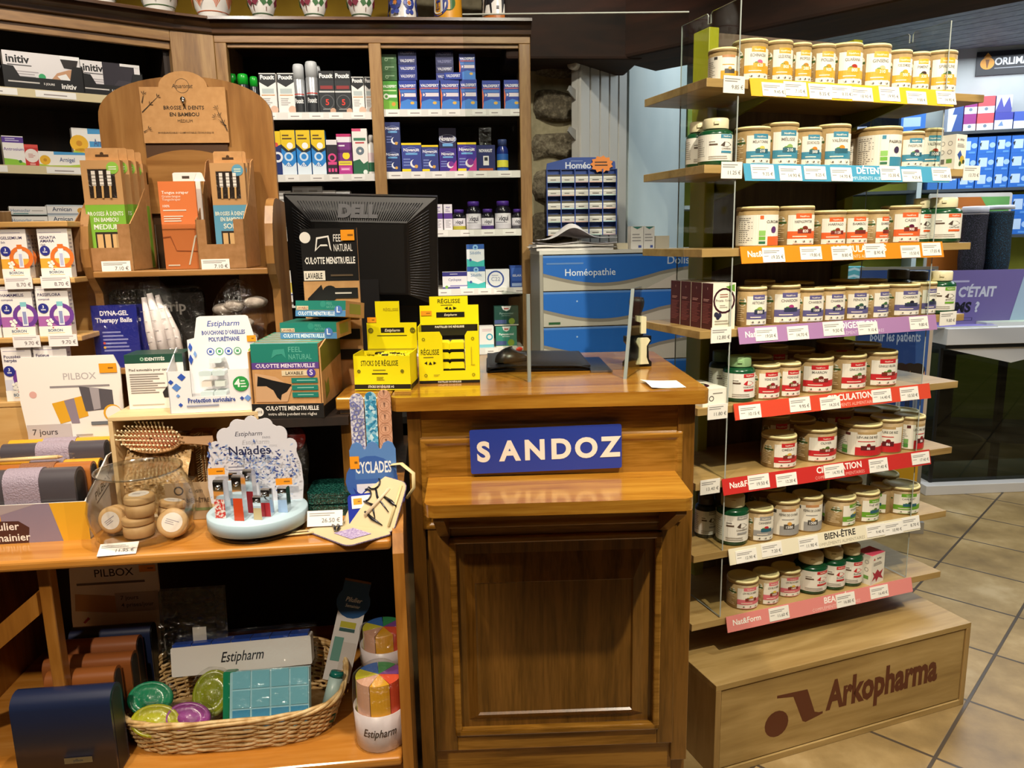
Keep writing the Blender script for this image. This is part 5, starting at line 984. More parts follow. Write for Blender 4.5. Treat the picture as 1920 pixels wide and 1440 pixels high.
for i in range(-8, 9):
    for j in range(-3, 4):
        x, y = i*bl_*.108+(j % 2)*bl_*.05, j*.0066
        if (x/(bl_*.92))**2+(y/.024)**2 < .92: 
            e = Tm @ Vector((x*1.18, y*1.5, .026)); s0 = Tm @ Vector((x, y, 0)); g.tube([s0, e], .0010, PIN, 4); g.ball(e, .0023, PIN, 6, 4)
q = g.build('pins', o); q['kind'] = 'stuff'
g = G(); a = tY(352, 840, cy0+.09); b = tY(398, 840, cy0+.09); zt_ = tY(375, 812, cy0+.09).z
bw, bh = b.x-a.x, zt_-zb_
o = thing('boxed_brush', 'kraft box with a pale vertical bristle brush beside the loofah in the crate', 'brush', ft.w((a.x+b.x)/2, cy0+.09, zb_), ft.yaw)
frame_mould(-bw/2, bw/2, 0, bh, .008, .0, .0, KRAFT2).build('box_frame', o); G().box(-bw/2, .012, 0, bw/2, .05, bh, KRAFT2).build('box', o)
g = G(); g.box(.0, .003, .02, .012, .011, bh*.92, BW)
for i in range(26):
    for j in range(3): z_ = .025+i*bh*.034; g.tube([(.0+.004*j, .002, z_), (-.004+.009*j, -.02, z_+.002*math.sin(i))], .0009, mat('#e3cfa2'), 4)
g.build('bristles', o)
# ---------------------------------------------------------------- clear bowl with round wooden tins
f = tZ(255, 1033); bc = Vector((tZ(258, 1010).x, f.y+.078, 0))
wpx = tY(386, 940, bc.y).x-tY(172, 940, bc.y).x; br = wpx/2*.93
o = thing('clear_bowl', 'clear round plastic bowl of small wooden tins at the front of the table', 'bowl', ft.w(bc.x+.012, bc.y, TZ), ft.yaw)
g = G(); bhh = tY(285, 880, bc.y).z-TZ
pr = [(br*.70, .002), (br*.86, .012), (br*.98, bhh*.34), (br, bhh*.5), (br*.94, bhh*.72), (br*.80, bhh*.92), (br*.77, bhh), (br*.80, bhh+.002)]
g.lathe([(0, .001)]+pr+[(a-.0015, b) for a, b in pr[::-1]]+[(0, .003)], BOWL, 40); g.build('shell', o)
g = G(); g.lathe([(br*.775, bhh-.001), (br*.81, bhh+.001), (br*.81, bhh+.004), (br*.775, bhh+.003), (br*.775, bhh-.001)], clear('bowl_rim', '#f0f1ef', 1.5, .08, base=.16), 40); g.build('rim', o)
q = G(); q.box(-.036, -.0006, 0, .034, .0006, .030, mat('#efeae4', .5)); q.front([Ln(.05, .8, .6, .85, 2, '#8d8a86'), T('11.95 €', .93, .22, .26, '#4a4744', 'r', 0, 0)], -.036, 0, .07, .03, -.0006)
q.build('price_tag', o, (-.02, -br*.90-.004, .001), (math.radians(-62), 0, math.radians(4)))
TIN = wood('beech_tin', ['#b9905c', '#cba572', '#d8b888'], (6, 6, 2), .55, bump=.02, amp=.7)
def tin(px, py, Z, label, tiltx=0, tilty=0, r=.031, h=.036, dy=0, plain=False):
    P = ft.Y(px, py, bc.y+dy); o = thing('wooden_tin', label, 'tin', ft.w(P.x, P.y, Z), (math.radians(tiltx), math.radians(tilty), ft.yaw))
    g = G(); g.lathe([(r*.9, 0), (r*.98, .003), (r, h*.3), (r*.98, h*.62)], TIN, 28); g.build('body', o)
    l = G(); l.lathe([(r*.9, h*.62), (r*1.0, h*.66), (r*1.03, h*.74), (r*1.0, h*.82), (r*1.03, h*.9), (r*.95, h), (r*.78, h+.002), (0, h+.002)], TIN, 28)
    l.top([Ci(.5, .5, .34, '#e6e0da'), Ln(.28, .72, .4, .6, 3, '#9a94a0')], -r, -r, 2*r, 2*r, h+.0022); l.build('lid', o)
BT = TZ+.004
tin(262, 1000, BT, 'round wooden tin at the bottom of the standing pair in the bowl', r=.030, h=.04)
tin(264, 960, BT+.0425, 'round wooden tin on top of the standing pair in the bowl', r=.0285, h=.042)
tin(226, 985, BT+.030, 'round wooden tin lying on its side at the left in the bowl', tiltx=80, tilty=-35, r=.027, h=.034, dy=.03)
tin(328, 985, BT+.018, 'round wooden tin leaning with its printed lid forward in the bowl', tiltx=62, tilty=20, r=.029, h=.032, dy=.0)
tin(318, 950, BT+.02, 'round wooden tin at the back of the bowl, behind the leaning one', tiltx=-8, tilty=10, r=.026, h=.034, dy=.04)
P0, P1 = tY(312, 950, .178), tY(398, 950, .178); cw = P1.x-P0.x; cz = tY(355, 958, .178).z; chh = tY(355, 905, .178).z-cz
g = G(); g.box(-cw/2, 0, TZ+.001-cz, cw/2, .0015, chh, mat('#b59a78', .5)); g.front([Ci(.3, .72, .16, '#4a4038', .11), T('Cosm', .52, .64, .15, '#6a5a48', 'l', .3, 1), T('SECRET BIEN-ÊTRE', .5, .3, .14, '#5a4a3a', 'c', .9, 1), R(0, 0, 1, .1, '#7a8a5a')], -cw/2, 0, cw, chh, 0)
tag(g.build('name_card', loc=ft.w((P0.x+P1.x)/2, .178, cz), rot=(0, 0, ft.yaw)), 'brown printed name card standing behind the clear bowl', 'card')
# ---------------------------------------------------------------- nail-clipper carousel
f = tZ(480, 1022); cxp = tZ(481, 1000).x; R0 = (tY(574, 985, f.y+.09).x-tY(387, 985, f.y+.09).x)/2; cyp = f.y+R0*.93
o = thing('clipper_display', 'round pale blue stand of nail clippers with a scalloped blue floral card', 'display stand', ft.w(cxp, cyp, TZ), ft.yaw)
PB = mat('#b5cfdd', .4); bz = .014; tz = tY(480, 1003, cyp-R0).z-TZ
tz = .043
G().lathe([(R0*.88, 0), (R0*.9, .003), (R0*.9, bz)], BLACK, 40).build('turntable', o)
G().lathe([(R0*.93, bz), (R0, bz+.002), (R0, tz-.002), (R0*.98, tz), (0, tz)], PB, 48).build('base', o)
yc = R0*.45; a, b = ft.Y(385, 860, cyp+yc).x-cxp, ft.Y(566, 860, cyp+yc).x-cxp; zt_ = ft.Y(475, 785, cyp+yc).z-TZ
W = b-a; Hh = zt_-tz; sc = []
out = [(0.02, 0), (.98, 0), (1., .2), (.99, .42), (.95, .58)]
def arc(cx_, cz_, r, a0, a1, n=6): return [(cx_+r*math.cos(math.radians(a0+(a1-a0)*i/n)), cz_+r*1.18*math.sin(math.radians(a0+(a1-a0)*i/n))) for i in range(n+1)]
out += arc(.885, .66, .075, -30, 110)+arc(.78, .80, .085, 0, 105)+arc(.645, .905, .08, 10, 110)+arc(.5, .945, .075, 25, 155)+arc(.355, .905, .08, 70, 170)+arc(.22, .80, .085, 75, 180)+arc(.115, .66, .075, 70, 210)+[(.05, .58), (.01, .42), (0, .2)]
g = G(); g.prism([(a+u*W, tz+v*Hh) for u, v in out], yc, yc+.003, mat('#d3d2da', .45))
D = []
rr = random.Random(11)
for k in range(300):
    u = rr.uniform(.05, .95); v = rr.choice([rr.gauss(.56, .07), rr.gauss(.5-.4*(u-.5), .07), rr.gauss(.3, .13)*1.0, .2+.25*u+rr.gauss(0, .05)])
    if not .04 < v < .74 or (u < .42 and .2 < v < .46): continue
    th = rr.uniform(0, 6.28); L_ = rr.uniform(.013, .030); cth, sth = math.cos(th), math.sin(th); c = rr.choice(['#3d4f94', '#5a73b0', '#8fa6cf', '#2a3672', '#a9bcdc'])
    D.append(Po([(u-cth*L_, v-sth*L_), (u-sth*L_*.4, v+cth*L_*.4), (u+cth*L_, v+sth*L_), (u+sth*L_*.4, v-cth*L_*.4)], c))
D += [T('Estipharm', .5, .84, .052, '#3a3a4c', 'c', .36, .3, .25), T('PARIS', .68, .80, .025, '#6a6a78', 'c', 0, 0), T('Naïades', .5, .62, .10, '#23264a', 'c', .62, 1), Ln(.27, .5, .42, .5, 2, '#8a8a9a')]+sticker(.06, .40, .23, .48)+sticker(.74, .24, .91, .32)
g.front(D, a, tz, W, Hh, yc); g.build('card', o)
def clipper(px, pt, pb, wpx, col, label, back=0):
    """nail clipper standing on end: coloured sleeve, chrome lever and jaws"""
    P = ft.Z(px, pb, TZ+tz); y = P.y; h = ft.Y(px, pt, y).z-(TZ+tz); w = (ft.Y(px+wpx/2, pb, y).x-ft.Y(px-wpx/2, pb, y).x)
    q = thing('nail_clipper', label, 'nail clipper', ft.w(P.x, y, TZ+tz+.0004), ft.yaw+math.radians(-12)); d = w*.9
    G().prism([(-w/2, 0), (w/2, 0), (w/2*.94, h*.5), (-w/2*.94, h*.5)], 0, d, noisy('coral_sleeve', [col, col, '#e9e2da', '#e9e2da'], 170, .35, .02) if px == 414 else mat(col, .3), side=CHROME).build('sleeve', q)
    g = G(); pts = [(0, h*.5), (0, h*.93), (d*.1, h*.99), (d*.5, h), (d*.9, h*.97), (d, h*.5)]; g.prism([(p, z) for p, z in pts], -w*.47, w*.47, CHROME, 'x', sm=True)
    g.tube([(0, -.001, h*.82), (0, -.004, h*.82)], w*.2, CHROME, 10); g.build('jaws', q)
    G().prism([(d*1.04, 0), (d*1.1, h*.9), (d*1.2, h*.9), (d*1.3, 0)], -w*.4, w*.4, CHROME, 'x').build('lever', q)
for px, pt, pb, wp, c, w in [(414, 901, 972, 22, '#c8362e', 'with red coral pattern, leftmost on the round stand'), (449, 892, 977, 20, '#d04a26', 'tall with orange-red sleeve, front of the round stand'), (441, 886, 948, 18, '#7f9fc0', 'tall, behind the orange-red one on the round stand'), (469, 881, 962, 19, '#a52a33', 'tall with dark red sleeve, right of the orange-red one'), (484, 931, 975, 17, '#c9b78a', 'short with gold sleeve at the front of the round stand'), (500, 917, 969, 18, '#b03038', 'short with red sleeve, right of the gold one'), (531, 914, 961, 19, '#9dbbe0', 'short with pale blue sleeve, rightmost on the round stand')]:
    clipper(px, pt, pb, wp, c, 'chrome nail clipper '+w)
g = G(); P = ft.Z(432, 962, TZ+tz); o2 = thing('blister_shell', 'clear blister pack standing among the nail clippers', 'blister pack', ft.w(P.x, P.y+.02, TZ+tz+.0005), ft.yaw)
G().box(-.016, 0, 0, .02, .012, .055, FILM).build('clear_shell', o2); G().box(-.012, .013, .02, .014, .0145, .058, mat('#c3d2e0')).build('card', o2)
# ---------------------------------------------------------------- dark snake-print cases, hand mirror
SNK = noisy('snake_print', ['#06241f', '#123f38', '#2e6a60'], 260, .18, 1., 2, .4)
f0 = tZ(570, 950)
for k in range(2):
    y0 = .155; a, b = tY(570, 930, y0), tY(655, 930, y0); w = b.x-a.x; h = .026
    o = thing('manicure_case', 'glossy dark green snake-print case, '+['lower', 'upper'][k]+' of two beside the round stand', 'case', ft.w((a.x+b.x)/2+.004*k, y0, TZ+.0005+k*(h+.001)), ft.yaw+math.radians(-4+3*k))
    for z0_, hn in ((0, 'lower_shell'), (.0125, 'upper_shell')):
        g = G(); r = .014; pts = []
        for (x, y, a0) in ((w/2-r, r, -90), (w/2-r, .105-r, 0), (-w/2+r, .105-r, 90), (-w/2+r, r, 180)):
            for i in range(5): an = math.radians(a0+22.5*i); pts.append((x+r*math.cos(an), y+r*math.sin(an)))
        g.prism(pts, z0_, z0_+.0115, SNK, 'z'); g.build(hn, o, bevel=.004, seg=3)
    G().box(-w/2+.004, .004, .0113, w/2-.004, .1, .0127, mat('#c9a85a', .3, .9)).build('zip', o)
P = tZ(585, 905); o = thing('hand_mirror', 'dark red round hand mirror in a crinkled clear bag behind the round stand', 'mirror', ft.w(P.x-.004, cy0-.02, TZ+.002), (math.radians(-12), 0, ft.yaw))
zc = tY(585, 826, cy0-.02).z-TZ; G().lathe([(0, -.004), (.029, -.004), (.031, -.001), (.031, .002), (.029, .004), (0, .004)], mat('#5c1510', .25), 32, T=Matrix.Translation((0, 0, zc)) @ Matrix.Rotation(math.radians(90), 4, 'X')).build('frame', o)
G().prism([(-.006, .02), (.006, .02), (.008, zc-.03), (-.008, zc-.03)], -.004, .004, mat('#d8c39a')).build('handle', o)
g = G(); g.ball((0, 0, zc*.62), (.036, .012, zc*.62), FILM2, 18, 14, wob=.06); g.build('clear_bag', o)
# ---------------------------------------------------------------- nail files in a blue hand-shaped stand
yN = .125; a, b = tY(655, 850, yN), tY(742, 850, yN); w = b.x-a.x; zt_ = tY(690, 828, yN).z-TZ
o = thing('nail_file_stand', 'blue cardboard stand with rounded finger tops and a palm tree print', 'display stand', ft.w((a.x+b.x)/2, yN, TZ), ft.yaw)
pts = [(-w/2, 0), (w/2, 0), (w/2, zt_*.9)]+[(w*x_+w*.155*math.cos(math.radians(t_)), zt_*.88+zt_*.12*math.sin(math.radians(t_))) for x_ in (.34, .0, -.34) for t_ in (10, 50, 90, 130, 170)]+[(-w/2, zt_*.9)]
g = G(); g.prism(pts, 0, .002, mat('#5b86c4', .4)); g.box(-w/2, .002, 0, w/2, .03, zt_*.5, mat('#4a74b5')); 
g.front([Ci(.45, .5, .32, '#3a62ae'), R(.1, .52, .95, .64, '#4a74b8'), T('CYCLADES', .5, .60, .14, '#eef2f6', 'c', .78, 1.5), R(.12, .3, .98, .46, '#e6e4ea'), R(.3, .1, .98, .3, '#dcdce6'), Po([(.04, .42), (.2, .32), (.36, .42), (.3, .26), (.4, .14), (.2, .26), (.02, .14), (.12, .28)], '#2c3f8c')]+sticker(0, .66, .2, .82), -w/2, 0, w, zt_, 0); g.build('card', o)
def filemat(kind):
    if kind == 0: return noisy('file_lilac_print', ['#5a5f9c', '#c3c2d2', '#e8e4e6'], 190, .5, .05, 2)
    if kind == 1:
        m, t, b_, N, K = nodes('file_blue_scales'); v = N('ShaderNodeTexVoronoi'); v.inputs['Scale'].default_value = 150; r_ = N('ShaderNodeValToRGB'); e = r_.color_ramp.elements; e[0].color = lin('#1d6f9c'); e[1].color = lin('#d3ecf2'); e.new(.45).color = lin('#4aa6cc'); sp = N('ShaderNodeSeparateColor'); tc = N('ShaderNodeTexCoord'); K(tc.outputs['Object'], v.inputs['Vector']); K(v.outputs['Color'], sp.inputs[0]); K(sp.outputs[0], r_.inputs[0]); K(r_.outputs[0], b_.inputs['Base Color']); return m
    return mat('#dba88a', .5)
for k, (xl_, xr_, pt, w_) in enumerate([(658, 684, 738, 'nail file with a white and lilac swirl print, left of three'), (686, 708, 735, 'nail file with blue fish-scale print, middle of three'), (710, 735, 731, 'nail file with salmon fan print, right of three')]):
    y = yN+.008; A_ = tY(xl_, 800, y); B_ = tY(xr_, 800, y); w2 = B_.x-A_.x; z0_ = TZ+.05; h = tY((xl_+xr_)/2, pt, y).z-z0_; r = w2/2
    pts = [(-r, 0), (r, 0)]+[(r*math.cos(math.radians(t_)), h-r+r*math.sin(math.radians(t_))) for t_ in range(0, 181, 20)]
    g = G(); g.prism(pts, 0, .004, filemat(k))
    if k == 2:
        D = []
        for i in range(9):
            v = .06+i*.115
            D += [Ci(.5, v, w2/h*.5, '#a8704f', w2/h*.47), Ci(.5, v, w2/h*.34, '#a8704f', w2/h*.315), Po([(.5, v-.02), (.42, v+.02), (.58, v+.02)], '#7d5a4a')]
        g.front(D, -r, 0, w2, h, 0)
    if k == 0: g.front([R(.3, .42, .62, .8, '#e9e6ea')]+[Ci(.2+.6*((i*37) % 10)/10, .1+i*.03, .03, '#5a5f9c', .018) for i in range(10)]+[Ci(.25+.5*((i*53) % 10)/10, .5+i*.04, .028, '#6f74ad', .016) for i in range(11)]+sticker(.3, .02, .8, .22), -r, 0, w2, h, 0)
    tag(g.build('nail_file', loc=ft.w((A_.x+B_.x)/2, y, z0_), rot=(0, 0, ft.yaw+math.radians(0))), w_+' in the blue stand', 'nail file')
# blue packs and ribbon beside the stand
a, b = tY(652, 930, .088), tY(742, 930, .088); BLU = mat('#1d2f9c', .3)
o = thing('accessory_pack', 'cobalt blue pouch with white label and loop strap in front of the nail-file stand', 'pouch', ft.w((a.x+b.x)/2, .088, TZ+.001), (math.radians(-22), 0, ft.yaw+math.radians(8)))
w = b.x-a.x; G().cbox(-w/2, 0, 0, w/2, .014, .066, .008, BLU).build('pouch', o)
g = G(); g.box(-w*.42, -.001, .036, w*.3, 0, .062, mat('#e9e9ee')); g.front(sticker(.05, .3, .3, .8)+[Ln(.4, .9, .3, .7, 2, '#8a94c0')], -w*.42, .036, w*.72, .026, -.001); g.build('label', o)
g = G(); g.tube([(w*.3, .004, .045), (w*.42, -.002, .062), (w*.6, .0, .07), (w*.72, .004, .055), (w*.66, .006, .034), (w*.48, .004, .03)], .0045, BLU, 8, flat=.35); g.build('strap', o)
# open manicure set
BEI = mat('#cdbb94', .6); STL = mat('#4a4a4e', .25, 1.); YS = mat('#d3c290', .4)
B0 = tZ(655, 1000); o = thing('manicure_set', 'open beige manicure pouch with scissors and tweezers at the right front of the table', 'manicure set', ft.w(B0.x, B0.y, TZ+.001), ft.yaw)
lo = lambda P: Vector((P.x-B0.x, P.y-B0.y, P.z-TZ))
LQ = [lo(tZ(p, q)) for p, q in ((572, 998), (652, 1028), (738, 1004), (652, 978))]
UQ = [lo(tZ(642, 985)), lo(tZ(738, 1002)), lo(ft.Y(765, 908, LQ[2].y+B0.y+.055)), lo(ft.Y(690, 886, LQ[3].y+B0.y+.055))]
def flap(Q, name, t=.004):
    nn = (Q[1]-Q[0]).cross(Q[3]-Q[0]).normalized(); nn = nn if nn.z > 0 or nn.y < 0 else -nn
    m = lambda u, v, e=0.: (Q[0]+(Q[1]-Q[0])*u)*(1-v)+(Q[3]+(Q[2]-Q[3])*u)*v+nn*e
    rr_ = .12; ring = []
    for cu, cv, a0 in ((1-rr_, rr_, -90), (1-rr_, 1-rr_, 0), (rr_, 1-rr_, 90), (rr_, rr_, 180)):
        for i in range(4): an = math.radians(a0+30*i); ring.append((cu+rr_*math.cos(an), cv+rr_*math.sin(an)))
    n = len(ring); g = G(); g.add([m(u, v, t) for u, v in ring]+[m(u, v, .0003) for u, v in ring], [tuple(range(n)), tuple(range(2*n-1, n-1, -1))]+[(i, (i+1) % n, n+(i+1) % n, n+i) for i in range(n)], BEI)
    g.tube([m(u, v, t*.6) for u, v in ring], .0016, noisy('pouch_trim', ['#4a3d5a', '#8a7a94'], 300, .5), 6, closed=True); g.build(name, o); return m
m1 = flap(LQ, 'lower_flap'); m2 = flap(UQ, 'upper_flap')
def tb_(m, pts, r, name=None, mt=STL, g=None, n=6, closed=False):
    g = g or G(); g.tube([m(u, v, e) for u, v, e in pts], r, mt, n, closed=closed); return g
g = G()
for cu, cv in ((.30, .82), (.22, .56)): tb_(m2, [(cu+.13*math.cos(t_*.5236), cv+.12*math.sin(t_*.5236), .008) for t_ in range(12)], .0019, g=g, closed=True)
tb_(m2, [(.38, .74, .008), (.50, .58, .008), (.82, .36, .008)], [.002, .003, .001], g=g); tb_(m2, [(.26, .45, .009), (.46, .42, .009), (.60, .20, .008)], [.002, .0035, .001], g=g); g.build('scissors', o)
g = tb_(m2, [(.62, .62, .007), (.80, .56, .007), (.93, .50, .007)], [.003, .0045, .002]); g.build('nail_clipper', o)
g = tb_(m2, [(.36, .28, .007), (.55, .18, .008), (.78, .10, .007)], [.0025, .004, .001]); g.build('pusher', o)
g = tb_(m2, [(.40, .2, .008), (.56, .5, .011), (.68, .8, .008)], .004, mt=mat('#d3bfa2', .6)); g.build('elastic', o)
g = tb_(m2, [(.90, .1, .006), (.90, .92, .006)], .003, mt=YS); g.build('edge_strip', o)
g = tb_(m1, [(.12, .62, .008), (.3, .5, .009), (.44, .3, .008)], [.0018, .0032, .001]); tb_(m1, [(.1, .52, .008), (.28, .42, .009), (.42, .28, .008)], [.0018, .0032, .001], g=g); g.build('tweezers', o)
g = G(); g.add([m1(u, v, .0052) for u, v in ((.42, .25), (.82, .25), (.82, .7), (.42, .7))], [(0, 1, 2, 3)], noisy('lilac_card', ['#8a74b0', '#cfc4dc'], 220, .5)); g.build('pocket', o)
tt = UQ[3].lerp(UQ[2], .3); t2 = UQ[2]
g = G(); g.tube([tt, tt+Vector((.012, 0, .022)), tt.lerp(t2, .6)+Vector((.012, 0, .036)), t2+Vector((.012, 0, .022)), t2+Vector((.012, -.004, -.008)), t2+Vector((-.004, -.004, -.03))], .0045, YS, 8, flat=.3); g.build('loop_strap', o)
l0 = LQ[0]; g = G(); g.tube([l0+Vector((.01, 0, .003)), l0+Vector((-.02, -.008, .005)), l0+Vector((-.04, -.012, .004)), l0+Vector((-.036, -.022, .004)), l0+Vector((.02, -.016, .004))], .0045, YS, 8, flat=.3); g.build('tie_strap', o)
q = G(); q.box(-.036, 0, 0, .036, .0006, .032, mat('#efeae8', .5)); q.front([Ln(.06, .8, .62, .88, 2, '#8d8a86'), T('26.50 €', .93, .24, .26, '#4a4744', 'r', 0, 0)], -.036, 0, .072, .032, 0)
P = tZ(610, 992); tag(q.build('price_card', loc=ft.w(P.x, P.y-.004, TZ+.008), rot=(math.radians(-24), 0, ft.yaw+math.radians(-2))), 'small white price card propped on the manicure pouch', 'price card')
# ---------------------------------------------------------------- on the crate: ear plugs, cane tip carton
a, b = tY(316, 730, cy0+.012), tY(474, 730, cy0+.012); ey = cy0+.012; w = b.x-a.x; z0_ = CTOP+.0005; hf = tY(395, 694, ey).z-z0_; hh_ = tY(415, 592, ey+.085).z-z0_
o = thing('ear_plug_display', 'white counter display of ear plugs with blue diamonds on the crate', 'display tray', ft.w((a.x+b.x)/2, ey, z0_), ft.yaw+math.radians(2))
W2 = mat('#ebebee', .4); g = G(); wx0, wx1, wz0 = -.23*w, .22*w, hf*.38
g.prism([(-w/2, 0), (w/2, 0), (w/2, hf), (wx1, hf), (wx1, wz0), (wx0, wz0), (wx0, hf), (-w/2, hf)], 0, .002, W2)
g.prism([(0, 0), (.085, 0), (.085, hf*1.45), (0, hf)], -w/2, -w/2+.002, W2, 'x'); g.prism([(0, 0), (.085, 0), (.085, hf*1.45), (0, hf)], w/2-.002, w/2, W2, 'x'); g.box(-w/2, .002, 0, w/2, .085, .002, W2)
DD = [T('Protection auriculaire', .5, .24, .11, '#3a4f9c', 'c', .56, 1.5), Ln(.2, .78, .12, .2, 1, '#9aa0b8'), Ci(.86, .65, .18, '#2f9a4a'), T('4', .82, .58, .18, '#f2f5f2', 'c', 0, 2), Ln(.86, .94, .55, .75, 3, '#dff0e2')]
for (u, v, s_, c_) in [(.1, .62, .1, '#5a86d0'), (.07, .92, .1, '#2f55b5'), (.17, .86, .09, '#2f55b5'), (.04, .75, .06, '#2c4fae'), (.11, .42, .045, '#6f9adf'), (.06, .1, .11, '#5a86d0'), (.13, .2, .05, '#2f55b5'), (.9, .12, .16, '#2c4fae'), (.97, .2, .09, '#7aa4e0'), (.86, .3, .05, '#3a4fa0'), (.93, .3, .08, '#6f9adf'), (.96, .94, .09, '#2f55b5')]:
    DD.append(Po([(u, v-s_), (u+s_*.55, v), (u, v+s_), (u-s_*.55, v)], c_))
DD = [d for d in DD if d[0] != 'P' or all(0 <= p[0] <= 1 and 0 <= p[1] <= 1 for p in d[1])]+DD[:5]
g.front(DD, -w/2, 0, w, hf, 0); g.build('tray', o)
g = G(); hx0 = -w*.28; g.prism([(-w*.36, 0), (w*.5, 0), (w*.5, hh_*.74), (w*.47, hh_*.76), (w*.41, hh_*.985), (w*.38, hh_), (-w*.18, hh_), (-w*.22, hh_*.985), (-w*.27, hh_*.76), (-w*.36, hh_*.74)], .086, .088, W2)
DD = [T('Estipharm', .53, .885, .06, '#3350a5', 'c', .56, .6, .25), T("BOUCHONS D'OREILLES", .53, .79, .045, '#3a4f9c', 'c', .62, 2), T('POLYURÉTHANE', .53, .715, .045, '#3a4f9c', 'c', .44, 2)]
for i, c_ in enumerate(['#3a5ab5', '#3f9a62', '#2f55b5', '#4aa070']): DD += [Ci(.32+i*.13, .60, .042, c_), Ci(.32+i*.13, .60, .032, '#ebebee'), R(.3+i*.13, .585, .34+i*.13, .615, c_)]
for (u, v, s_, c_) in [(.04, .66, .05, '#3a5fc0'), (.03, .52, .06, '#2c4fae'), (.1, .58, .04, '#7aa4e0')]: DD.append(Po([(u, v-s_), (u+s_*.6, v), (u, v+s_), (max(0, u-s_*.6), v)], c_))
g.front(DD+[Po([(.86, .60), (.93, .66), (.99, .6), (.93, .56)], '#8cc04a')]+sticker(.86, .70, .99, .77), -w*.36, 0, w*.86, hh_, .086); g.build('header_card', o)
for k, (x, y, z) in enumerate([(-.10, .015, .001), (.06, .015, .001), (-.10, .015, hf*.5), (.06, .015, hf*.5), (-.02, .05, hf*.75)]):
    oo = thing('ear_plug_case', 'clear round ear-plug case in the white display, '+['lower left', 'lower right', 'upper left', 'upper right', 'topmost at the back'][k], 'case', ft.w((a.x+b.x)/2+x*w+.004, ey+y, z0_+.003+z), ft.yaw)
    G().cbox(-w*.075, 0, 0, w*.075, .03, hf*.42, .006, FILM).build('case', oo); G().box(-w*.06, .004, .003, w*.06, .026, hf*.16, mat('#dfe8e2' if k % 2 else '#efe3d8', .5)).build('plugs', oo); G().cbox(-w*.076, -.0006, hf*.30, w*.076, .0306, hf*.42, .004, mat('#cfe0e2', .25)).build('cap', oo)
carton('cane_tip_carton', 'white carton with dark green top band and black cane tip picture on the crate', 'carton', ft, tY(238, 720, cy0+.07).x, tY(347, 720, cy0+.07).x, CTOP+.0005, tY(290, 664, cy0+.07).z, cy0+.07, .075, '#ebe6e0',
       [R(0, .84, 1, 1, '#1f4a3c'), T('IDENTITÉS', .52, .885, .055, '#e6eae4', 'c', .34, 2), Ci(.3, .915, .035, '#8ab89a', .015), T('Pied autostable pour canne', .06, .70, .045, '#4a4442', 'l', .74, 1), Ln(.06, .7, .28, .66, 9, '#8a8480'), Po([(.6, .3), (.62, .2), (.98, .2), (.98, .5), (.86, .52), (.7, .42)], '#26262a'), Ln(.06, .9, .06, .1, 1, '#b5b0a8')], right='#15241f', top='#1a3f34')
# ---------------------------------------------------------------- teal cartons stacked on the riser
py0 = .178; a, b = tY(466, 720, py0), tY(606, 720, py0); w = b.x-a.x; zf = tY(540, 783, py0).z; zf = zr+.0005
hT = tY(535, 645, py0).z-zf; dd = .175
KRD = [R(0, 0, 1, .2, '#1d1b1a'), T('CULOTTE MENSTRUELLE', .56, .11, .055, '#efeae4', 'c', .74, 2), T('votre alliée pendant vos règles', .56, .04, .04, '#d8d2ca', 'c', .68, 1), Ci(.1, .09, .06, '#e9e4dc'), T('X12', .1, .075, .03, '#3a3532', 'c', .09, 2)]
o = thing('underwear_display', 'open kraft and black display box of teal underwear cartons on the riser', 'display tray', ft.w((a.x+b.x)/2, py0, zf), ft.yaw+math.radians(-7))
g = G(); g.box(-w/2, 0, 0, w/2, .003, hT*.2, KRAFT); g.front([(d if d[0] != 'R' else R(0, 0, 1, .2, '#1d1b1a')) for d in KRD], -w/2, 0, w, hT, 0); g.box(-w/2, .003, 0, w/2, dd, .003, KRAFT)
g.prism([(0, 0), (dd, 0), (dd, hT*1.0), (dd*.3, hT*1.02), (0, hT*.94)], w/2-.003, w/2, KRAFT, 'x'); g.prism([(0, 0), (dd, 0), (dd, hT), (0, hT*.9)], -w/2, -w/2+.003, KRAFT, 'x')
g.right([Po([(0, .94), (.3, 1.02), (1, 1), (1, .72), (.0, .62)], '#6a6a24'), Po([(.14, .22), (.32, .3), (.3, .5), (.2, .42), (.12, .5)], '#6d7a2a'), R(0, 0, 1, .16, '#1d1b1a')], w/2, 0, 0, dd, hT); g.build('box', o)
TEAL = '#1d7a6c'
def culot(size, W_, full=True):
    D = [R(0, .74, 1, 1, TEAL), T('FEEL', .56, .885, .07, '#5fae9c', 'l', .2, .3), T('NATURAL', .56, .785, .07, '#5fae9c', 'l', .34, .3), Po([(.3, .80), (.34, .92), (.5, .93), (.52, .8), (.46, .86), (.38, .85)], '#3a9484'), R(0, .655, 1, .745, '#5a3f8a'), T('CULOTTE MENSTRUELLE', .5, .675, .05, '#e6d8ea', 'c', .92, 2), R(.44, .56, .84, .635, '#d9c9a8'), T('LAVABLE', .63, .575, .042, '#4a4038', 'c', .34, 1.5), Ci(.88, .6, .06, '#4f3a9a'), T(size, .88, .57, .07, '#e6dcf0', 'c', 0, 1.5)]
    D += [Po([(.03, .2), (.04, .6), (.34, .55), (.58, .4), (.5, .2)], '#c9a078'), Po([(.08, .56), (.3, .5), (.58, .44), (.5, .34), (.42, .3), (.4, .22), (.35, .26), (.3, .36), (.2, .42), (.06, .42)], '#141314')]
    D += [R(.58, .46, .97, .53, TEAL), R(.58, .36, .97, .43, TEAL), R(.58, .26, .97, .33, TEAL), Ln(.66, .95, .48, .51, 1, '#8ac6b8'), Ln(.66, .95, .38, .41, 1, '#8ac6b8'), Ln(.66, .95, .28, .31, 1, '#8ac6b8')]
    return D
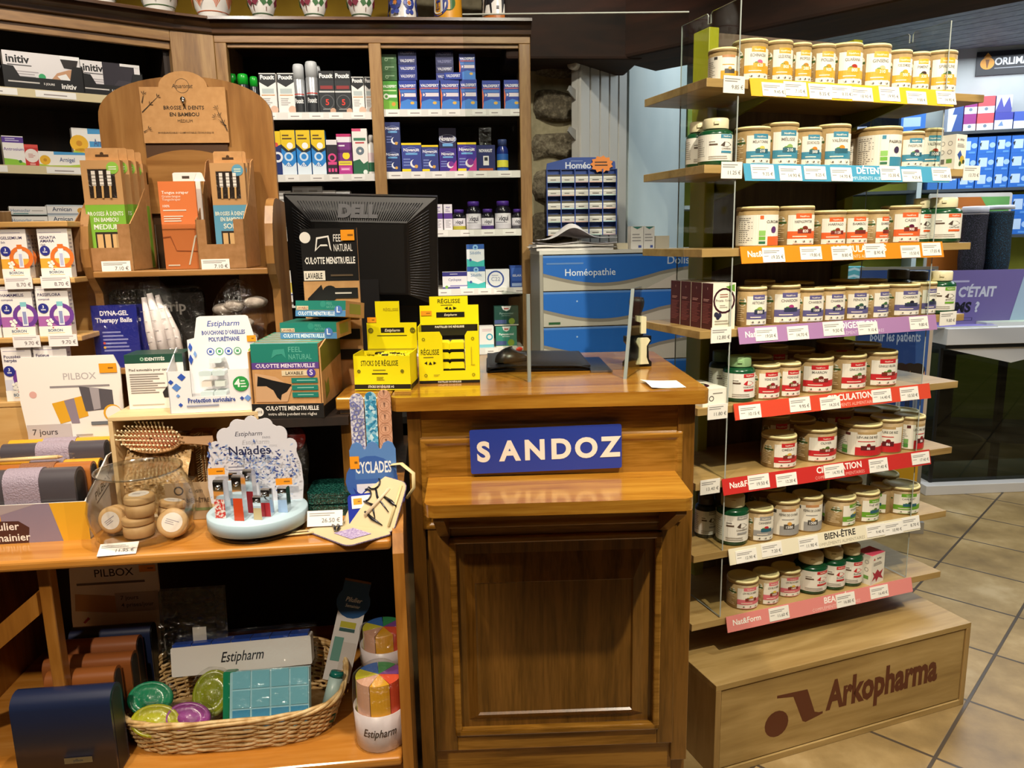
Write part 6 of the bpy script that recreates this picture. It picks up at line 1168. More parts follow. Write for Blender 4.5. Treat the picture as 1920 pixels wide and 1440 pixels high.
A0 = ft.w((a.x+b.x)/2, py0, zf); fpn = Frame((A0.x, A0.y, 0), 6-7)
for k in range(6):
    y = .005+k*.0272
    carton('underwear_carton', 'teal and kraft carton standing in the black-footed display box, '+['foremost with a black brief picture', 'second from the front', 'third from the front', 'third from the back', 'second from the back', 'rearmost'][k], 'carton', fpn, -w/2+.005, w/2-.006, zf+.004, zf+hT*(1.0-.012*k)+.003*k, y, .0262, KRAFT, culot('S', w) if k == 0 else [], top='#3f9a88', tops=[Ln(.05, .9, .2, .8, 2, '#b5b0d0')])
def lbox(l, t, r_, b_, yq, z0_, dep, label, rz, tilt, size='L'):
    A_, B_ = fpn_Y(l, (t+b_)/2, yq), fpn_Y(r_, (t+b_)/2, yq); h = fpn_Y((l+r_)/2, t, yq).z-fpn_Y((l+r_)/2, b_, yq).z
    D = [R(0, .4, 1, 1, TEAL), Ci(.55, .78, .2, '#2f8a7a'), T('FEEL', .62, .74, .16, '#5fae9c', 'l', .12, .3), T('NATURAL', .62, .52, .16, '#5fae9c', 'l', .2, .3), R(0, 0, 1, .38, '#4f86b5'), T('CULOTTE MENSTRUELLE', .42, .08, .22, '#dfe9f2', 'c', .74, 2), R(.02, .42, .26, .66, '#d9c9a8'), T('LAVABLE', .14, .46, .15, '#8a4a38', 'c', .22, 1.5), Ci(.86, .42, .27, '#4a74b8'), T('L', .86, .27, .34, '#dfe6f2', 'c', 0, 1.5)]
    return carton('underwear_carton', label, 'carton', fpn, A_.x, B_.x, z0_, z0_+h, yq, dep, KRAFT, D, top='#1a6a5c', tops=[Ln(.3, .8, .3, .7, 3, '#3f8a7a')], right=KRAFT, rights=[R(.2, .2, .8, .85, '#8a8a3c')], rz=rz, tilt=tilt)
def fpn_Y(px, py, Y): return fpn.Y(px, py, Y)
zt2 = zf+hT+.002
lbox(522, 590, 632, 620, .06, zt2+.001, .095, 'teal carton marked L lying on the stack, lower of two', math.radians(-6), 0)
lbox(546, 536, 650, 566, .072, zt2+.001+(fpn_Y(577, 590, .06).z-fpn_Y(577, 620, .06).z)+.012, .09, 'teal carton marked L tilted on top of the stack, upper of two', math.radians(-14), -8)
yq = dd+.004; A_, B_ = fpn_Y(567, 500, yq), fpn_Y(672, 500, yq); z0_ = zf+.003; h = fpn_Y(620, 428, yq).z-z0_
D = [R(0, .70, 1, 1, '#141212'), T('FEEL', .58, .925, .04, '#eae6e0', 'l', .18, .3), T('NATURAL', .58, .87, .04, '#eae6e0', 'l', .33, .3), Po([(.24, .87), (.28, .95), (.5, .96), (.54, .87), (.48, .90), (.34, .90)], '#e6e2dc'), Po([(.27, .885), (.3, .94), (.48, .95), (.51, .885), (.46, .91), (.35, .91)], '#141212'), T('CULOTTE MENSTRUELLE', .5, .80, .036, '#f0ece6', 'c', .9, 2), Ci(.08, .95, .032, '#e9e4dc'), R(.02, .705, .4, .76, '#e9e0d0'), T('LAVABLE', .2, .715, .032, '#3a3430', 'c', .3, 1.5), Ln(.5, .95, .72, .745, 1, '#5a4a38'), Po([(.06, .6), (.32, .68), (.4, .58), (.2, .5), (.1, .52)], '#141212'), R(.42, .60, .97, .66, '#141212'), Ci(.47, .63, .045, '#141212'), Ln(.56, .95, .62, .64, 1, '#cfc8be'), R(.42, .48, .97, .54, '#141212'), Ci(.47, .51, .045, '#141212'), Ln(.56, .95, .5, .52, 1, '#cfc8be'), R(.3, .36, .97, .42, '#141212'), R(.3, .24, .97, .3, '#141212')]+sticker(.72, .93, .96, .99)
o2 = carton('header_board', 'tall black and kraft board with a white bear outline behind the stacked teal cartons', 'display card', fpn, A_.x, B_.x, z0_, z0_+h, yq, .006, KRAFT, D)
# ---------------------------------------------------------------- liquorice displays on the counter
YEL = mat('#ecdf12', .4); YK = '#17160f'
a, b = fc.Z(663, 735, CZ), fc.Z(770, 733, CZ); w = b.x-a.x
gy = a.y+.012; hF = fc.Y(716, 668, gy).z-CZ; hH = fc.Y(735, 565, gy+.09).z-CZ
o = thing('liquorice_stick_display', 'yellow counter box full of wrapped liquorice sticks with a tall header card', 'display tray', fc.w((a.x+b.x)/2, gy, CZ+.0005), fc.yaw+math.radians(-5))
g = G(); d_ = .088; g.box(-w/2, 0, 0, w/2, .002, hF, YEL); g.box(-w/2, .002, 0, w/2, d_, .003, YEL); g.box(w/2-.002, .002, 0, w/2, d_, hF*1.05, YEL); g.box(-w/2, .002, 0, -w/2+.002, d_, hF*1.05, YEL); g.box(-w/2, d_-.002, 0, w/2, d_, hF, YEL)
snow = lambda u, v: [Ci(u, v, .05, '#6a661a', .03), R(u-.006, v-.05, u+.006, v+.05, '#6a661a'), R(u-.03, v-.006, u+.03, v+.006, '#6a661a')]
g.front([R(0, 0, 1, .03, '#ecdf12'), R(0, .03, 1, .17, YK), T('STICKS DE RÉGLISSE 6G', .47, .07, .065, '#eee9d8', 'c', .46, 2), T('STICKS DE RÉGLISSE', .46, .72, .15, '#3a3810', 'c', .66, .5), Ln(.34, .6, .56, .62, 1, '#8a8424'), R(.32, .47, .6, .5, YK), Ln(.4, .54, .28, .4, 3, '#8a8424')]+snow(.09, .56)+snow(.86, .56), -w/2, 0, w, hF, 0)
g.right([R(0, 0, 1, .14, YK)], w/2, .002, 0, d_, hF); g.build('box', o)
g = G(); hz = hF*.9; x0, x1 = -w/2+.012, w/2+.002; hs = hH*.74
g.prism([(x0, hz), (x1, hz), (x1, hs), (x0+.078, hs), (x0+.078, hH), (x0+.022, hH), (x0+.022, hs), (x0, hs)], d_, d_+.002, mat('#ecdf12', .35))
g.front([R(.28, .40, .75, .50, YK), T('Estipharm', .51, .425, .05, '#efe6c8', 'c', .4, .8, .25), R(.2, .34, .8, .355, YK), R(0, .0, 1, .10, '#a89c18'), T('RÉGLISSE', .5, .82, .05, '#b5a41c', 'c', .34, .5)]+sticker(.02, .6, .2, .7)+snow(.08, .45)+snow(.92, .45), x0, hz, x1-x0, hH-hz, d_); g.build('header_card', o)
rr = random.Random(5)
for k in range(34):
    L_ = rr.uniform(.05, .07); x = rr.uniform(-w/2+.022, w/2-.022); y = rr.uniform(.014, d_-.014); z = hF*(.78+.009*k*.45)+rr.uniform(0, .004)-(.012 if y < .02 else 0); th = rr.uniform(-.9, .9)
    c, s_ = math.cos(th)*L_/2, math.sin(th)*L_/2*.6
    if abs(x)+abs(c) > w/2-.004: c *= max(.2, (w/2-.004-abs(x))/abs(c))
    if y-abs(s_) < .006 or y+abs(s_) > d_-.006: s_ *= .3
    g = G(); pts = [(-c*1.0, -s_, 0), (-c*.82, -s_*.82, .001), (-c*.78, -s_*.78, 0), (c*.78, s_*.78, .002), (c*.82, s_*.82, 0), (c, s_, .003)]
    yc_ = mat('#dccb1c' if k % 3 else '#e9dc3a', .2, 0, .5)
    g.tube(pts, [.006, .002, .0046, .0046, .002, .006], yc_, 8, flat=.7); g.tube([(-c*.35, -s_*.35, .0012), (c*.25, s_*.25, .0018)], .0049, mat(YK, .25), 8, flat=.72)
    q = g.build('liquorice_stick', loc=fc.w((a.x+b.x)/2, gy, CZ+.0005), rot=(0, 0, fc.yaw+math.radians(-5)))
    q.matrix_world = Matrix.Translation(fc.w((a.x+b.x)/2, gy, CZ)) @ Matrix.Rotation(fc.yaw+math.radians(-5), 4, 'Z') @ Matrix.Translation((x, y, z))
    tag(q, 'yellow and black wrapped liquorice stick heaped in the open yellow box', 'liquorice stick', 'wrapped liquorice sticks heaped in the yellow box')
a, b = fc.Z(787, 720, CZ), fc.Z(900, 714, CZ); w = b.x-a.x; gy = a.y; d_ = .075; hF = fc.Y(845, 622, gy).z-CZ; hH = fc.Y(840, 556, gy+d_).z-CZ
o = thing('liquorice_pastille_display', 'yellow upright display of stacked liquorice pastille tins with a stepped header', 'display tray', fc.w((a.x+b.x)/2, gy, CZ+.0005), fc.yaw)
g = G(); wx0, wx1, wz = -.10*w, .27*w, hF*.24
g.prism([(-w/2, 0), (w/2, 0), (w/2, hF), (wx1+.006, hF), (wx1, hF*.92), (wx1, wz), (wx0, wz), (wx0, hF*.9), (wx0-.006, hF), (-w/2, hF)], 0, .002, YEL)
g.box(w/2-.002, .002, 0, w/2, d_, hF*1.1, YEL); g.box(-w/2, .002, 0, -w/2+.002, d_, hF*1.1, YEL); g.box(-w/2, .002, 0, w/2, d_, .003, YEL)
tri = lambda u, v, s_: [Po([(u-s_, v), (u+s_*.6, v+s_*1.1), (u+s_*.6, v-s_*1.1)], YK)]
g.front([R(0, 0, 1, .055, YK), T('PASTILLES DE RÉGLISSE', .5, .012, .03, '#e9e3d0', 'c', .5, 2), T('RÉGLISSE', .19, .56, .10, '#3a3810', 'c', .30, .5), Ln(.08, .3, .49, .53, 1, '#7a7420')]+tri(.12, .4, .03)+[Po([(.16, .37), (.22, .37), (.19, .43)], YK)]+[Po([(.29, .4), (.24, .43), (.24, .37)], YK)]+[Ci(.09, .86, .03, '#6a661a', .02), Ci(.11, .16, .03, '#6a661a', .02), Ci(.9, .86, .03, '#6a661a', .02), Ci(.9, .16, .03, '#6a661a', .02), Ln(.24, .36, .14, .18, 2, '#8a8424'), R(.86, .35, .93, .36, '#9a9424'), R(.87, .35, .88, .7, '#b5ab24')], -w/2, 0, w, hF, 0); g.build('box', o)
g = G(); hs = hF*1.0; z1_ = hF+(hH-hF)*.12
g.prism([(-w/2, hF*.85), (w/2, hF*.85), (w/2, hF+(hH-hF)*.72), (w*.32, hF+(hH-hF)*.72), (w*.32, hH), (-w*.33, hH), (-w*.33, hF+(hH-hF)*.72), (-w/2, hF+(hH-hF)*.72)], d_, d_+.002, YEL)
q0 = hF*.85; qh = hH-q0
g.front([R(0, .0, 1, .28, YK), T('PASTILLES DE RÉGLISSE', .5, .2, .05, '#efe9d8', 'c', .5, 2), T('RÉGLISSE', .5, .83, .10, '#3a3810', 'c', .42, .5), Ln(.36, .62, .76, .8, 1, '#7a7420'), Po([(.42, .70), (.48, .74), (.48, .66)], YK), Po([(.49, .67), (.55, .67), (.52, .74)], YK), Po([(.63, .70), (.57, .74), (.57, .66)], YK), R(.28, .47, .76, .60, YK), T('Estipharm', .52, .505, .055, '#efe6c8', 'c', .40, .8, .25)]+sticker(.02, .52, .2, .64), -w/2, q0, w, qh, d_); g.build('header_card', o)
tw, th = (wx1-wx0)*.66, (hF*.74)/4
for i in range(4):
    for j in range(2):
        x = wx1-.002-tw if j else wx0+.003-tw*.6
        oo = thing('pastille_tin', f'small yellow pastille tin in the upright display, {"right" if j else "left"} column, {["lowest", "second from bottom", "third from bottom", "top"][i]}', 'tin', fc.w((a.x+b.x)/2+x+tw/2, gy+.005, CZ+.0045+i*(th+.0004)), fc.yaw)
        ww = tw if j else tw*.92
        G().cbox(-ww/2, 0, 0, ww/2, .05, th, .006, YEL, n=4).build('tin', oo); G().cbox(-ww/2-.0003, -.0003, th*.0, ww/2+.0003, .0503, th*.30, .003, mat(YK, .3), n=2).build('band', oo)
# ================================================================ oak bathroom-style stand with bamboo toothbrushes
SY = .37; BYK = .55
STO = wood('stand_oak', ['#704a22', '#8e6231', '#a67a45'], (8, 8, 1.0), .38, .25, amp=1.4); STOH = wood('stand_oak_rail', ['#704a22', '#8e6231', '#a67a45'], (1.0, 8, 8), .38, .25, amp=1.4)
def sX(px, py=400, Y=SY): return ft.Y(px, py, Y).x
def sZ(py, px=340, Y=SY): return ft.Y(px, py, Y).z
st = thing('wooden_stand', 'oak stand with an arched back and two shelves holding bamboo toothbrushes', 'display stand', ft.w(sX(340), SY, TZ), ft.yaw); sx = sX(340); o0 = -sx
bl, br_ = ft.Y(186, 240, BYK).x+o0, ft.Y(512, 240, BYK).x+o0; zs_ = ft.Y(190, 226, BYK).z-TZ; zt_ = ft.Y(345, 143, BYK).z-TZ
n = 24; pts = [(bl, 0), (br_, 0)]+[((bl+br_)/2+(br_-bl)/2*math.cos(math.pi*i/n), zs_+(zt_-zs_)*math.sin(math.pi*i/n)**.8) for i in range(n+1)]
G().prism(pts, BYK-SY, BYK-SY+.015, STO).build('back_panel', st, bevel=.002)
ml, mr = ft.Y(277, 300, BYK).x+o0, ft.Y(430, 300, BYK).x+o0
G().box(ml, BYK-SY-.004, 0, mr, BYK-SY-.0005, ft.Y(350, 262, BYK).z-TZ, mat('#4a2f16', .6)).build('recess_shade', st)  # dark sheet on the panel; its colour puts in the recess's shade
zr1_, zr0_ = ft.Y(350, 282, BYK).z-TZ, ft.Y(350, 400, BYK).z-TZ
pts = [(ml, zr0_), (mr, zr0_)]+[(ml+(mr-ml)*(1-i/12), zr1_-.012+.02*abs(2*i/12-1)**2*-1+.012) for i in range(13)]
G().prism(pts, BYK-SY-.012, BYK-SY-.0045, STOH).build('curved_rail', st, bevel=.002)
zsh = sZ(506)-TZ; zlo = sZ(692, 300)-TZ
sl, sr = sX(143)+o0, sX(508)+o0
def sidep(z): # wavy front edge
    return 0
pf = []
for z, y in [(0, .02), (zlo*.6, .015), (zlo, .03), (zlo+.05, .05), (zsh-.05, .045), (zsh-.015, .012), (zsh+.01, 0), (zsh+.05, -.002), (zsh+.10, .008), (zsh+.14, .03), (zsh+.155, .05), (zsh+.16, .075)]: pf.append((y, z))
pf = pf+[(BYK-SY, zsh+.155), (BYK-SY, 0)]
for x in (sl, sr-.018): G().prism(pf[::-1], x, x+.018, STO, 'x').build('side_panel', st, bevel=.003)
G().box(sl+.018, .004, zsh-.014, sr-.018, BYK-SY-.0125, zsh, STOH).build('shelf', st, bevel=.002)
G().box(sl+.018, .03, zlo-.014, sr-.018, BYK-SY-.0045, zlo, STOH).build('shelf', st, bevel=.002)
# kraft sign
ys = BYK-.008; a, b = ft.Y(267, 230, ys), ft.Y(427, 230, ys); w = b.x-a.x; z0_ = ft.Y(350, 268, ys).z; h = ft.Y(350, 163, ys).z-z0_; ht = ft.Y(345, 133, ys).z-z0_
g = G(); c_ = .0; pts = [(-w/2, 0), (w/2, 0), (w/2, h), (w*.3, h)]+[(w*.01+w*.285*math.cos(math.radians(t_)), h+(ht-h)*math.sin(math.radians(t_))) for t_ in range(0, 181, 15)]+[(-w*.28, h), (-w/2, h)]
g.prism(pts, 0, .003, KRAFT); DKB = '#3a2c1c'
D = [Ci(.5, 1.02, .13, DKB, .122), T('Aquaromat', .5, .98, .075, DKB, 'c', .24, .3, .2), T('BROSSE À DENTS', .5, .60, .065, DKB, 'c', .54, 1.5), T('EN BAMBOU', .5, .48, .065, DKB, 'c', .38, 1.5), T('MÉDIUM', .5, .37, .05, '#5a4630', 'c', 0, 0), T('BIODÉGRADABLE / COMPOSTABLE / ÉCOLOGIQUE', .5, .17, .03, '#5a4630', 'c', .7, .5)]
def sprig(x, y, a, L_, n_):
    o_ = []; ca_, sa_ = math.cos(a), math.sin(a); t_ = .006
    o_.append(Po([(x-sa_*t_, y+ca_*t_*1.5), (x+sa_*t_, y-ca_*t_*1.5), (x+ca_*L_+sa_*.002, y+sa_*L_*1.5-.002), (x+ca_*L_-sa_*.002, y+sa_*L_*1.5+.002)], DKB))
    for i in range(n_):
        u = (i+1)/n_; bx_, by_ = x+ca_*L_*u, y+sa_*L_*1.5*u
        for s_ in (-.7, .1, .8):
            q = a+s_; l = .05; o_.append(Po([(bx_, by_), (bx_+math.cos(q-.15)*l*.6, by_+math.sin(q-.15)*l*.9), (bx_+math.cos(q)*l, by_+math.sin(q)*l*1.5), (bx_+math.cos(q+.15)*l*.6, by_+math.sin(q+.15)*l*.9)], DKB))
    return o_
D += sprig(.01, .55, .75, .26, 2)+sprig(.02, .72, 1.3, .1, 1)+sprig(.01, .2, .5, .06, 1)+sprig(.99, .22, 1.95, .28, 3)+sprig(.985, .3, 2.4, .16, 1)
D = [d for d in D if d[0] != 'P' or all(.0 <= p[0] <= 1.0 and 0 <= p[1] <= 1.05 for p in d[1])]
g.front(D, -w/2, 0, w, h, 0); g.tube([(0, -.002, h*.78), (0, -.004, h*.78)], .006, CHROME, 12); g.tube([(0, -.003, h*.78), (.001, -.005, h*.70)], .0035, CHROME, 8)
tag(g.build('kraft_sign', loc=ft.w((a.x+b.x)/2, ys, z0_), rot=(0, 0, ft.yaw)), 'kraft sign with bamboo sprigs reading BROSSE À DENTS EN BAMBOU on the arched back', 'sign')
# kraft trays
ZS = TZ+zsh+.0005
def ktray(name, label, l, r_, yq, dep, lip, hb, price):
    a, b = sX(l, 480, yq), sX(r_, 480, yq); w = b-a; o = thing('counter_tray', label, 'display tray', ft.w((a+b)/2, yq, ZS), ft.yaw)
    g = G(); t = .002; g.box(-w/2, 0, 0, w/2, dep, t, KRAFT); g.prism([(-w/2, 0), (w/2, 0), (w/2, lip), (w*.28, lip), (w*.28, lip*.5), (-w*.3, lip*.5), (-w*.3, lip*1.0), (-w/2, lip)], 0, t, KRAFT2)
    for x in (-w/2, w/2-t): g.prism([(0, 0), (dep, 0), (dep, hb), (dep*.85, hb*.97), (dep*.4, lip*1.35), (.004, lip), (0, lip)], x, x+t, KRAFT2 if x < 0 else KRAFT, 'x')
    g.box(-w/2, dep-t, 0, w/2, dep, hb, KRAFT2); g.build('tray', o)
    q = G(); q.box(.0, -.0012, -.004, .062, -.0002, .022, mat('#efeae6', .5)); q.front([Ln(.06, .9, .62, .9, 2, '#8d8a86'), T('7.10 €', .93, .22, .30, '#4a4744', 'r', 0, 0)], 0, -.004, .062, .026, -.0012); q.build('price_tag', o, (-w*.06 if price else -w*.45, 0, 0))
    return a, b
yl = SY+.008
ktray('counter_tray', 'kraft counter tray at the left holding green toothbrush cartons', 141, 249, yl, .15, sZ(418)-ZS, sZ(335)-ZS, 1)
ktray('counter_tray', 'kraft counter tray at the right holding blue toothbrush cartons', 372, 462, yl, .15, sZ(412)-ZS, sZ(285)-ZS, 0)
def brushbox(l, r_, t, b_, yq, col, size, x3, label, dx=0):
    A_, B_ = sX(l, 400, yq), sX(r_, 400, yq); w = B_-A_; z0_ = ZS+.0025; h = sZ(t, (l+r_)/2, yq)-z0_
    o = thing('toothbrush_carton', label, 'carton', ft.w((A_+B_)/2, yq, z0_), ft.yaw); d_ = .02
    g = G(); wz = [(.15, .64, .84, .91), (.17, .12, .86, .36)]
    g.box(-w/2, .003, 0, w/2, d_, h, KRAFT)
    # face with two windows
    D = [R(0, 0, 1, .60, col), R(0, .60, 1, 1, '#c09462'), R(.16, .66, .84, .92, '#2b2019'), R(.18, .07, .86, .35, '#2b2019'), T('BROSSES À DENTS', .5, .50, .036, '#e9eedd', 'c', .9, 1.5), T('EN BAMBOU', .5, .445, .036, '#e9eedd', 'c', .62, 1.5), T(size, .5, .375, .045, '#eef2e4', 'c', .66, 1), Ci(.80, .93, .055, col if col != '#7fb53a' else '#8cc04a'), Ln(.7, .9, .91, .95, 2, '#dfe8cf')]
    for i in range(3):
        u = .30+.2*i; D += [R(u-.05, .77, u+.05, .905, '#e6e0d8')]+[R(u-.05, .775+.03*k, u+.05, .782+.03*k, '#8f8880') for k in range(4)]+[Po([(u-.03, .66), (u+.02, .66), (u+.035, .77), (u-.02, .77)], '#caa26a'), R(u-.075, .07, u+.075, .33, '#d2ab74')]
    D += [Ci(.82, .08, .045, '#a5bf74')] if x3 else []
    if x3: D += [T('x3', .82, .06, .035, '#eef2e4', 'c', 0, 1)]
    g.front(D, -w/2, 0, w, h, .003); g.prism([(-w*.42, h), (w*.42, h), (w*.42, h*1.10), (w*.38, h*1.115), (-w*.38, h*1.115), (-w*.42, h*1.10)], d_-.002, d_, KRAFT)
    g.front([R(.3, .3, .7, .5, '#4a331c'), Ci(.5, .55, .14, '#4a331c')], -w*.42, h, w*.84, h*.115, d_-.002)
    g.right([R(0, 0, 1, .6, col)], w/2, .003, 0, d_-.003, h); g.build('carton', o)
    G().box(-w*.35, .0015, h*.65, w*.35, .0025, h*.93, FILM).build('window', o)
    return o
GRN = '#7fb53a'; BLUE_ = '#5f9cba'
brushbox(160, 234, 300, 475, yl+.012, GRN, 'MEDIUM', True, 'kraft and green toothbrush carton, foremost in the left tray')
brushbox(180, 250, 300, 470, yl+.048, GRN, 'MEDIUM', True, 'kraft and green toothbrush carton, second from the front in the left tray')
brushbox(195, 264, 302, 470, yl+.084, GRN, 'MEDIUM', True, 'kraft and green toothbrush carton, third from the front in the left tray')
brushbox(207, 276, 307, 470, yl+.118, GRN, 'MEDIUM', True, 'kraft and green toothbrush carton, rearmost in the left tray')
brushbox(400, 464, 305, 470, yl+.05, BLUE_, 'SOFT', False, 'kraft and blue toothbrush carton, front one in the right tray')
brushbox(408, 471, 305, 470, yl+.09, BLUE_, 'SOFT', False, 'kraft and blue toothbrush carton, rear one in the right tray')
yq = SY+.022
for k in range(2):
    y = yq+k*.03; A_, B_ = sX(303, 420, y), sX(372, 420, y); w = B_-A_; h = sZ(340, 340, y)-ZS
    o = thing('tongue_scraper_card', 'orange tongue scraper card in a clear holder, '+['front one', 'rear one with white tab showing'][k], 'card', ft.w((A_+B_)/2+.012*k, y, ZS+.0003), ft.yaw)
    g = G(); g.box(-w/2, 0, 0, w/2, .006, h, mat('#de7a42', .45) if k == 0 else WHITE); g.prism([(-.1*w, h), (w*.62 if k else w*.45, h), (w*.55, h*1.09), (w*.5, h*1.1), (-.05*w, h*1.1), (-.1*w, h*1.09)], .006, .0075, WHITE); g.front([R(.3, .3, .7, .6, '#4a4038')], 0, h, w*.5, h*.1, .006)
    if k == 0: g.front([T('Tongue scraper', .08, .86, .032, '#f6e9df', 'l', .8, 1.5), T('Gratte-langue', .08, .82, .026, '#f3dccb', 'l', .5, .5), T('Tongschraper', .08, .785, .026, '#f3dccb', 'l', .5, .5), T('100%', .08, .71, .026, '#f6e9df', 'l', 0, 1), Ln(.08, .8, .66, .69, 1, '#f3dccb'), Ln(.08, .7, .54, .62, 3, '#f3dccb'), Po([(0, .36), (.2, .37), (.34, .21), (1, .2), (1, .21), (.35, .22), (.22, .385), (0, .375)], '#a8542c'), Po([(.64, .05), (.68, .05), (.9, .36), (1, .40), (1, .42), (.87, .38)], '#f0dccb'), R(.08, .04, .4, .055, '#f3dccb')], -w/2, 0, w, h, 0)
    g.build('card', o)
A_, B_ = sX(297, 490, SY+.014), sX(384, 490, SY+.014); w = B_-A_; zq = sZ(420)-ZS
o = thing('clear_holder', 'clear acrylic holder in front of the orange tongue scraper card', 'holder', ft.w((A_+B_)/2, SY+.014, ZS), ft.yaw)
G().box(-w/2, 0, 0, w/2, .002, zq, PLEXI, mts=[None, PLEXE, None, PLEXE, PLEXE, None]).box(-w/2, .002, 0, w/2, .075, .0015, PLEXI).build('holder', o); G().box(-w/2, .073, .0015, w/2, .075, zq*1.9, PLEXI).build('back', o)
# goods on the lower shelf of the oak stand
ZL = TZ+zlo+.0005
yq = SY+.042; A_, B_ = sX(177, 640, yq), sX(262, 640, yq); w = B_-A_; h = sZ(572, 220, yq)-ZL; ht = sZ(528, 220, yq)-ZL
for k in range(2):
    o = thing('therapy_ball_blister', ['dark blue blister card with white title on the lower shelf of the oak stand', 'second dark blue blister card, just behind and right of the first'][k], 'blister pack', ft.w((A_+B_)/2+.014*k, yq+.016*k, ZL), ft.yaw)
    g = G(); g.box(-w/2, 0, 0, w/2, .004, h, mat('#232a86', .35)); g.front([T('DYNA-GEL', .5, .84, .07, '#eceaf2', 'c', .62, 2), T('Therapy Balls', .48, .73, .07, '#eceaf2', 'c', .84, 2), Ln(.2, .8, .25, .6, 6, '#8f93c9'), Ci(.22, .4, .02, '#d8574a'), Ci(.22, .33, .02, '#e0b43a')], -w/2, 0, w, h, 0); g.build('card', o)
    G().prism([(-w*.52, 0), (w*.52, 0), (w*.52, ht*.98), (w*.48, ht), (-w*.48, ht), (-w*.52, ht*.98)], -.0025, -.0012, FILM).build('clear_blister', o)
yq = SY+.075; A_, B_ = sX(206, 590, yq), sX(384, 590, yq); w = B_-A_; h = sZ(541, 300, yq)-ZL
g = G(); g.cbox(-w/2, 0, 0, w/2, .014, h, .02, mat('#23211f', .25)); g.front([Ci(.5, .5, .01, '#33302d'), T('Jelly Strip', .5, .70, .13, '#8f8a84', 'c', .62, 1.5)], -w/2, 0, w, h, 0); g.cbox(-w*.51, -.003, 0, w*.51, -.0012, h*1.03, .02, FILM)
tag(g.build('jelly_strip_pack', loc=ft.w((A_+B_)/2, yq, ZL), rot=(0, 0, ft.yaw)), 'dark blister pack standing at the back of the lower oak shelf', 'blister pack')
yq = SY+.030; A_, B_ = sX(258, 620, yq), sX(350, 620, yq); w = B_-A_; h = sZ(538, 300, yq)-ZL
o = thing('toe_tube_bag', 'clear bag of white tubular bandages leaning on the lower oak shelf', 'bag', ft.w((A_+B_)/2, yq, ZL), (0, math.radians(-8), ft.yaw))
for i, (x, r, hh_, y) in enumerate([(-.022, .011, .94, .016), (.0, .012, .98, .012), (.02, .010, .9, .016), (-.01, .01, .9, .03), (.014, .01, .94, .03), (.032, .008, .8, .022)]):
    g = G(); g.tube([(x, y, .002), (x+.002, y, h*hh_*.5), (x*.7, y, h*hh_*.95)], [r*1.05, r, r*.55], mat('#e4dcdc', .6), 10)
    for q in range(5): g.box(x-.005, y-r-.0006, h*(.2+.13*q), x+.004, y-r-.0002, h*(.205+.13*q), mat('#8a8690'))
    g.build('bandage', o)
g = G(); g.grid(lambda u, v: ((.052+.006*math.sin(9*v+6*u))*math.cos(u*6.283)*(1-.55*v**4), .026+(.028+.004*math.sin(14*v))*math.sin(u*6.283)*(1-.6*v**3), h*1.08*v), 20, 12, FILM2, closed_u=True); g.build('clear_bag', o)
yq = SY+.055; P = ft.Y(447, 575, yq); w = sX(500, 575, yq)-sX(395, 575, yq); h = sZ(532, 447, yq)-ZL
o = thing('pumice_bag', 'clear bag of grey rounded pumice stones at the right of the lower oak shelf', 'bag', ft.w(P.x, yq, ZL), ft.yaw)
g = G(); rr = random.Random(2); PUM = noisy('pumice', ['#8a8078', '#a89e94'], 90, .9, .6)
for i in range(10): x = rr.uniform(-w*.34, w*.34); z = rr.uniform(.02, h*.8); G().ball((x, rr.uniform(-.012, .012), z), (.026, .02, .014), PUM, 12, 8, wob=.04).build('stone', o)
g = G(); g.ball((0, 0, h*.5), (w*.5, .04, h*.54), FILM2, 20, 12, wob=.05); g.build('clear_bag', o)
# ================================================================ homeopathy unit at the left
HYK = max(.30, ty0+dp+.02)
def hX(px, py=500, Y=HYK): return ft.Y(px, py, Y).x
def hZ(py, px=65, Y=HYK): return ft.Y(px, py, Y).z
hu = thing('tube_carton_rack', 'stepped pale wood rack of homeopathy cartons at the left edge', 'rack', ft.w(hX(65), HYK, TZ), ft.yaw); ho = -hX(65)
HW = wood('rack_wood', ['#b08548', '#c59c60', '#d3ae76'], (1.1, 8, 8), .45, .1); x0, x1 = hX(-110)+ho, hX(136)+ho
HZ = [hZ(752), hZ(632), hZ(522)]
for i, z in enumerate(HZ): G().box(x0, .0+.001*i, z-TZ-.012, x1, .12, z-TZ, HW).build('shelf', hu, bevel=.002)
G().box(x0, .121, 0, x1, .135, hZ(414)-TZ, HW).build('back_panel', hu); G().box(x0, .0, hZ(426)-TZ, x1, .12, hZ(415)-TZ, HW).build('top_shelf', hu, bevel=.002)
G().box(x1-.012, .0, 0, x1, .1205, HZ[0]-TZ-.0125, HW).build('side_panel', hu); G().box(x0, 0, 0, x1-.013, .012, HZ[0]-TZ-.013, HW).build('front_panel', hu)
for i, z in enumerate(HZ):
    for (l, r_) in ((8, 60), (76, 131)):
        q = G(); a, b = hX(l, 520)+ho, hX(r_, 520)+ho; q.box(a, -.002, z-TZ-.022, b, -.0004, z-TZ+.004, mat('#ece4e4', .5)); q.front([Ln(.06, .9, .62, .9, 2, '#a59ca0'), T('9.70 €' if i != 2 else '8.70 €', .95, .2, .3, '#5a5458', 'r', 0, 0)], a, z-TZ-.022, b-a, .026, -.002); q.build('price_tag', hu)
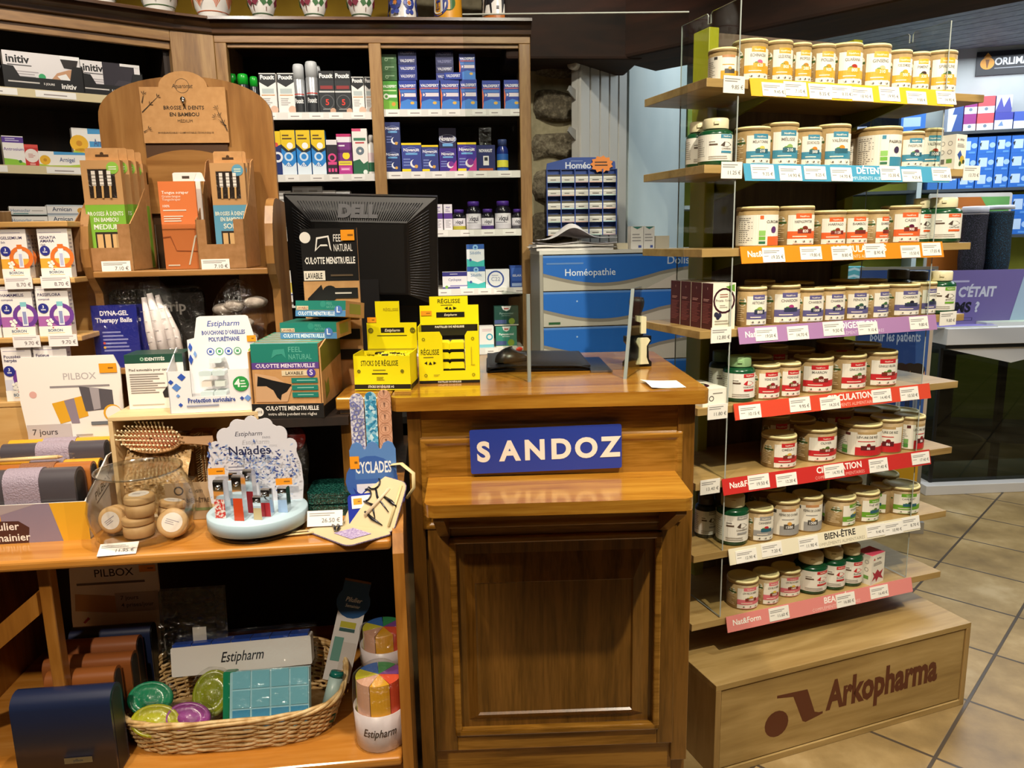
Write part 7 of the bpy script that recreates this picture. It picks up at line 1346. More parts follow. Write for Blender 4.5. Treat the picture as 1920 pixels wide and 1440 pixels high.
def boiron(l, r_, t, row, acc, tint, title, sub, label, yq, capc, big=False):
    z = HZ[row]+.0004; A_, B_ = hX(l, t+40, yq), hX(r_, t+40, yq); h = hZ(t, (l+r_)/2, yq)-z; w = B_-A_; d_ = .021
    D = [R(.06, .925, .8, .932, '#6a5a9a'), T(title[0], .07, .80, .055, '#33295c', 'l', .84, 1.2)]+([T(title[1], .07, .73, .055, '#33295c', 'l', .7, 1.2)] if len(title) > 1 else [])
    D += [T(sub, .07, .66 if len(title) > 1 else .72, .04, '#4a4278', 'l', .4, .5)] if sub else []
    D += [R(0, .2, 1, .40, tint), Ci(.74, .42, .235, acc, .155), R(.63, .22, .80, .62, '#e9e9ee'), R(.66, .25, .77, .5, '#8c93c0' if acc != '#d9702a' else '#b5b8d8'), R(.62, .60, .81, .69, capc), Ci(.2, .56, .10, '#2b2f86'), T('3', .2, .565, .05, '#eef0f6', 'c', 0, 1.5), T('tubes', .2, .52, .035, '#eef0f6', 'c', .15, 1.5)]
    D += [Ci(.34+dx, .27+dy, .028, '#f2efe6') for dx, dy in ((0, 0), (.09, .02), (.05, .06), (-.05, .04), (.04, -.04), (-.03, -.03))]
    D += [R(0, 0, 1, .2, '#efebe4'), T('BOIRON', .5, .09, .05, '#3d5a78', 'c', .5, 1.5), R(.28, .06, .78, .068, '#d9a53a'), Ci(.44, .17, .014, '#b53a3a')]
    return carton('homeopathy_carton', label, 'carton', ft, A_, B_, z, z+h, yq, d_, '#e9e4e2', D, rights=[Ln(.2, .8, .2, .9, 9, '#a59fae')])
OR, PU = '#d9702a', '#6a3d94'
boiron(0, 52, 430, 2, OR, '#e5a83a', ('GELSEMIUM',), '5ch', 'white homeopathy carton with orange ring reading GELSEMIUM', HYK+.008, OR)
boiron(73, 130, 429, 2, OR, '#e5a83a', ('IGNATIA', 'AMARA'), '15ch', 'white homeopathy carton with orange ring reading IGNATIA AMARA', HYK+.008, OR)
for k in range(3): boiron(8+6*k, 58+5*k, 430, 2, OR, '#e5a83a', ('GELSEMIUM',), '', 'orange-ringed carton behind the GELSEMIUM one, '+['nearest', 'middle', 'farthest'][k]+' of three', HYK+.031+.023*k, OR)
boiron(0, 62, 537, 1, PU, '#a763a8', ('HAMAMELIS',), 'composé', 'white homeopathy carton with purple ring reading HAMAMELIS', HYK+.008, '#7fc0c9')
boiron(69, 130, 536, 1, PU, '#a763a8', ('PASSIFLORA',), 'composé', 'white homeopathy carton with purple ring reading PASSIFLORA', HYK+.008, '#7fc0c9')
boiron(10, 66, 538, 1, PU, '#a763a8', ('HAMAMELIS',), '', 'purple-ringed carton just behind the HAMAMELIS one', HYK+.031, '#7fc0c9')
boiron(-58, -3, 537, 1, PU, '#a763a8', ('ARNICA',), '', 'purple-ringed carton cut by the left edge of the picture', HYK+.009, '#7fc0c9')
boiron(6, 62, 651, 0, PU, '#cfd0e0', ('Poussées', 'herpès'), '', 'white homeopathy carton on the bottom step, half hidden by the pill-case header', HYK+.008, '#7fc0c9')
boiron(66, 128, 648, 0, PU, '#e6d0d0', ('Fatigue', 'passagère'), '', 'white carton with red title on the bottom step, right one', HYK+.008, '#7fc0c9')
# ================================================================ lower shelf of the display table
LZt = zl+.0005
nav = '#1b2440'
def lX(px, py, Y): return ft.Y(px, py, Y).x
a, b = lX(22, 1370, .02), lX(212, 1370, .02)
pillbox('pill_case', 'large navy pill case with a metal plate at the front of the lower shelf', a, b, .02, LZt, ft.Y(110, 1290, .05).z, .030, nav, nav, band=False, plate=True)
for k, (l, r_, t, y, c, w) in enumerate([(82, 214, 1255, .088, '#9a5a2a', 'tan pill case right behind the large navy one'), (78, 246, 1228, .138, '#8a4f26', 'tan pill case, middle of three on the lower shelf'), (102, 256, 1198, .188, '#8a5230', 'tan pill case, rearmost of three on the lower shelf'), (128, 282, 1174, .238, nav, 'navy pill case in front of the lower header card')]):
    a, b = lX(l, t+30, y), lX(r_, t+30, y); pillbox('pill_case', w, a, b, y, LZt, ft.Y((l+r_)/2, t, y+.02).z, .022, c, c, band=False)
yq = .31; a, b = lX(128, 1110, yq), lX(300, 1110, yq); w = b-a; z1_ = ft.Y(200, 1056, yq).z
o = thing('header_board', 'white curved pill-case header board standing at the back of the lower shelf', 'display card', ft.w((a+b)/2, yq, LZt), ft.yaw); hz = ft.Y(210, 1178, yq).z-LZt; h = z1_-LZt
g = G(); g.prism([(-w/2, 0), (w/2, 0), (w/2, h*.99), (w*.48, h), (-w*.42, h), (-w*.46, h*.97), (-w*.5, h*.6)], 0, .004, WC)
q = [T('PILBOX', .52, .80, .11, '#2a2628', 'c', .6, .6), Ln(.1, .85, .66, .74, 1, '#6a6264'), Po([(.05, .3), (.07, .56), (.5, .5), (.5, .24)], '#c49a6a'), R(.5, .24, .98, .54, '#b5aaa6'), T('7 jours', .56, .43, .06, '#4a4244', 'l', .3, .6), T('4 prises/jour', .56, .32, .06, '#4a4244', 'l', .38, .6), Po([(.12, .12), (.18, .2), (.2, .17), (.14, .1)], '#a5262c')]+sticker(.8, .84, .98, .94)
g.front(q, -w/2, hz, w, h-hz, 0); g.build('card', o)
# wicker basket
zR = .512; q1, q2, q3 = ft.Z(193, 1380, zR), ft.Z(640, 1322, zR), ft.Z(664, 1215, zR+.05)
WK = noisy('wicker', ['#b08a52', '#cfae78', '#e0c594'], 40, .5, .2); bw = (q2.x-q1.x)/2; bxc = (q1.x+q2.x)/2; byf = min(q1.y, q2.y)+.01; byf = max(byf, .012); bdp = .25; bh = zR-LZt
o = thing('wicker_basket', 'pale wicker basket of pill organisers at the front of the lower shelf', 'basket', ft.w(bxc, byf, LZt), ft.yaw)
def bpos(t, v):
    """point on the basket wall: t runs round, v from bottom to rim"""
    k = .88+.12*v; W_, D_ = bw*k, bdp/2*k; p = 3.2
    c, s_ = math.cos(t), math.sin(t); x = W_*abs(c)**(2/p)*(1 if c > 0 else -1); y = D_*abs(s_)**(2/p)*(1 if s_ > 0 else -1)
    lift = .055*(.5+.5*math.sin(t))**2
    return x, bdp/2+y, v*(bh+lift)
g = G(); NS = 132; nrow = 13
for r_ in range(nrow):
    v = .04+.93*r_/(nrow-1); pts = []
    for i in range(NS):
        t = 2*math.pi*i/NS; x, y, z = bpos(t, v); k = 1+.011*(1 if (i//3+r_) % 2 else -1)*math.sin(math.pi*((i % 3)+.5)/3)
        pts.append((x*k, bdp/2+(y-bdp/2)*(k+(k-1)*1.2), z+.0012*math.sin(i*1.7+r_*2)))
    g.tube(pts, .0036, WK, 6, closed=True)
for i in range(44):
    t = 2*math.pi*i/44; g.tube([bpos(t, 0), bpos(t, .5), bpos(t, 1)], .0026, WK, 5)
q = g.build('woven_wall', o)
g = G()
for k in range(3):
    g.tube([(lambda p: (p[0]*(1+.012*math.cos(k*2.1+i*.35)), bdp/2+(p[1]-bdp/2)*(1+.02*math.cos(k*2.1+i*.35)), p[2]+.004*math.sin(k*2.1+i*.35)))(bpos(2*math.pi*i/110, 1.0)) for i in range(110)], .0046, WK, 6, closed=True)
g.build('braided_rim', o)
g = G(); pts = [bpos(2*math.pi*i/40, .02) for i in range(40)]; g.prism([(p[0]*.97, bdp/2+(p[1]-bdp/2)*.97) for p in pts], .001, .006, WK, 'z'); g.build('base', o)
def inb(px, py, Y): P = ft.Y(px, py, byf+Y); return P
ZB = LZt+.0065
def disc(px, py, Y, rx, rz, col, label, tilt=55):
    P = inb(px, py, Y); o = thing('pill_dispenser', label, 'pill box', ft.w(P.x, P.y, P.z), (math.radians(tilt), math.radians(6), ft.yaw))
    m = mat(col, .22); 
    g = G(); g.lathe([(rx*.7, -.012), (rx*.96, -.008), (rx, 0), (rx*.96, .006), (rx*.84, .010), (rx*.80, .006), (rx*.42, .007), (rx*.38, .011), (0, .012)], m, 28, sy=rz/rx); g.lathe([(0, -.004), (rx*.8, -.004), (rx*.8, .002), (0, .002)], mat(col, .4), 24, sy=rz/rx); g.build('dispenser', o)
    k = G(); k.ball((0, 0, .0), (rx*1.12, rz*1.16, .022), FILM2, 20, 10, wob=.06); k.build('clear_bag', o)
disc(282, 1310, .075, .048, .036, '#1f9468', 'green translucent round pill dispenser in a clear bag, left in the basket')
disc(292, 1352, .035, .052, .034, '#c3c52e', 'yellow-green translucent pill dispenser at the basket front')
disc(352, 1346, .04, .048, .032, '#a04a9c', 'purple translucent pill dispenser at the basket front')
disc(398, 1300, .09, .042, .050, '#8f9a1e', 'olive translucent pill dispenser behind the purple one')
P = inb(505, 1310, .05); wq = inb(582, 1300, .05).x-inb(432, 1300, .05).x; hq = inb(505, 1252, .07).z-inb(505, 1366, .03).z
AQ = clear('aqua_plastic', '#8fd0e0', 1.2, .06, base=.14)
o = thing('pill_organiser', 'large pale blue translucent pill organiser tray in the basket', 'pill box', ft.w(P.x, byf+.03, inb(505, 1366, .03).z), (math.radians(-22), 0, ft.yaw))
g = G(); g.box(-wq/2, 0, 0, wq/2, .028, hq, mat('#a9dbe6', .35)); [g.box(-wq/2+.006+i*wq/4.1, -.002, .006+j*hq/3, -wq/2+.006+(i+.9)*wq/4.1, -.0005, .006+(j+.9)*hq/3, mat('#7fc4d6' if j else '#4a9ac4', .25)) for i in range(4) for j in range(3)]; g.build('tray', o); G().box(-wq*.51, -.006, -.004, wq*.51, -.004, hq*1.04, FILM).build('wrap', o)
o = thing('pill_organiser', 'narrow emerald green organiser beside the pale blue tray in the basket', 'pill box', ft.w(inb(428, 1320, .06).x, byf+.045, inb(428, 1366, .045).z), (math.radians(-20), 0, ft.yaw))
G().cbox(-.012, 0, 0, .014, .03, hq*.98, .003, mat('#17845c', .3)).build('tray', o)
yq = .14; A_, B_ = inb(318, 1232, yq), inb(584, 1226, yq); w = B_.x-A_.x; h = inb(450, 1208, yq).z-inb(450, 1258, yq).z
o = thing('pill_organiser', 'long white weekly pill organiser with blue lids in clear film across the basket', 'pill box', ft.w((A_.x+B_.x)/2, byf+yq, inb(450, 1258, yq).z), (math.radians(-12), math.radians(-1.5), ft.yaw))
g = G(); g.cbox(-w/2, 0, 0, w/2, .035, h, .004, WHITE); g.front([T('Estipharm', .5, .36, .34, '#1c1c22', 'c', .3, .8, .25)], -w/2, 0, w, h, 0); g.build('body', o)
for i in range(7): G().box(-w/2+.004+i*(w-.008)/7, .001, h+.0002, -w/2+.002+(i+1)*(w-.008)/7, .034, h+.006, mat('#23449c', .3)).build('lid', o)
G().cbox(-w*.53, -.004, -.002, w*.53, .04, h*1.3, .008, FILM).build('wrap', o)
yq = .175; A_, B_ = inb(297, 1170, yq), inb(420, 1170, yq); w = B_.x-A_.x; h = inb(350, 1112, yq).z-inb(350, 1240, yq).z
o = thing('clear_organiser_bag', 'clear seven-row organiser in a plastic bag standing at the back left of the basket', 'pill box', ft.w((A_.x+B_.x)/2, byf+yq, inb(350, 1240, yq).z), (math.radians(-6), 0, ft.yaw))
g = G(); CP = clear('smoky_plastic', '#b5b3b0', 1.2, .1, base=.08); g.box(-w/2, 0, 0, w/2, .02, h, CP); [g.box(-w/2+.01, -.003, .008+i*h/5, w/2-.02, 0, .006+(i+.86)*h/5, CP) for i in range(5)]; g.box(0, -.0045, h*.22, .03, -.0035, h*.48, mat('#d8d4cc')); g.build('organiser', o); G().box(-w*.53, -.008, 0, w*.55, -.006, h*1.05, FILM2).build('bag', o)
yq = .20; A_, B_ = inb(628, 1250, yq), inb(655, 1090, yq)
o = thing('organiser_carton', 'tall white carton with a navy half-round top tilted in the basket corner', 'carton', ft.w(A_.x+.004, byf+yq-.03, A_.z-.02), (math.radians(-8), math.radians(15), ft.yaw)); L_ = (B_-A_).length+.02; w = .062
g = G(); g.box(-w/2, 0, 0, w/2, .018, L_, mat('#d8d4d2', .4)); g.front([R(0, .80, 1, 1, '#1f4a7a'), Ci(.5, .80, .165, '#1f4a7a'), T('Pilulier', .5, .80, .045, '#e6eaf0', 'c', .6, 1, .2), T('Semainier', .5, .745, .03, '#e6eaf0', 'c', .55, 1, .2), R(.2, .54, .78, .60, '#b5ae3a'), R(.2, .50, .78, .535, '#3a5a5c'), R(.1, .2, .45, .44, '#6a9a90'), Po([(.45, .0), (.95, .0), (.95, .4), (.45, .4)], '#c9c3bf')], -w/2, 0, w, L_, 0); g.build('carton', o)
P = inb(612, 1350, .07); Q = inb(632, 1262, .10)
o = thing('pill_crusher', 'grey and deep green pill cutter pen leaning in the right corner of the basket', 'pill cutter', ft.w(P.x, P.y, P.z), ft.yaw); d = Vector((Q.x-P.x, Q.y-P.y, Q.z-P.z))
G().tube([(0, 0, 0), d*.25], [.017, .018], mat('#0f5a52', .25), 14).build('base_cap', o); G().tube([d*.26, d*.92], [.018, .016], mat('#9fb5b0', .35), 14).build('barrel', o); G().tube([d*.93, d*1.04], [.0165, .014], mat('#12665c', .25), 14).build('end_cap', o)
# wrapped cups right of the basket
f = ft.Z(716, 1408, LZt); yq = f.y+.045; rC = (ft.Y(764, 1340, yq).x-ft.Y(664, 1340, yq).x)/2
def cup(x, y, z, r, hc, label, name=True):
    o = thing('pill_cup', label, 'pill box', ft.w(x, y, z), ft.yaw)
    g = G(); g.lathe([(r*.9, 0), (r*.94, .003), (r, hc), (r*.97, hc), (r*.92, .004)], mat('#dcd2d6', .35), 32)
    if name: g.wrap([T('Estipharm', .5, .45, .2, '#2a2628', 'c', .2, .8, .25)], r*.985, -math.pi/2, 0, 2*math.pi*r, hc)
    g.build('cup', o); cs = ['#d9a02a', '#d8553a', '#7a4a94', '#3a8f5a', '#3a6ab5', '#c9c13a', '#cfa28a']
    for i in range(7):
        g = G(); a0 = i*2*math.pi/7-1.9; n_ = 6; pr = [(r*.86*math.cos(a0+j*.86/n_), r*.86*math.sin(a0+j*.86/n_)) for j in range(n_+1)]+[(0, 0)]
        g.prism(pr, hc*.4, hc*1.75, mat(cs[i], .25), 'z'); g.build('wedge', o)
    g = G(); g.lathe([(r*1.02, 0.001), (r*1.03, hc*1.2), (r*.98, hc*1.75), (r*.6, hc*1.95), (r*.3, hc*2.0), (0, hc*2.0)], FILM2, 28); g.build('wrap', o)
hcc = ft.Y(716, 1345, yq-rC).z-LZt
cup(ft.Y(714, 1340, yq).x, yq, LZt, rC, hcc, 'white round pill cup with coloured wedges in wrinkled wrap right of the basket')
cup(ft.Y(724, 1240, yq+.115).x, yq+.115, LZt, rC*.98, .055, 'wrapped round pill cup behind the front one, lower of two', False)
cup(ft.Y(722, 1240, yq+.115).x, yq+.115, LZt+.113, rC*.95, .05, 'wrapped round pill cup behind the front one, upper of two', False)
# ================================================================ behind and on the counter
# desk and monitor
dk = thing('back_desk', 'black work desk behind the counter, under the monitor', 'desk', (-.62, 2.14, 0), math.radians(4))
BLKW = mat('#15130f', .5)
G().box(-.34, 0, .98, .34, .45, 1.0, BLKW).build('top', dk)
for x in (-.335, .315): G().box(x, .01, 0, x+.02, .44, .98, BLKW).build('side', dk)
G().box(-.315, .42, .2, .315, .435, .98, BLKW).build('back', dk)
fm = Frame((0, 2.26, 0), 3); A, B = fm.Y(535, 440, 0), fm.Y(822, 440, 0); mw = (B.x-A.x)*1.0
zt_ = fm.Y(665, 367, -.03).z; mh = .335
mo = thing('monitor', 'black computer monitor seen from behind on the desk, slotted back leaning forward', 'monitor', fm.w((A.x+B.x)/2, 0, 1.0004), fm.yaw)
PL = mat('#101012', .38); PL2 = mat('#050506', .6); PL3 = mat('#1b1b1e', .3)
Tm = Matrix.Translation((0, 0, zt_-1.0)) @ Matrix.Rotation(math.radians(14), 4, 'X') @ Matrix.Rotation(math.radians(2.0), 4, 'Y')
g = G(); w, h = mw/2, mh
g.box(-w, .012, -h, w, .035, 0, PL, T=Tm)
v = [(-w+.004, .012, -h+.004), (w-.004, .012, -h+.004), (w-.004, .012, -.004), (-w+.004, .012, -.004), (-w*.64, -.022, -h+.05), (w*.60, -.022, -h+.05), (w*.60, -.022, -.07), (-w*.64, -.022, -.07)]
g.add(v, [(0, 1, 5, 4), (1, 2, 6, 5), (2, 3, 7, 6), (3, 0, 4, 7), (4, 5, 6, 7)], PL, T=Tm); g.box(-w*.60, -.0225, -h+.055, w*.56, -.022, -.075, PL2, T=Tm); g.build('back_shell', mo)
def sl(a, b, u, v_):  # point on the top or right slope of the shell
    return [a[i]+(b[i]-a[i])*u for i in range(3)]
g = G(); n = 46
def bar(g, p, q, t, mt):
    p, q = Vector(p), Vector(q); g.tube([p, q], t, mt, 5, T=Tm)
for i in range(n):
    u = (i+.5)/n; a = sl(v[3], v[2], u*.9+.05, 0); b = sl(v[7], v[6], u, 0)
    p = [a[k]+(b[k]-a[k])*.2 for k in range(3)]; q = [a[k]+(b[k]-a[k])*.92 for k in range(3)]; p[1] -= .001; q[1] -= .001; bar(g, p, q, .0013, PL3); 
for i in range(30):
    u = (i+.5)/30; a = sl(v[2], v[1], u*.9+.05, 0); b = sl(v[6], v[5], u, 0)
    p = [a[k]+(b[k]-a[k])*.25 for k in range(3)]; q = [a[k]+(b[k]-a[k])*.92 for k in range(3)]; p[1] -= .001; q[1] -= .001; bar(g, p, q, .0012, mat('#3a3a3e', .25))
    a = sl(v[3], v[0], u*.9+.05, 0); b = sl(v[7], v[4], u, 0); p = [a[k]+(b[k]-a[k])*.25 for k in range(3)]; q = [a[k]+(b[k]-a[k])*.92 for k in range(3)]; bar(g, p, q, .0012, PL3)
g.build('vent_ribs', mo)
g = G(); a = Vector(v[2]).lerp(Vector(v[3]), .5); b = Vector(v[6]).lerp(Vector(v[7]), .5); dn = (b-a); dn_u = dn.normalized()
g.paint([T('DELL', .5, .1, .8, '#303034', 'c', 0, 5)], .13, .042, lambda x, y, e: tuple(a+dn_u*(.062-y)+Vector((x-.07, -.0026-e*3, 0))), T=Tm); g.build('logo', mo)
G().box(-.035, .036, .02, .035, .06, .40, PL).build('neck', mo); G().cbox(-.11, -.02, .0, .11, .16, .018, .006, PL).build('base', mo)
# clear guard screen
GZ = CZ
P1 = fc.Z(1196, 690, CZ); P0 = fc.Z(947, 700, CZ); gy = (P1.y+P0.y)/2; ztg = fc.Y(1120, 24, gy).z
gs = thing('guard_screen', 'tall clear acrylic guard screen with two side feet standing on the counter', 'screen', fc.w((P0.x+P1.x)/2, gy, CZ), fc.yaw); w = (P1.x-P0.x)/2; hh = ztg-CZ
xr = fc.Y(1291, 60, gy).x-(P0.x+P1.x)/2; xl_ = fc.Y(868, 60, gy).x-(P0.x+P1.x)/2; zmid = fc.Y(900, 552, gy).z-CZ
g = G(); g.prism([(-w, 0), (w, 0), (w, zmid), (xr, zmid+.05), (xr, hh), (xl_, hh), (xl_, zmid+.05), (-w, zmid)], -.002, .002, PLEXI, side=PLEXI); g.build('main_panel', gs)
g = G(); g.box(xl_, -.0022, hh-.0015, xr, .0022, hh+.001, PLEXE); g.build('top_edge', gs)
Q = fc.Z(1266, 708, CZ); dy = gy-Q.y; dx = Q.x-P1.x
Tm2 = Matrix.Translation((w+.002, 0, 0)) @ Matrix.Rotation(-math.atan2(dx, dy), 4, 'Z'); L_ = math.hypot(dx, dy); hf = fc.Y(1239, 541, Q.y+.04).z-CZ
G().prism([(0, 0), (-L_, 0), (-L_, .004), (-L_*.55, hf), (0, hf)], -.002, .002, PLEXI, 'x', T=Tm2).prism([(-L_, 0), (-L_-.004, 0), (-L_*.55-.004, hf), (-L_*.55, hf)], -.004, .004, mat('#838c8a', .2), 'x', T=Tm2).build('foot_panel', gs)
Q = fc.Z(905, 718, CZ); dy = gy-Q.y; dx = Q.x-P0.x; Tm2 = Matrix.Translation((-w-.002, 0, 0)) @ Matrix.Rotation(-math.atan2(dx, dy), 4, 'Z'); L_ = math.hypot(dx, dy); hf = fc.Y(904, 553, Q.y).z-CZ
G().prism([(0, 0), (-L_, 0), (-L_, hf), (0, hf)], -.002, .002, PLEXI, 'x', T=Tm2).prism([(-L_, 0), (-L_-.004, 0), (-L_-.004, hf), (-L_, hf)], -.004, .004, mat('#838c8a', .2), 'x', T=Tm2).build('foot_panel', gs)
# mat, tray, mouse, stamp, paper
c0 = [fc.Z(912, 700, CZ), fc.Z(1110, 695, CZ), fc.Z(1096, 664, CZ), fc.Z(930, 660, CZ)]
g = G(); x0, x1, y0, y1 = c0[0].x, c0[1].x, (c0[0].y+c0[1].y)/2, (c0[2].y+c0[3].y)/2; y1 = min(y1, y0+.26)
T0 = fc.w((x0+x1)/2, y0, CZ+.0005); w = (x1-x0)/2; d_ = y1-y0
LEA = noisy('black_leatherette', ['#0c0c0d', '#151516'], 200, .4, .15)
o = thing('black_folder', 'soft black zipped folder lying on the counter under the mouse', 'folder', T0, fc.yaw)
for k in range(2):
    g = G(); g.grid(lambda u, v: ((u-.5)*2*w*(1-.02*k), v*d_, .003+.009*(k+1)-.009*abs(2*u-1)**6-.006*abs(2*v-1)**6+.0012*math.sin(6*u)), 24, 12, LEA)
    g.box(-w*.98, .006, .0+.010*k, w*.98, d_-.006, .005+.008*k, LEA); g.build('lower_cover' if k == 0 else 'upper_cover', o)
A, B = fc.Z(1104, 699, CZ), fc.Z(1144, 699, CZ); C_ = fc.Z(1122, 672, CZ)
tag(G().box(0, 0, 0, B.x-A.x, C_.y-A.y, .004, mat('#1d2633', .08, .4)).box(-.001, -.002, 0, B.x-A.x+.001, 0, .005, mat('#8a8c90', .2, .8)).build('glass_tray', loc=fc.w(A.x+.006, A.y, CZ+.0005), rot=(0, 0, fc.yaw)), 'dark glossy pay tray peeking out beside the black folder', 'tray')
P = fc.Z(962, 680, CZ+.021); o = thing('mouse', 'black computer mouse with a red wheel on the black folder', 'mouse', fc.w(P.x, P.y+.03, CZ+.0225), fc.yaw+math.radians(35))
g = G(); g.grid(lambda u, v: (.052*math.cos(u*6.283)*math.cos(v*1.57), .031*math.sin(u*6.283)*math.cos(v*1.57), .03*math.sin(v*1.57)*(1-.22*math.cos(u*6.283))), 24, 8, mat('#19191b', .3), closed_u=True); g.prism([(.052*math.cos(i*.262), .031*math.sin(i*.262)) for i in range(24)], -.0003, .002, mat('#0a0a0b', .4), 'z'); g.build('shell', o)
g = G(); g.ball((.022, 0, .026), (.011, .0035, .006), mat('#d8321f', .4), 12, 8); g.build('wheel', o)
f = fc.Z(1202, 690, CZ); o = thing('rubber_stamp', 'self-inking rubber stamp in black and cream standing on the counter', 'stamp', fc.w(f.x, f.y+.012, CZ+.0005), fc.yaw+math.radians(14))
sc = (fc.Y(1229, 680, f.y).x-fc.Y(1176, 680, f.y).x)/.062; zk = (fc.Y(1202, 558, f.y).z-CZ); CRM = mat('#d9d3ae', .35); BK2 = mat('#111112', .3)
H_ = zk; W2_ = .029*sc
G().prism([(-W2_, 0), (W2_, 0), (W2_, H_*.06), (W2_*.78, H_*.10), (W2_*.7, H_*.3), (W2_*.95, H_*.36), (W2_*.95, H_*.44), (-W2_*.95, H_*.44), (-W2_*.95, H_*.36), (-W2_*.7, H_*.3), (-W2_*.78, H_*.1), (-W2_, H_*.06)], .004, .034, BK2).build('frame', o, bevel=.002)
G().prism([(-W2_*.35, H_*.04), (W2_*.7, H_*.04), (W2_*.5, H_*.14), (W2_*.5, H_*.3), (W2_*.78, H_*.38), (W2_*.6, H_*.42), (-W2_*.2, H_*.42), (-W2_*.35, H_*.36), (-W2_*.12, H_*.28), (-W2_*.12, H_*.14)], -.002, .006, CRM).build('front_plate', o, bevel=.0015)
G().box(-W2_*.62, .006, H_*.44, W2_*.35, .032, H_*.72, BK2).build('slide', o, bevel=.003); G().prism([(0, H_*.48), (W2_*.45, H_*.48), (W2_*.45, H_*.72), (-W2_*.35, H_*.74), (-W2_*.35, H_*.66), (0, H_*.64)], -.001, .030, CRM).build('cream_clip', o, bevel=.0015)
Tk = Matrix.Translation((-W2_*.1, .018, 0)); G().lathe([(W2_*.40, H_*.72), (W2_*.36, H_*.76), (W2_*.54, H_*.86), (W2_*.58, H_*.93), (W2_*.5, H_*.985), (0, H_)], mat('#131314', .45), 24, T=Tk).build('knob', o)
A = [fc.Z(1222, 730, CZ), fc.Z(1287, 727, CZ), fc.Z(1268, 714, CZ), fc.Z(1200, 715, CZ)]; cx_ = sum(p.x for p in A)/4; cy_ = sum(p.y for p in A)/4
g = G(); 
def pf_(u, v):
    p = A[0].lerp(A[1], u); q = A[3].lerp(A[2], u); r_ = p.lerp(q, v); return (r_.x-cx_, r_.y-cy_, .001+.012*max(0, (1-u)*1.3-.55)**2*(1-abs(v-.5)))
g.grid(pf_, 14, 10, mat('#f0ece6', .55)); tag(g.build('paper_slip', loc=fc.w(cx_, cy_, CZ), rot=(0, 0, fc.yaw)), 'small white paper slip with a curled corner at the right counter edge', 'paper')
# ---------------------------------------------------------------- blue-fronted drawer cabinet
fh = Frame((.165, 2.72, 0), 6); A, B = fh.Y(1018, 480, 0), fh.Y(1331, 470, 0); x0, x1 = A.x, B.x; zt_ = fh.Y(1150, 477, 0).z; W = x1-x0
hc = thing('drawer_cabinet', 'grey drawer cabinet with blue wave fronts behind the counter', 'cabinet', fh.w((x0+x1)/2, 0, 0), fh.yaw)
GR = mat('#c9c6c0', .35); w = W/2
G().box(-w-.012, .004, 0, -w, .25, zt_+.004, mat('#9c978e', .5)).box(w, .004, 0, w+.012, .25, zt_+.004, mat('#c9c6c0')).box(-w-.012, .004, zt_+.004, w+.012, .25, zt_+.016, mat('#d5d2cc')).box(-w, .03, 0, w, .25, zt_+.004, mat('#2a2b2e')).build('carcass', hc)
dz = fh.Y(1100, 480, 0).z-fh.Y(1100, 549, 0).z; BL = '#2266be'
for i in range(9):
    z1_ = zt_-i*dz*.985; z0_ = z1_-dz*.955
    if z0_ < .05: break
    g = G(); g.box(-w, 0, z0_, w, .03, z1_, mat('#bdb7ac', .3)); Hd = z1_-z0_
    n = 20; cu = [(i_/n, .50-.30*math.sin(math.pi*min(1, i_/n*1.42))**1.0*(1 if i_/n < .704 else 0)+(.16*math.sin(math.pi*(i_/n-.704)/.592) if i_/n > .704 else 0)) for i_ in range(n+1)]
    g.front([Po([(a, b-.10) for a, b in cu]+[(a, b) for a, b in cu[::-1]], '#8a8378'), Po([(0, .98)]+cu+[(1, .98)], BL), R(0, .94, 1, 1, '#5b8ad0')]+([T('Homéopathie', .28, .42, .19, '#dfe6f0', 'c', .3, .4), T('Dolisos', .84, .70, .22, '#cdd8ea', 'c', .2, .4), Ln(.02, .3, .72, .82, 1, '#5f86c0')] if i == 0 else [R(.03, .06, .10, .13, '#2c5a34'), Ci(.2, .72, .025, '#9ab8e0')]), -w, z0_, W, Hd, 0)
    g.build('drawer', hc)
# on top: paper pile, little cartons
zt2 = zt_+.0165; r9 = random.Random(9)
P0, P1 = fh.Y(1003, 478, -.02), fh.Y(1162, 474, -.02); pw_ = P1.x-P0.x
for k in range(3):
    zb_ = zt2+.002+.013*k
    g = G(); g.grid(lambda u, v, k=k: (P0.x+pw_*(.5+(u-.5)*(1-.05*k))-(x0+x1)/2+.01*k, .02+.22*v, zb_+(.010 if k < 2 else .012+.052*math.exp(-((u-.42)/.22)**2)*math.exp(-((v-.3)/.5)**2))+.003*math.sin(11*u+k*2)+.002*math.sin(9*v)), 26, 10, mat('#ddd6d8' if k else '#cfc8c4', .6))
    if k < 2: g.box(P0.x-(x0+x1)/2+.012, .024, zb_-.002, P1.x-(x0+x1)/2-.012, .235, zb_+.007, mat('#d8d2cf', .6))
    o = g.build('paper_pile', loc=fh.w((x0+x1)/2, 0, 0), rot=(0, 0, fh.yaw))
    tag(o, ['lowest sheaf of paper in the pile on the drawer cabinet', 'middle sheaf of paper in the pile on the drawer cabinet', 'loose rumpled top sheet peaking over the paper pile on the drawer cabinet'][k], 'paper')
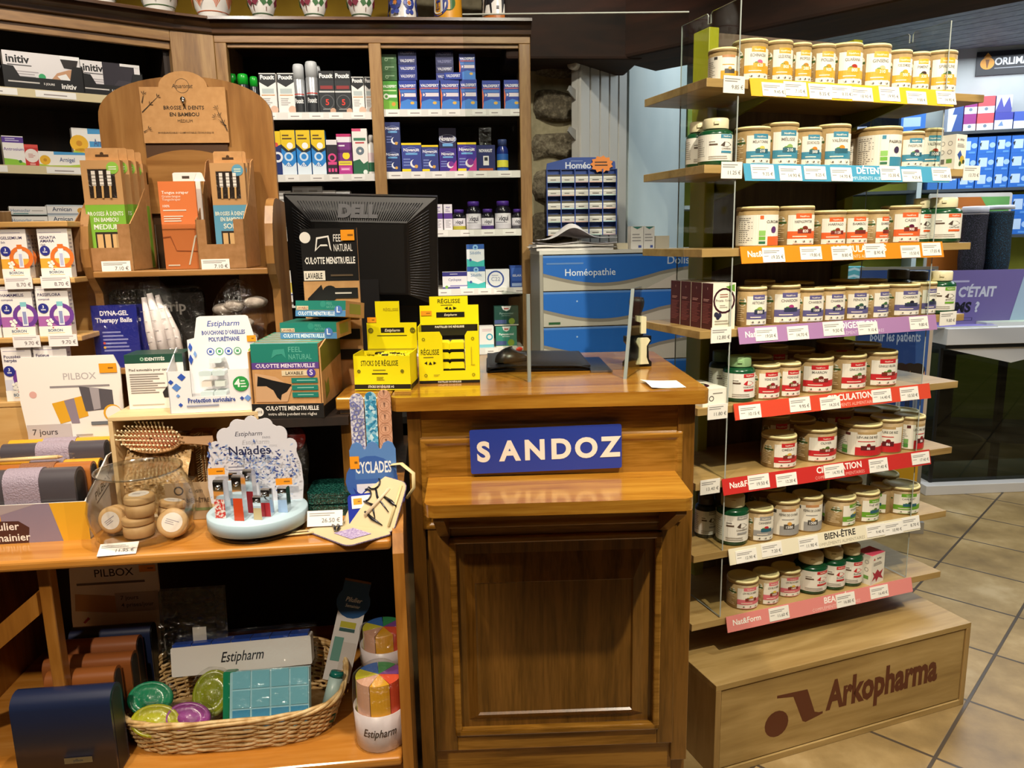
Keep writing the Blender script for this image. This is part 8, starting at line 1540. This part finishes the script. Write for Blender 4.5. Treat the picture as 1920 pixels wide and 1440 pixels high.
for k, (l, r_, t, c, w_) in enumerate([(1183, 1206, 424, '#e6e0da', 'small white carton on the drawer cabinet, left of two'), (1207, 1227, 424, '#e2dcd8', 'small white carton on the drawer cabinet, right of two'), (1118, 1180, 456, '#d3c7ae', 'low beige carton between the paper pile and the white cartons'), (1226, 1258, 442, '#c9bca8', 'beige carton with a red lid beside the white cartons')]):
    A, B = fh.Y(l, 460, .05), fh.Y(r_, 460, .05); zc_ = fh.Y((l+r_)/2, t, .05).z
    carton('small_carton', w_, 'carton', fh, A.x, B.x, zt2, zc_, .05+.02*(k > 1), .05, c, [Po([(.1, .98), (.95, .98), (.5, .86)], '#3a7a72'), Ln(.1, .9, .3, .7, 3, '#a5a0a0'), R(.6, .05, .85, .16, '#4a5aa0')] if k < 2 else [], top='#7a2a26' if k == 3 else None)
# homeopathy tube rack hanging on the stone wall
fr_ = Frame((.16, 3.08, 0), 5); A, B = fr_.Y(1026, 370, 0), fr_.Y(1156, 370, 0); x0, x1 = A.x, B.x; z0_, z1_ = fr_.Y(1090, 441, 0).z, fr_.Y(1090, 317, 0).z; zt_ = fr_.Y(1090, 294, 0).z
tr = thing('tube_rack', 'blue wall rack of homeopathy labels in five rows with an arched header', 'rack', fr_.w((x0+x1)/2, 0, z0_), fr_.yaw); w = (x1-x0)/2; Hh = z1_-z0_; BB = mat('#2c4a98', .45)
g = G(); g.box(-w, .03, 0, w, .035, Hh, BB); g.prism([(-w, Hh), (w, Hh), (w*.98, Hh+.03), (w*.4, zt_-z0_), (-w*.3, zt_-z0_), (-w*.98, Hh+.024)], .02, .025, BB)
g.front([T('Homéo', .46, .1, .5, '#d8deec', 'c', .46, 1.5), Ln(.35, .6, .66, .76, 1, '#9aa8d0')], -w, Hh, 2*w, zt_-z0_-Hh, .02)
for i in range(6): x = -w+i*2*w/5; g.box(x-.002, .0, 0, x+.002, .03, Hh, BB)
g.build('frame', tr)
for j in range(5):
    g = G(); zz = Hh*(j/5); hh_ = Hh/5
    g.box(-w, .002, zz, w, .004, zz+hh_*.46, mat('#d8d3cc', .5)); D = []
    for i in range(5):
        u = i/5; D += [R(u+.01, .72, u+.19, 1, '#efece6'), R(u+.01, .02, u+.19, .16, ['#e0b5a8', '#bcd8d0', '#d8d3c4', '#c9a9b5', '#a9cfe0'][(i*2+j) % 5]), Ln(u+.05, u+.16, .32, .56, 1, '#4a4640'), R(u+.194, 0, u+.206, 1, '#2c4a98')]
    g.front(D, -w, zz, 2*w, hh_*.46, .002); g.box(-w, .006, zz+hh_*.05, w, .028, zz+hh_*.62, mat('#5a5448', .6)); g.build('label_row', tr)
n = 22; P = fr_.Y(1130, 307, -.004); rs_ = (fr_.Y(1152, 307, 0).x-fr_.Y(1108, 307, 0).x)/2
g = G(); g.prism([((rs_ if i % 2 else rs_*.8)*math.cos(2*math.pi*i/n), (rs_ if i % 2 else rs_*.8)*.72*math.sin(2*math.pi*i/n)) for i in range(n)], 0, .002, mat('#e8893a', .5)); g.front([Ln(.2, .8, .35, .7, 2, '#4a2a12')], -rs_, -rs_*.7, rs_*2, rs_*1.4, 0)
g.build('starburst', tr, (P.x-(x0+x1)/2, .012, P.z-z0_))
# vertical panel radiator beside the stone wall
A = onplane(1088, 250, (0, 3.12, 0), Vector((0, 1, 0))); B = onplane(1176, 250, (0, 3.42, 0), Vector((0, 1, 0))); yw = math.degrees(math.atan2(B.y-A.y, B.x-A.x)); fra = Frame((A.x, A.y, 0), yw); L_ = math.hypot(B.x-A.x, B.y-A.y)
rd = thing('radiator', 'tall pale grey panel radiator with vertical ribs beside the stone wall', 'radiator', fra.O, fra.yaw); zt_ = fra.Y(1090, 106, 0).z; RM = mat('#b9b5b0', .4)
G().box(0, .012, .3, L_, .04, zt_-.01, RM).build('body', rd)
for i in range(5): G().box(i*L_/5+.004, 0, .3, (i+1)*L_/5-.004, .0125, zt_, RM).build('rib', rd, bevel=.003)
G().tube([(-.03, .02, zt_-.03), (0, .02, zt_-.03)], .02, mat('#e6e2dc', .4), 16).build('cap', rd)
for z in (zt_-.13, zt_-.28): G().prism([(-.055, z), (-.04, z+.02), (.0, z+.01), (.0, z-.03), (-.03, z-.015)], .02, .026, mat('#8f8b86', .4)).build('bracket', rd)
# ---------------------------------------------------------------- far room on the right
# storage shelves seen past the left end of the stand
fq = Frame((1.0, 4.35, 0), 6); A, B = fq.Y(1236, 300, 0), fq.Y(1420, 300, 0)
ss = thing('storage_shelves', 'white metal shelving with boxes in the passage behind the stand', 'shelf', fq.w((A.x+B.x)/2, 0, 0), fq.yaw); w = (B.x-A.x)/2; WM = mat('#c9d3d2', .4)
for x in (-w, w-.02): G().box(x, 0, 0, x+.02, .3, 2.15, WM).build('post', ss)
qz = [fq.Y(1260, p, 0).z for p in (258, 386, 472)]
for z in qz: G().box(-w+.02, .002, z-.02, w-.02, .3, z, WM).build('board', ss)
G().box(-w+.02, .302, .3, w-.02, .31, 2.15, LIME).build('back', ss)
def qb(l, t, r_, zz, c, D, label, dep=.12, y=.01):
    A, B = fq.Y(l, t+10, y), fq.Y(r_, t+10, y); carton('stock_box', label, 'box', fq, A.x, B.x, zz, fq.Y((l+r_)/2, t, y).z, y, dep, c, D)
S1 = qz[0]+.0005
hbx = (fq.Y(1268, 196, .01).z-S1)/3
for k in range(3):
    A, B = fq.Y(1248, 230, .01), fq.Y(1285, 230, .01)
    carton('stock_box', 'black and white stock box with an orange dot in the passage pile, '+['lowest', 'middle', 'topmost'][k], 'box', fq, A.x, B.x, S1+k*(hbx+.0005), S1+k*(hbx+.0005)+hbx, .01, .12, '#2a3040', [R(.2, .15, 1, .8, '#b5bdd0'), Ci(.55 if k == 2 else .8, .45, .3, '#dba02a')])
qb(1239.5, 222, 1247, S1, '#3a6ab0', [R(0, .5, 1, .75, '#2a3040'), R(0, .1, 1, .4, '#b5bdd0')], 'narrow blue and grey box left of the passage pile', .1)
qb(1290, 200, 1330, S1, '#7d8f3a', [], 'plain olive carton on the upper passage shelf', .1)
S2 = qz[1]+.0005
qb(1240, 340, 1249, S2, '#2a6ab5', [R(0, 0, 1, .4, '#22304a')], 'narrow blue box on the second passage shelf', .1); qb(1250, 330, 1262, S2, '#2f4f9c', [R(.1, .6, .9, .9, '#7a9ad0')], 'blue box on the second passage shelf', .1); qb(1264, 322, 1276, S2, '#8a5a52', [], 'brownish box on the second passage shelf', .1)
S3 = qz[2]+.0005
qb(1246, 415, 1259, S3, '#d8dce4', [R(.1, .3, .9, .8, '#2c2f6a')], 'white box with a dark blue panel low in the passage', .1); qb(1262, 320+80, 1278, S3, '#4a2a22', [], 'tall brown box low in the passage', .1)
# white roll of packaging behind the stand
A = fd.w(-.9, .98, 0)
o = thing('paper_bag_holder', 'tall grey-white translucent dispenser behind the left side of the stand', 'dispenser', (1.02, 3.35, 0), math.radians(15))
G().box(-.13, 0, 0, .13, .16, 1.93, mat('#b0aba6', .4)).build('body', o); G().prism([(-.1, 1.05), (.1, 1.05), (.1, 1.72)]+[(.1*math.cos(math.radians(t_)), 1.72+.06*math.sin(math.radians(t_))) for t_ in range(15, 180, 15)]+[(-.1, 1.72)], -.006, -.0005, mat('#d5d0ca', .3)).build('panel', o)
# product wall on the right
pwl = thing('product_wall', 'shop wall shelving of orthopaedic boxes at the far right', 'shelf', fw.w(0, -.3, 0), fw.yaw); DG = mat('#3a4044', .5)
def wY(px, py, Y): return fw.Y(px, py, Y)
ZW = [wY(1860, p, -.28).z for p in (243, 352, 440)]
wx0, wx1 = wY(1560, 300, -.28).x, 2.4
for z in ZW: G().box(wx0, .02, z-.02, wx1, .3, z, DG).build('shelf', pwl)
for x in (wx0, wY(1722, 300, -.28).x, 1.2, wx1): G().box(x, .0, 0, x+.03, .3, 2.02, mat('#c3cbcc', .4)).build('upright', pwl)
G().box(wx0, .301, .0, wx1, .32, 2.02, LIME).build('back', pwl); G().box(wx0, .05, 0, wx1, .3, .12, DG).build('plinth', pwl)
SG = fw.w(0, -.125, 0); A, B = wY(1830, 128, -.13), wY(1960, 110, -.13); zt_, zb_ = wY(1875, 95, -.13).z, wY(1875, 140, -.13).z
g = G(); w = B.x-A.x; h = zt_-zb_; g.box(0, 0, 0, w, .01, h, mat('#17171b', .4)); g.front([Ci(.16, .5, .28, '#d8932a', 0, .9), Po([(.1, .75), (.16, .95), (.22, .75)], '#d8932a'), Po([(.155, .3), (.165, .3), (.19, .66), (.13, .66)], '#7a4a12'), T('ORLIMAN', .27, .42, .28, '#d5d8da', 'l', .6, 2), Ln(.27, .8, .24, .32, 1, '#8a8c90')], 0, 0, w, h, 0)
tag(g.build('shop_sign', loc=fw.w(A.x, -.132, zb_), rot=(0, 0, fw.yaw)), 'black sign with an orange emblem and white capitals on the grey fascia', 'sign')
def wb(l, t, r_, z, c, D, label, dep=.12, y=-.27, group=None, **k):
    A, B = wY(l, t+15, y), wY(r_, t+15, y); return carton('brace_box', label, 'box', fw, A.x, B.x, z, wY((l+r_)/2, t, y).z, y, dep, c, D, group=group, **k)
z = ZW[0]+.0006
hm = (wY(1840, 181, -.27).z-z)/2
def rowb(i, l, r_, c, D, label, j): 
    A, B = wY(l, 215, -.27), wY(r_, 215, -.27); carton('brace_box', label, 'box', fw, A.x, B.x, z+j*(hm+.0006), z+j*(hm+.0006)+hm, -.27, .12, c, D)
for j in range(2):
    lv = ['lower', 'upper'][j]
    rowb(0, 1778, 1806, '#c3ccd8', [Po([(.3, 0), (1, 0), (1, 1), (.6, 1)], '#2a4a8c')], f'white and blue box at the left end of the far wall shelf, {lv} row', j)
    rowb(1, 1808, 1831, '#8e2a78', [R(0, 0, 1, .4, '#d3d8de'), Ci(.5, .25, .1, '#6a7a8c')], f'magenta box on the far wall shelf, {lv} row', j)
    rowb(2, 1833, 1864, '#c24a52', [R(0, 0, 1, .4, '#d3d8de'), Ci(.5, .25, .1, '#6a7a8c')], f'coral red box on the far wall shelf, {lv} row', j)
    if j == 0: rowb(3, 1866, 1900, '#3a3f9c', [R(0, 0, 1, .55, '#cfd6e0'), Po([(.2, .2), (.4, .5), (.5, .2)], '#6a88b5')], 'blue-violet box beside the coral red ones', j); rowb(4, 1902, 1935, '#3a58b0', [R(0, 0, 1, .45, '#cfd6e0')], 'blue box at the right edge of the far wall shelf', j)
    else: rowb(3, 1866, 1896, '#46499c', [Po([(0, .1), (.3, .9), (.5, .3), (.8, .9), (1, .2), (1, 1), (0, 1)], '#c9d3da')], 'blue box with white spikes beside the coral red ones, upper row', j)
for k, (l, r_) in enumerate([(1690, 1736), (1600, 1684)]):
    if k == 0: wb(l, 207, r_, ZW[0]-.004+.0046, '#2f6fc4', [R(.1, .3, .8, .7, '#a9c4e6')], 'bright blue box on the far wall seen between two shelves')
o = thing('folded_bag', 'shiny dark navy folded plastic bag on the far wall seen between shelves', 'bag', fw.w(wY(1642, 230, -.27).x, -.27, ZW[0]+.0006), fw.yaw); w = wY(1684, 230, -.27).x-wY(1600, 230, -.27).x; h = wY(1640, 212, -.27).z-ZW[0]
g = G(); g.grid(lambda u, v: ((u-.5)*w, .02*math.sin(3*u+2*v), h*v*(1-.15*math.sin(7*u)**2)), 20, 8, mat('#10151f', .15)); g.grid(lambda u, v: ((u-.5)*w, .1*v, h*(1-.15*math.sin(7*u)**2)), 20, 2, mat('#10151f', .15)); g.box(-w*.48, .025, 0, w*.48, .1, h*.8, mat('#10151f', .2)); g.front([R(.06, .2, .3, .4, '#8f9bb0')], -w/2, 0, w, h, -.02); g.build('bag', o)
# ranks of blue boxes: every one an object
NB_ = 0
def blueD(k): return [R(.12, .25, .6, .78, '#b9cfe8'), Po([(.06, .6), (.2, .7), (.16, .4)], '#1c2430'), Ci(.82, .5, .16, '#9fc0e8'), R(.5, .06, .9, .16, '#5a96d8')]
b0 = [(1800, 1830), (1832, 1864), (1866, 1892), (1894, 1930)]
for si in (1, 2):
    z = ZW[si]+.0006; n_ = 3 if si == 1 else 2; H_ = (ZW[si-1]-ZW[si]-.045)/n_ if si == 1 else (ZW[1]-ZW[2]-.05)/n_
    for ci, (l, r_) in enumerate(b0):
        for j in range(n_):
            A, B = wY(l, 300 if si == 1 else 400, -.27), wY(r_, 300 if si == 1 else 400, -.27)
            carton('brace_box', f'blue box on the {"second" if si == 1 else "third"} far wall shelf, {ORD[ci]} stack from grey upright, {["lowest", "next up", "topmost"][j] if n_ == 3 else ["lower", "upper"][j]}', 'box', fw, A.x, B.x, z+j*(H_+.0006), z+j*(H_+.0006)+H_, -.27, .14, '#2468c0', blueD(j))
    for ci, (l, r_) in enumerate([(1742, 1768), (1770, 1797)]):
        A, B = wY(l, 310, -.27), wY(r_, 310, -.27); carton('brace_box', f'blue and white box left of the ranks on the {"second" if si == 1 else "third"} far wall shelf, {["left", "right"][ci]} one', 'box', fw, A.x, B.x, z, z+H_*1.3, -.27, .14, '#3a76c4', [R(.1, .4, .9, .9, '#b5cbe6')])
for ci, (l, r_) in enumerate([(1586, 1618), (1620, 1652)]):
    for j in range(2):
        A, B = wY(l, 370, -.27), wY(r_, 370, -.27); H_ = .085; z = ZW[2]+.0006+(H_+.0006)*j
        carton('brace_box', f'blue box seen between the stand shelves on the far wall, {["left", "right"][ci]} stack, {["lower", "upper"][j]}', 'box', fw, A.x, B.x, z, z+H_, -.27, .12, '#2a6cc4', [R(.15, .2, .7, .8, '#a9c6ea')])
ft2 = Frame((1.75, 4.75, 0), -12); lt_ = thing('low_shelf', 'low white shelf unit in the far room stacked with teal packs', 'shelf', ft2.O, ft2.yaw); zz = ft2.Y(1610, 527, 0).z
G().box(-.1, 0, zz-.03, .5, .3, zz, WM).build('board', lt_); G().box(-.1, .01, 0, -.08, .29, zz-.03, WM).build('side', lt_); G().box(.48, .01, 0, .5, .29, zz-.03, WM).build('side', lt_)
for ci in range(4):
    for j in range(3 if ci < 2 else 2):
        x = -.08+ci*.125; carton('gauze_pack', f'teal and white pack on the low shelf in the far room, {ORD[ci]} stack, {["lowest", "next up", "topmost"][j]}', 'pack', ft2, x, x+.118, zz+.0005+j*.0425, zz+.0005+j*.0425+.042, .01, .12, '#5fb3b8', [Po([(0, .2), (.5, .6), (1, .2), (1, .5), (.5, .95), (0, .5)], '#cfe6e4')])
# white showcase counter with glass front
fs2 = Frame((2.30, 4.22, 0), 3.5); A = fs2.Y(1776, 632, 0); x0 = A.x; zt_ = fs2.Y(1800, 616, 0).z; zb_ = fs2.Y(1800, 647, 0).z; x1 = x0+1.5
wc = thing('showcase', 'white showcase counter with a dark glass front at the far right', 'showcase', fs2.w(x0, 0, 0), fs2.yaw); WS = mat('#dcd8d2', .35)
G().box(0, 0, zb_, 1.5, .42, zt_, WS).build('top', wc, bevel=.003); zg = fs2.Y(1800, 654, 0).z
G().box(.0, .01, zg, 1.5, .4, zb_, BLACK).build('black_band', wc)  # black band set back below the white top slab
zbs, zb0 = fs2.Y(1850, 905, 0).z, 0
G().box(-.06, -.02, 0, 1.5, .44, max(.04, zbs), WS).build('base', wc, bevel=.003)
pts = [fs2.Y(p, q, 0) for p, q in ((1778, 655), (1925, 650), (1925, 675), (1900, 681))]
G().prism([(p.x-x0, p.z) for p in pts], .02, .04, WS).build('fascia_panel', wc)
GLD = clear('showcase_glass', '#8f9488', 1., .02, base=.05)
G().box(.0, .045, zbs, 1.5, .05, zg, GLD).build('front_glass', wc); G().box(.0, .05, zbs, .006, .4, zg, GLD).build('side_glass', wc); G().box(-.004, .04, zbs, .012, .056, zg, BLACK).build('corner_trim', wc)
P = fs2.Y(1868, 800, .08); G().box(P.x-x0-.018, .06, zbs, P.x-x0+.018, .09, zg, mat('#0f0f10', .4)).build('glass_joint', wc)
o = thing('round_table_foot', 'tan round table foot with a black top, seen through the showcase glass', 'table', (2.98, 5.12, 0), 0); R_ = .26
G().lathe([(R_, 0), (R_, .10), (R_*.93, .11), (R_*.9, .105), (0, .105)], mat('#a8875c', .5), 40, mts=[None, None, None, mat('#17150f')]).build('foot', o); G().lathe([(.04, .105), (.04, .72)], BLACK, 16).build('column', o); G().lathe([(R_*1.1, .72), (R_*1.1, .75), (0, .75)], BLACK, 32).build('top', o)
tag(G().box(-.06, 0, 0, .06, .05, .95, wood('brown_post', ['#4a2410', '#6a3418'], (9, 9, 1), .5)).build('wooden_post', loc=(2.62, 5.1, 0)), 'reddish brown wooden post seen through the showcase glass', 'post')
# leaflets, promotion board, leg forms and purple sign on the showcase
def sY(px, py, Y): return fs2.Y(px, py, Y)
yq = .16; A, B = sY(1728, 560, yq), sY(1960, 556, yq); z0_ = zt_+.0005; h = sY(1800, 507, yq).z-z0_; w = B.x-A.x
g = G(); g.box(0, 0, 0, w, .008, h, mat('#7d6ea8', .45)); g.front([Ln(.08, .5, .76, .84, 1, '#c9c2de'), T("ET SI C'ÉTAIT", .09, .52, .17, '#dcdbe6', 'l', .5, 3, .1), T('UN', .02, .24, .17, '#dcdbe6', 'l', 0, 3, .1), T('TMS', .20, .24, .17, '#1c1a26', 'l', 0, 3, .15), T('?', .43, .24, .17, '#dcdbe6', 'l', 0, 3, .1), R(.18, .08, .42, .13, '#2a2450'), R(.185, .085, .415, .125, '#7d6ea8'), Po([(.72, 0), (1, 0), (1, 1), (.82, 1)], '#b5cbdd')], 0, 0, w, h, 0)
tag(g.build('counter_sign', loc=fs2.w(A.x, yq, z0_), rot=(0, 0, fs2.yaw)), 'purple sign with white and black slanted capitals standing on the white showcase', 'sign')
yq = .36; A, B = sY(1738, 430, yq), sY(1892, 430, yq); h = sY(1815, 362, yq).z-z0_; w = B.x-A.x
g = G(); g.cbox(0, 0, 0, w, .01, h, .012, mat('#d5d0c6', .4)); g.front([R(.03, .02, .97, .97, '#b8681e'), Po([(.62, .97), (.97, .97), (.97, .62)], '#6aa85a'), R(.03, .02, .97, .3, '#17406a'), T('MOTION', .44, .76, .08, '#e6d8c4', 'c', .5, 2, .15), Ln(.2, .7, .86, .9, 1, '#d8a868')], 0, 0, w, h, 0)
tag(g.build('promotion_board', loc=fs2.w(A.x, yq, z0_), rot=(0, 0, fs2.yaw)), 'orange promotion board with a green corner behind the leg forms', 'sign')
STK = noisy('glitter_stocking', ['#06070a', '#07080c', '#0a0b10', '#665c74'], 330, .7, .2, 1); STK2 = noisy('glitter_stocking_blue', ['#05080d', '#05080d', '#08121b', '#236a8a'], 330, .7, .2, 1)
for k, (l, r_, t, mt_) in enumerate([(1802, 1846, 387, STK), (1848, 1893, 385, STK2)]):
    y = .26; A, B = sY(l, 450, y), sY(r_, 450, y); r = (B.x-A.x)/2; h = sY((l+r_)/2, t, y).z-z0_
    o = thing('leg_form', ['black glitter stocking on a white leg form, left of the pair', 'blue-black glitter stocking on a white leg form, right of the pair'][k], 'leg form', fs2.w((A.x+B.x)/2, y, z0_), fs2.yaw)
    G().lathe([(r*.55, 0), (r*.6, h*.12), (r*.8, h*.3), (r*.98, h*.55), (r*.92, h*.75), (r*.96, h*.93), (r*.98, h*.95)], mt_, 24).build('stocking', o)
    G().lathe([(r*.97, h*.93 if k == 0 else h*.965), (r*.98, h*.99), (r*.9, h), (0, h)], mat('#cfcdd2', .4), 24).build('form_top', o)
for k, (l, r_, t, y, c) in enumerate([(1752, 1872, 603, .03, '#8a7fc0'), (1850, 1960, 596, .07, '#c9d3b5')]):
    A, B = sY(l, 606, y), sY(r_, 606, y); w = B.x-A.x
    g = G(); g.box(0, 0, 0, w, .09, .008+.012*k, mat('#d8d8d0', .5), mts=[None]*4+[mat(c, .35), None]); tag(g.build('leaflet_pile', loc=fs2.w(A.x, y, zt_+.0005), rot=(0, 0, fs2.yaw)), ['flat violet leaflets spread at the showcase corner', 'thicker pile of pale leaflets on the showcase'][k], 'leaflets')
# blue roll-up banner behind the stand's right side
fb = Frame((1.93, 3.72, 0), -14); A, B = fb.Y(1600, 700, 0), fb.Y(1743, 700, 0); w = B.x-A.x; h = 1.32
bn = thing('rollup_banner', 'blue roll-up banner with small people along its foot beside the showcase', 'banner', fb.w((A.x+B.x)/2, 0, 0), fb.yaw)
g = G(); g.box(-w/2, 0, .06, w/2, .003, h, mat('#1f4590', .45)); zt2 = fb.Y(1690, 612, 0).z; zp = fb.Y(1700, 680, 0).z
def bv(py): return (fb.Y(1690, py, 0).z-.06)/(h-.06)
D = [Po([(.72, 1), (1, 1), (1, .25), (.9, .25)], '#3a62ae'), T('médicaments', .52, bv(618), .035, '#b5c4e6', 'c', .62, 1.5), T('pour les patients', .52, bv(640), .038, '#b5c4e6', 'c', .66, 1.5), R(.955, 0, 1, 1, '#d3c2b0')]
v0 = bv(790); v1 = bv(690)
for i, u in enumerate((.62, .74, .84)):
    D += [Ci(u, v1-.02, .028, '#c99a7a'), Ci(u, v1-.005, .026, '#2a1c18'), R(u-.035, (v0+v1)/2-.01, u+.035, v1-.045, ['#c3c7d2', '#d8d3cc', '#4a5a7a'][i]), R(u-.03, v0, u-.003, (v0+v1)/2-.01, ['#b5b9c4', '#22304f', '#8a92a8'][i]), R(u+.003, v0, u+.03, (v0+v1)/2-.01, ['#b5b9c4', '#22304f', '#8a92a8'][i])]
D += [Ln(.3, .56, v0, v1-.03, 3, '#9fb3dd'), R(0, 0, 1, bv(868), '#8a8478'), Po([(.42, bv(870)), (.95, bv(866)), (.95, .03)], '#d8a21f')]
g.front(D, -w/2, .06, w, h-.06, 0); g.build('print', bn); G().box(-w/2-.02, -.05, 0, w/2+.02, .08, .06, mat('#b5b2ac', .3, .5)).build('base', bn); G().box(-w/2, .0, h, w/2, .012, h+.015, mat('#b5b2ac', .3, .5)).build('top_rail', bn)
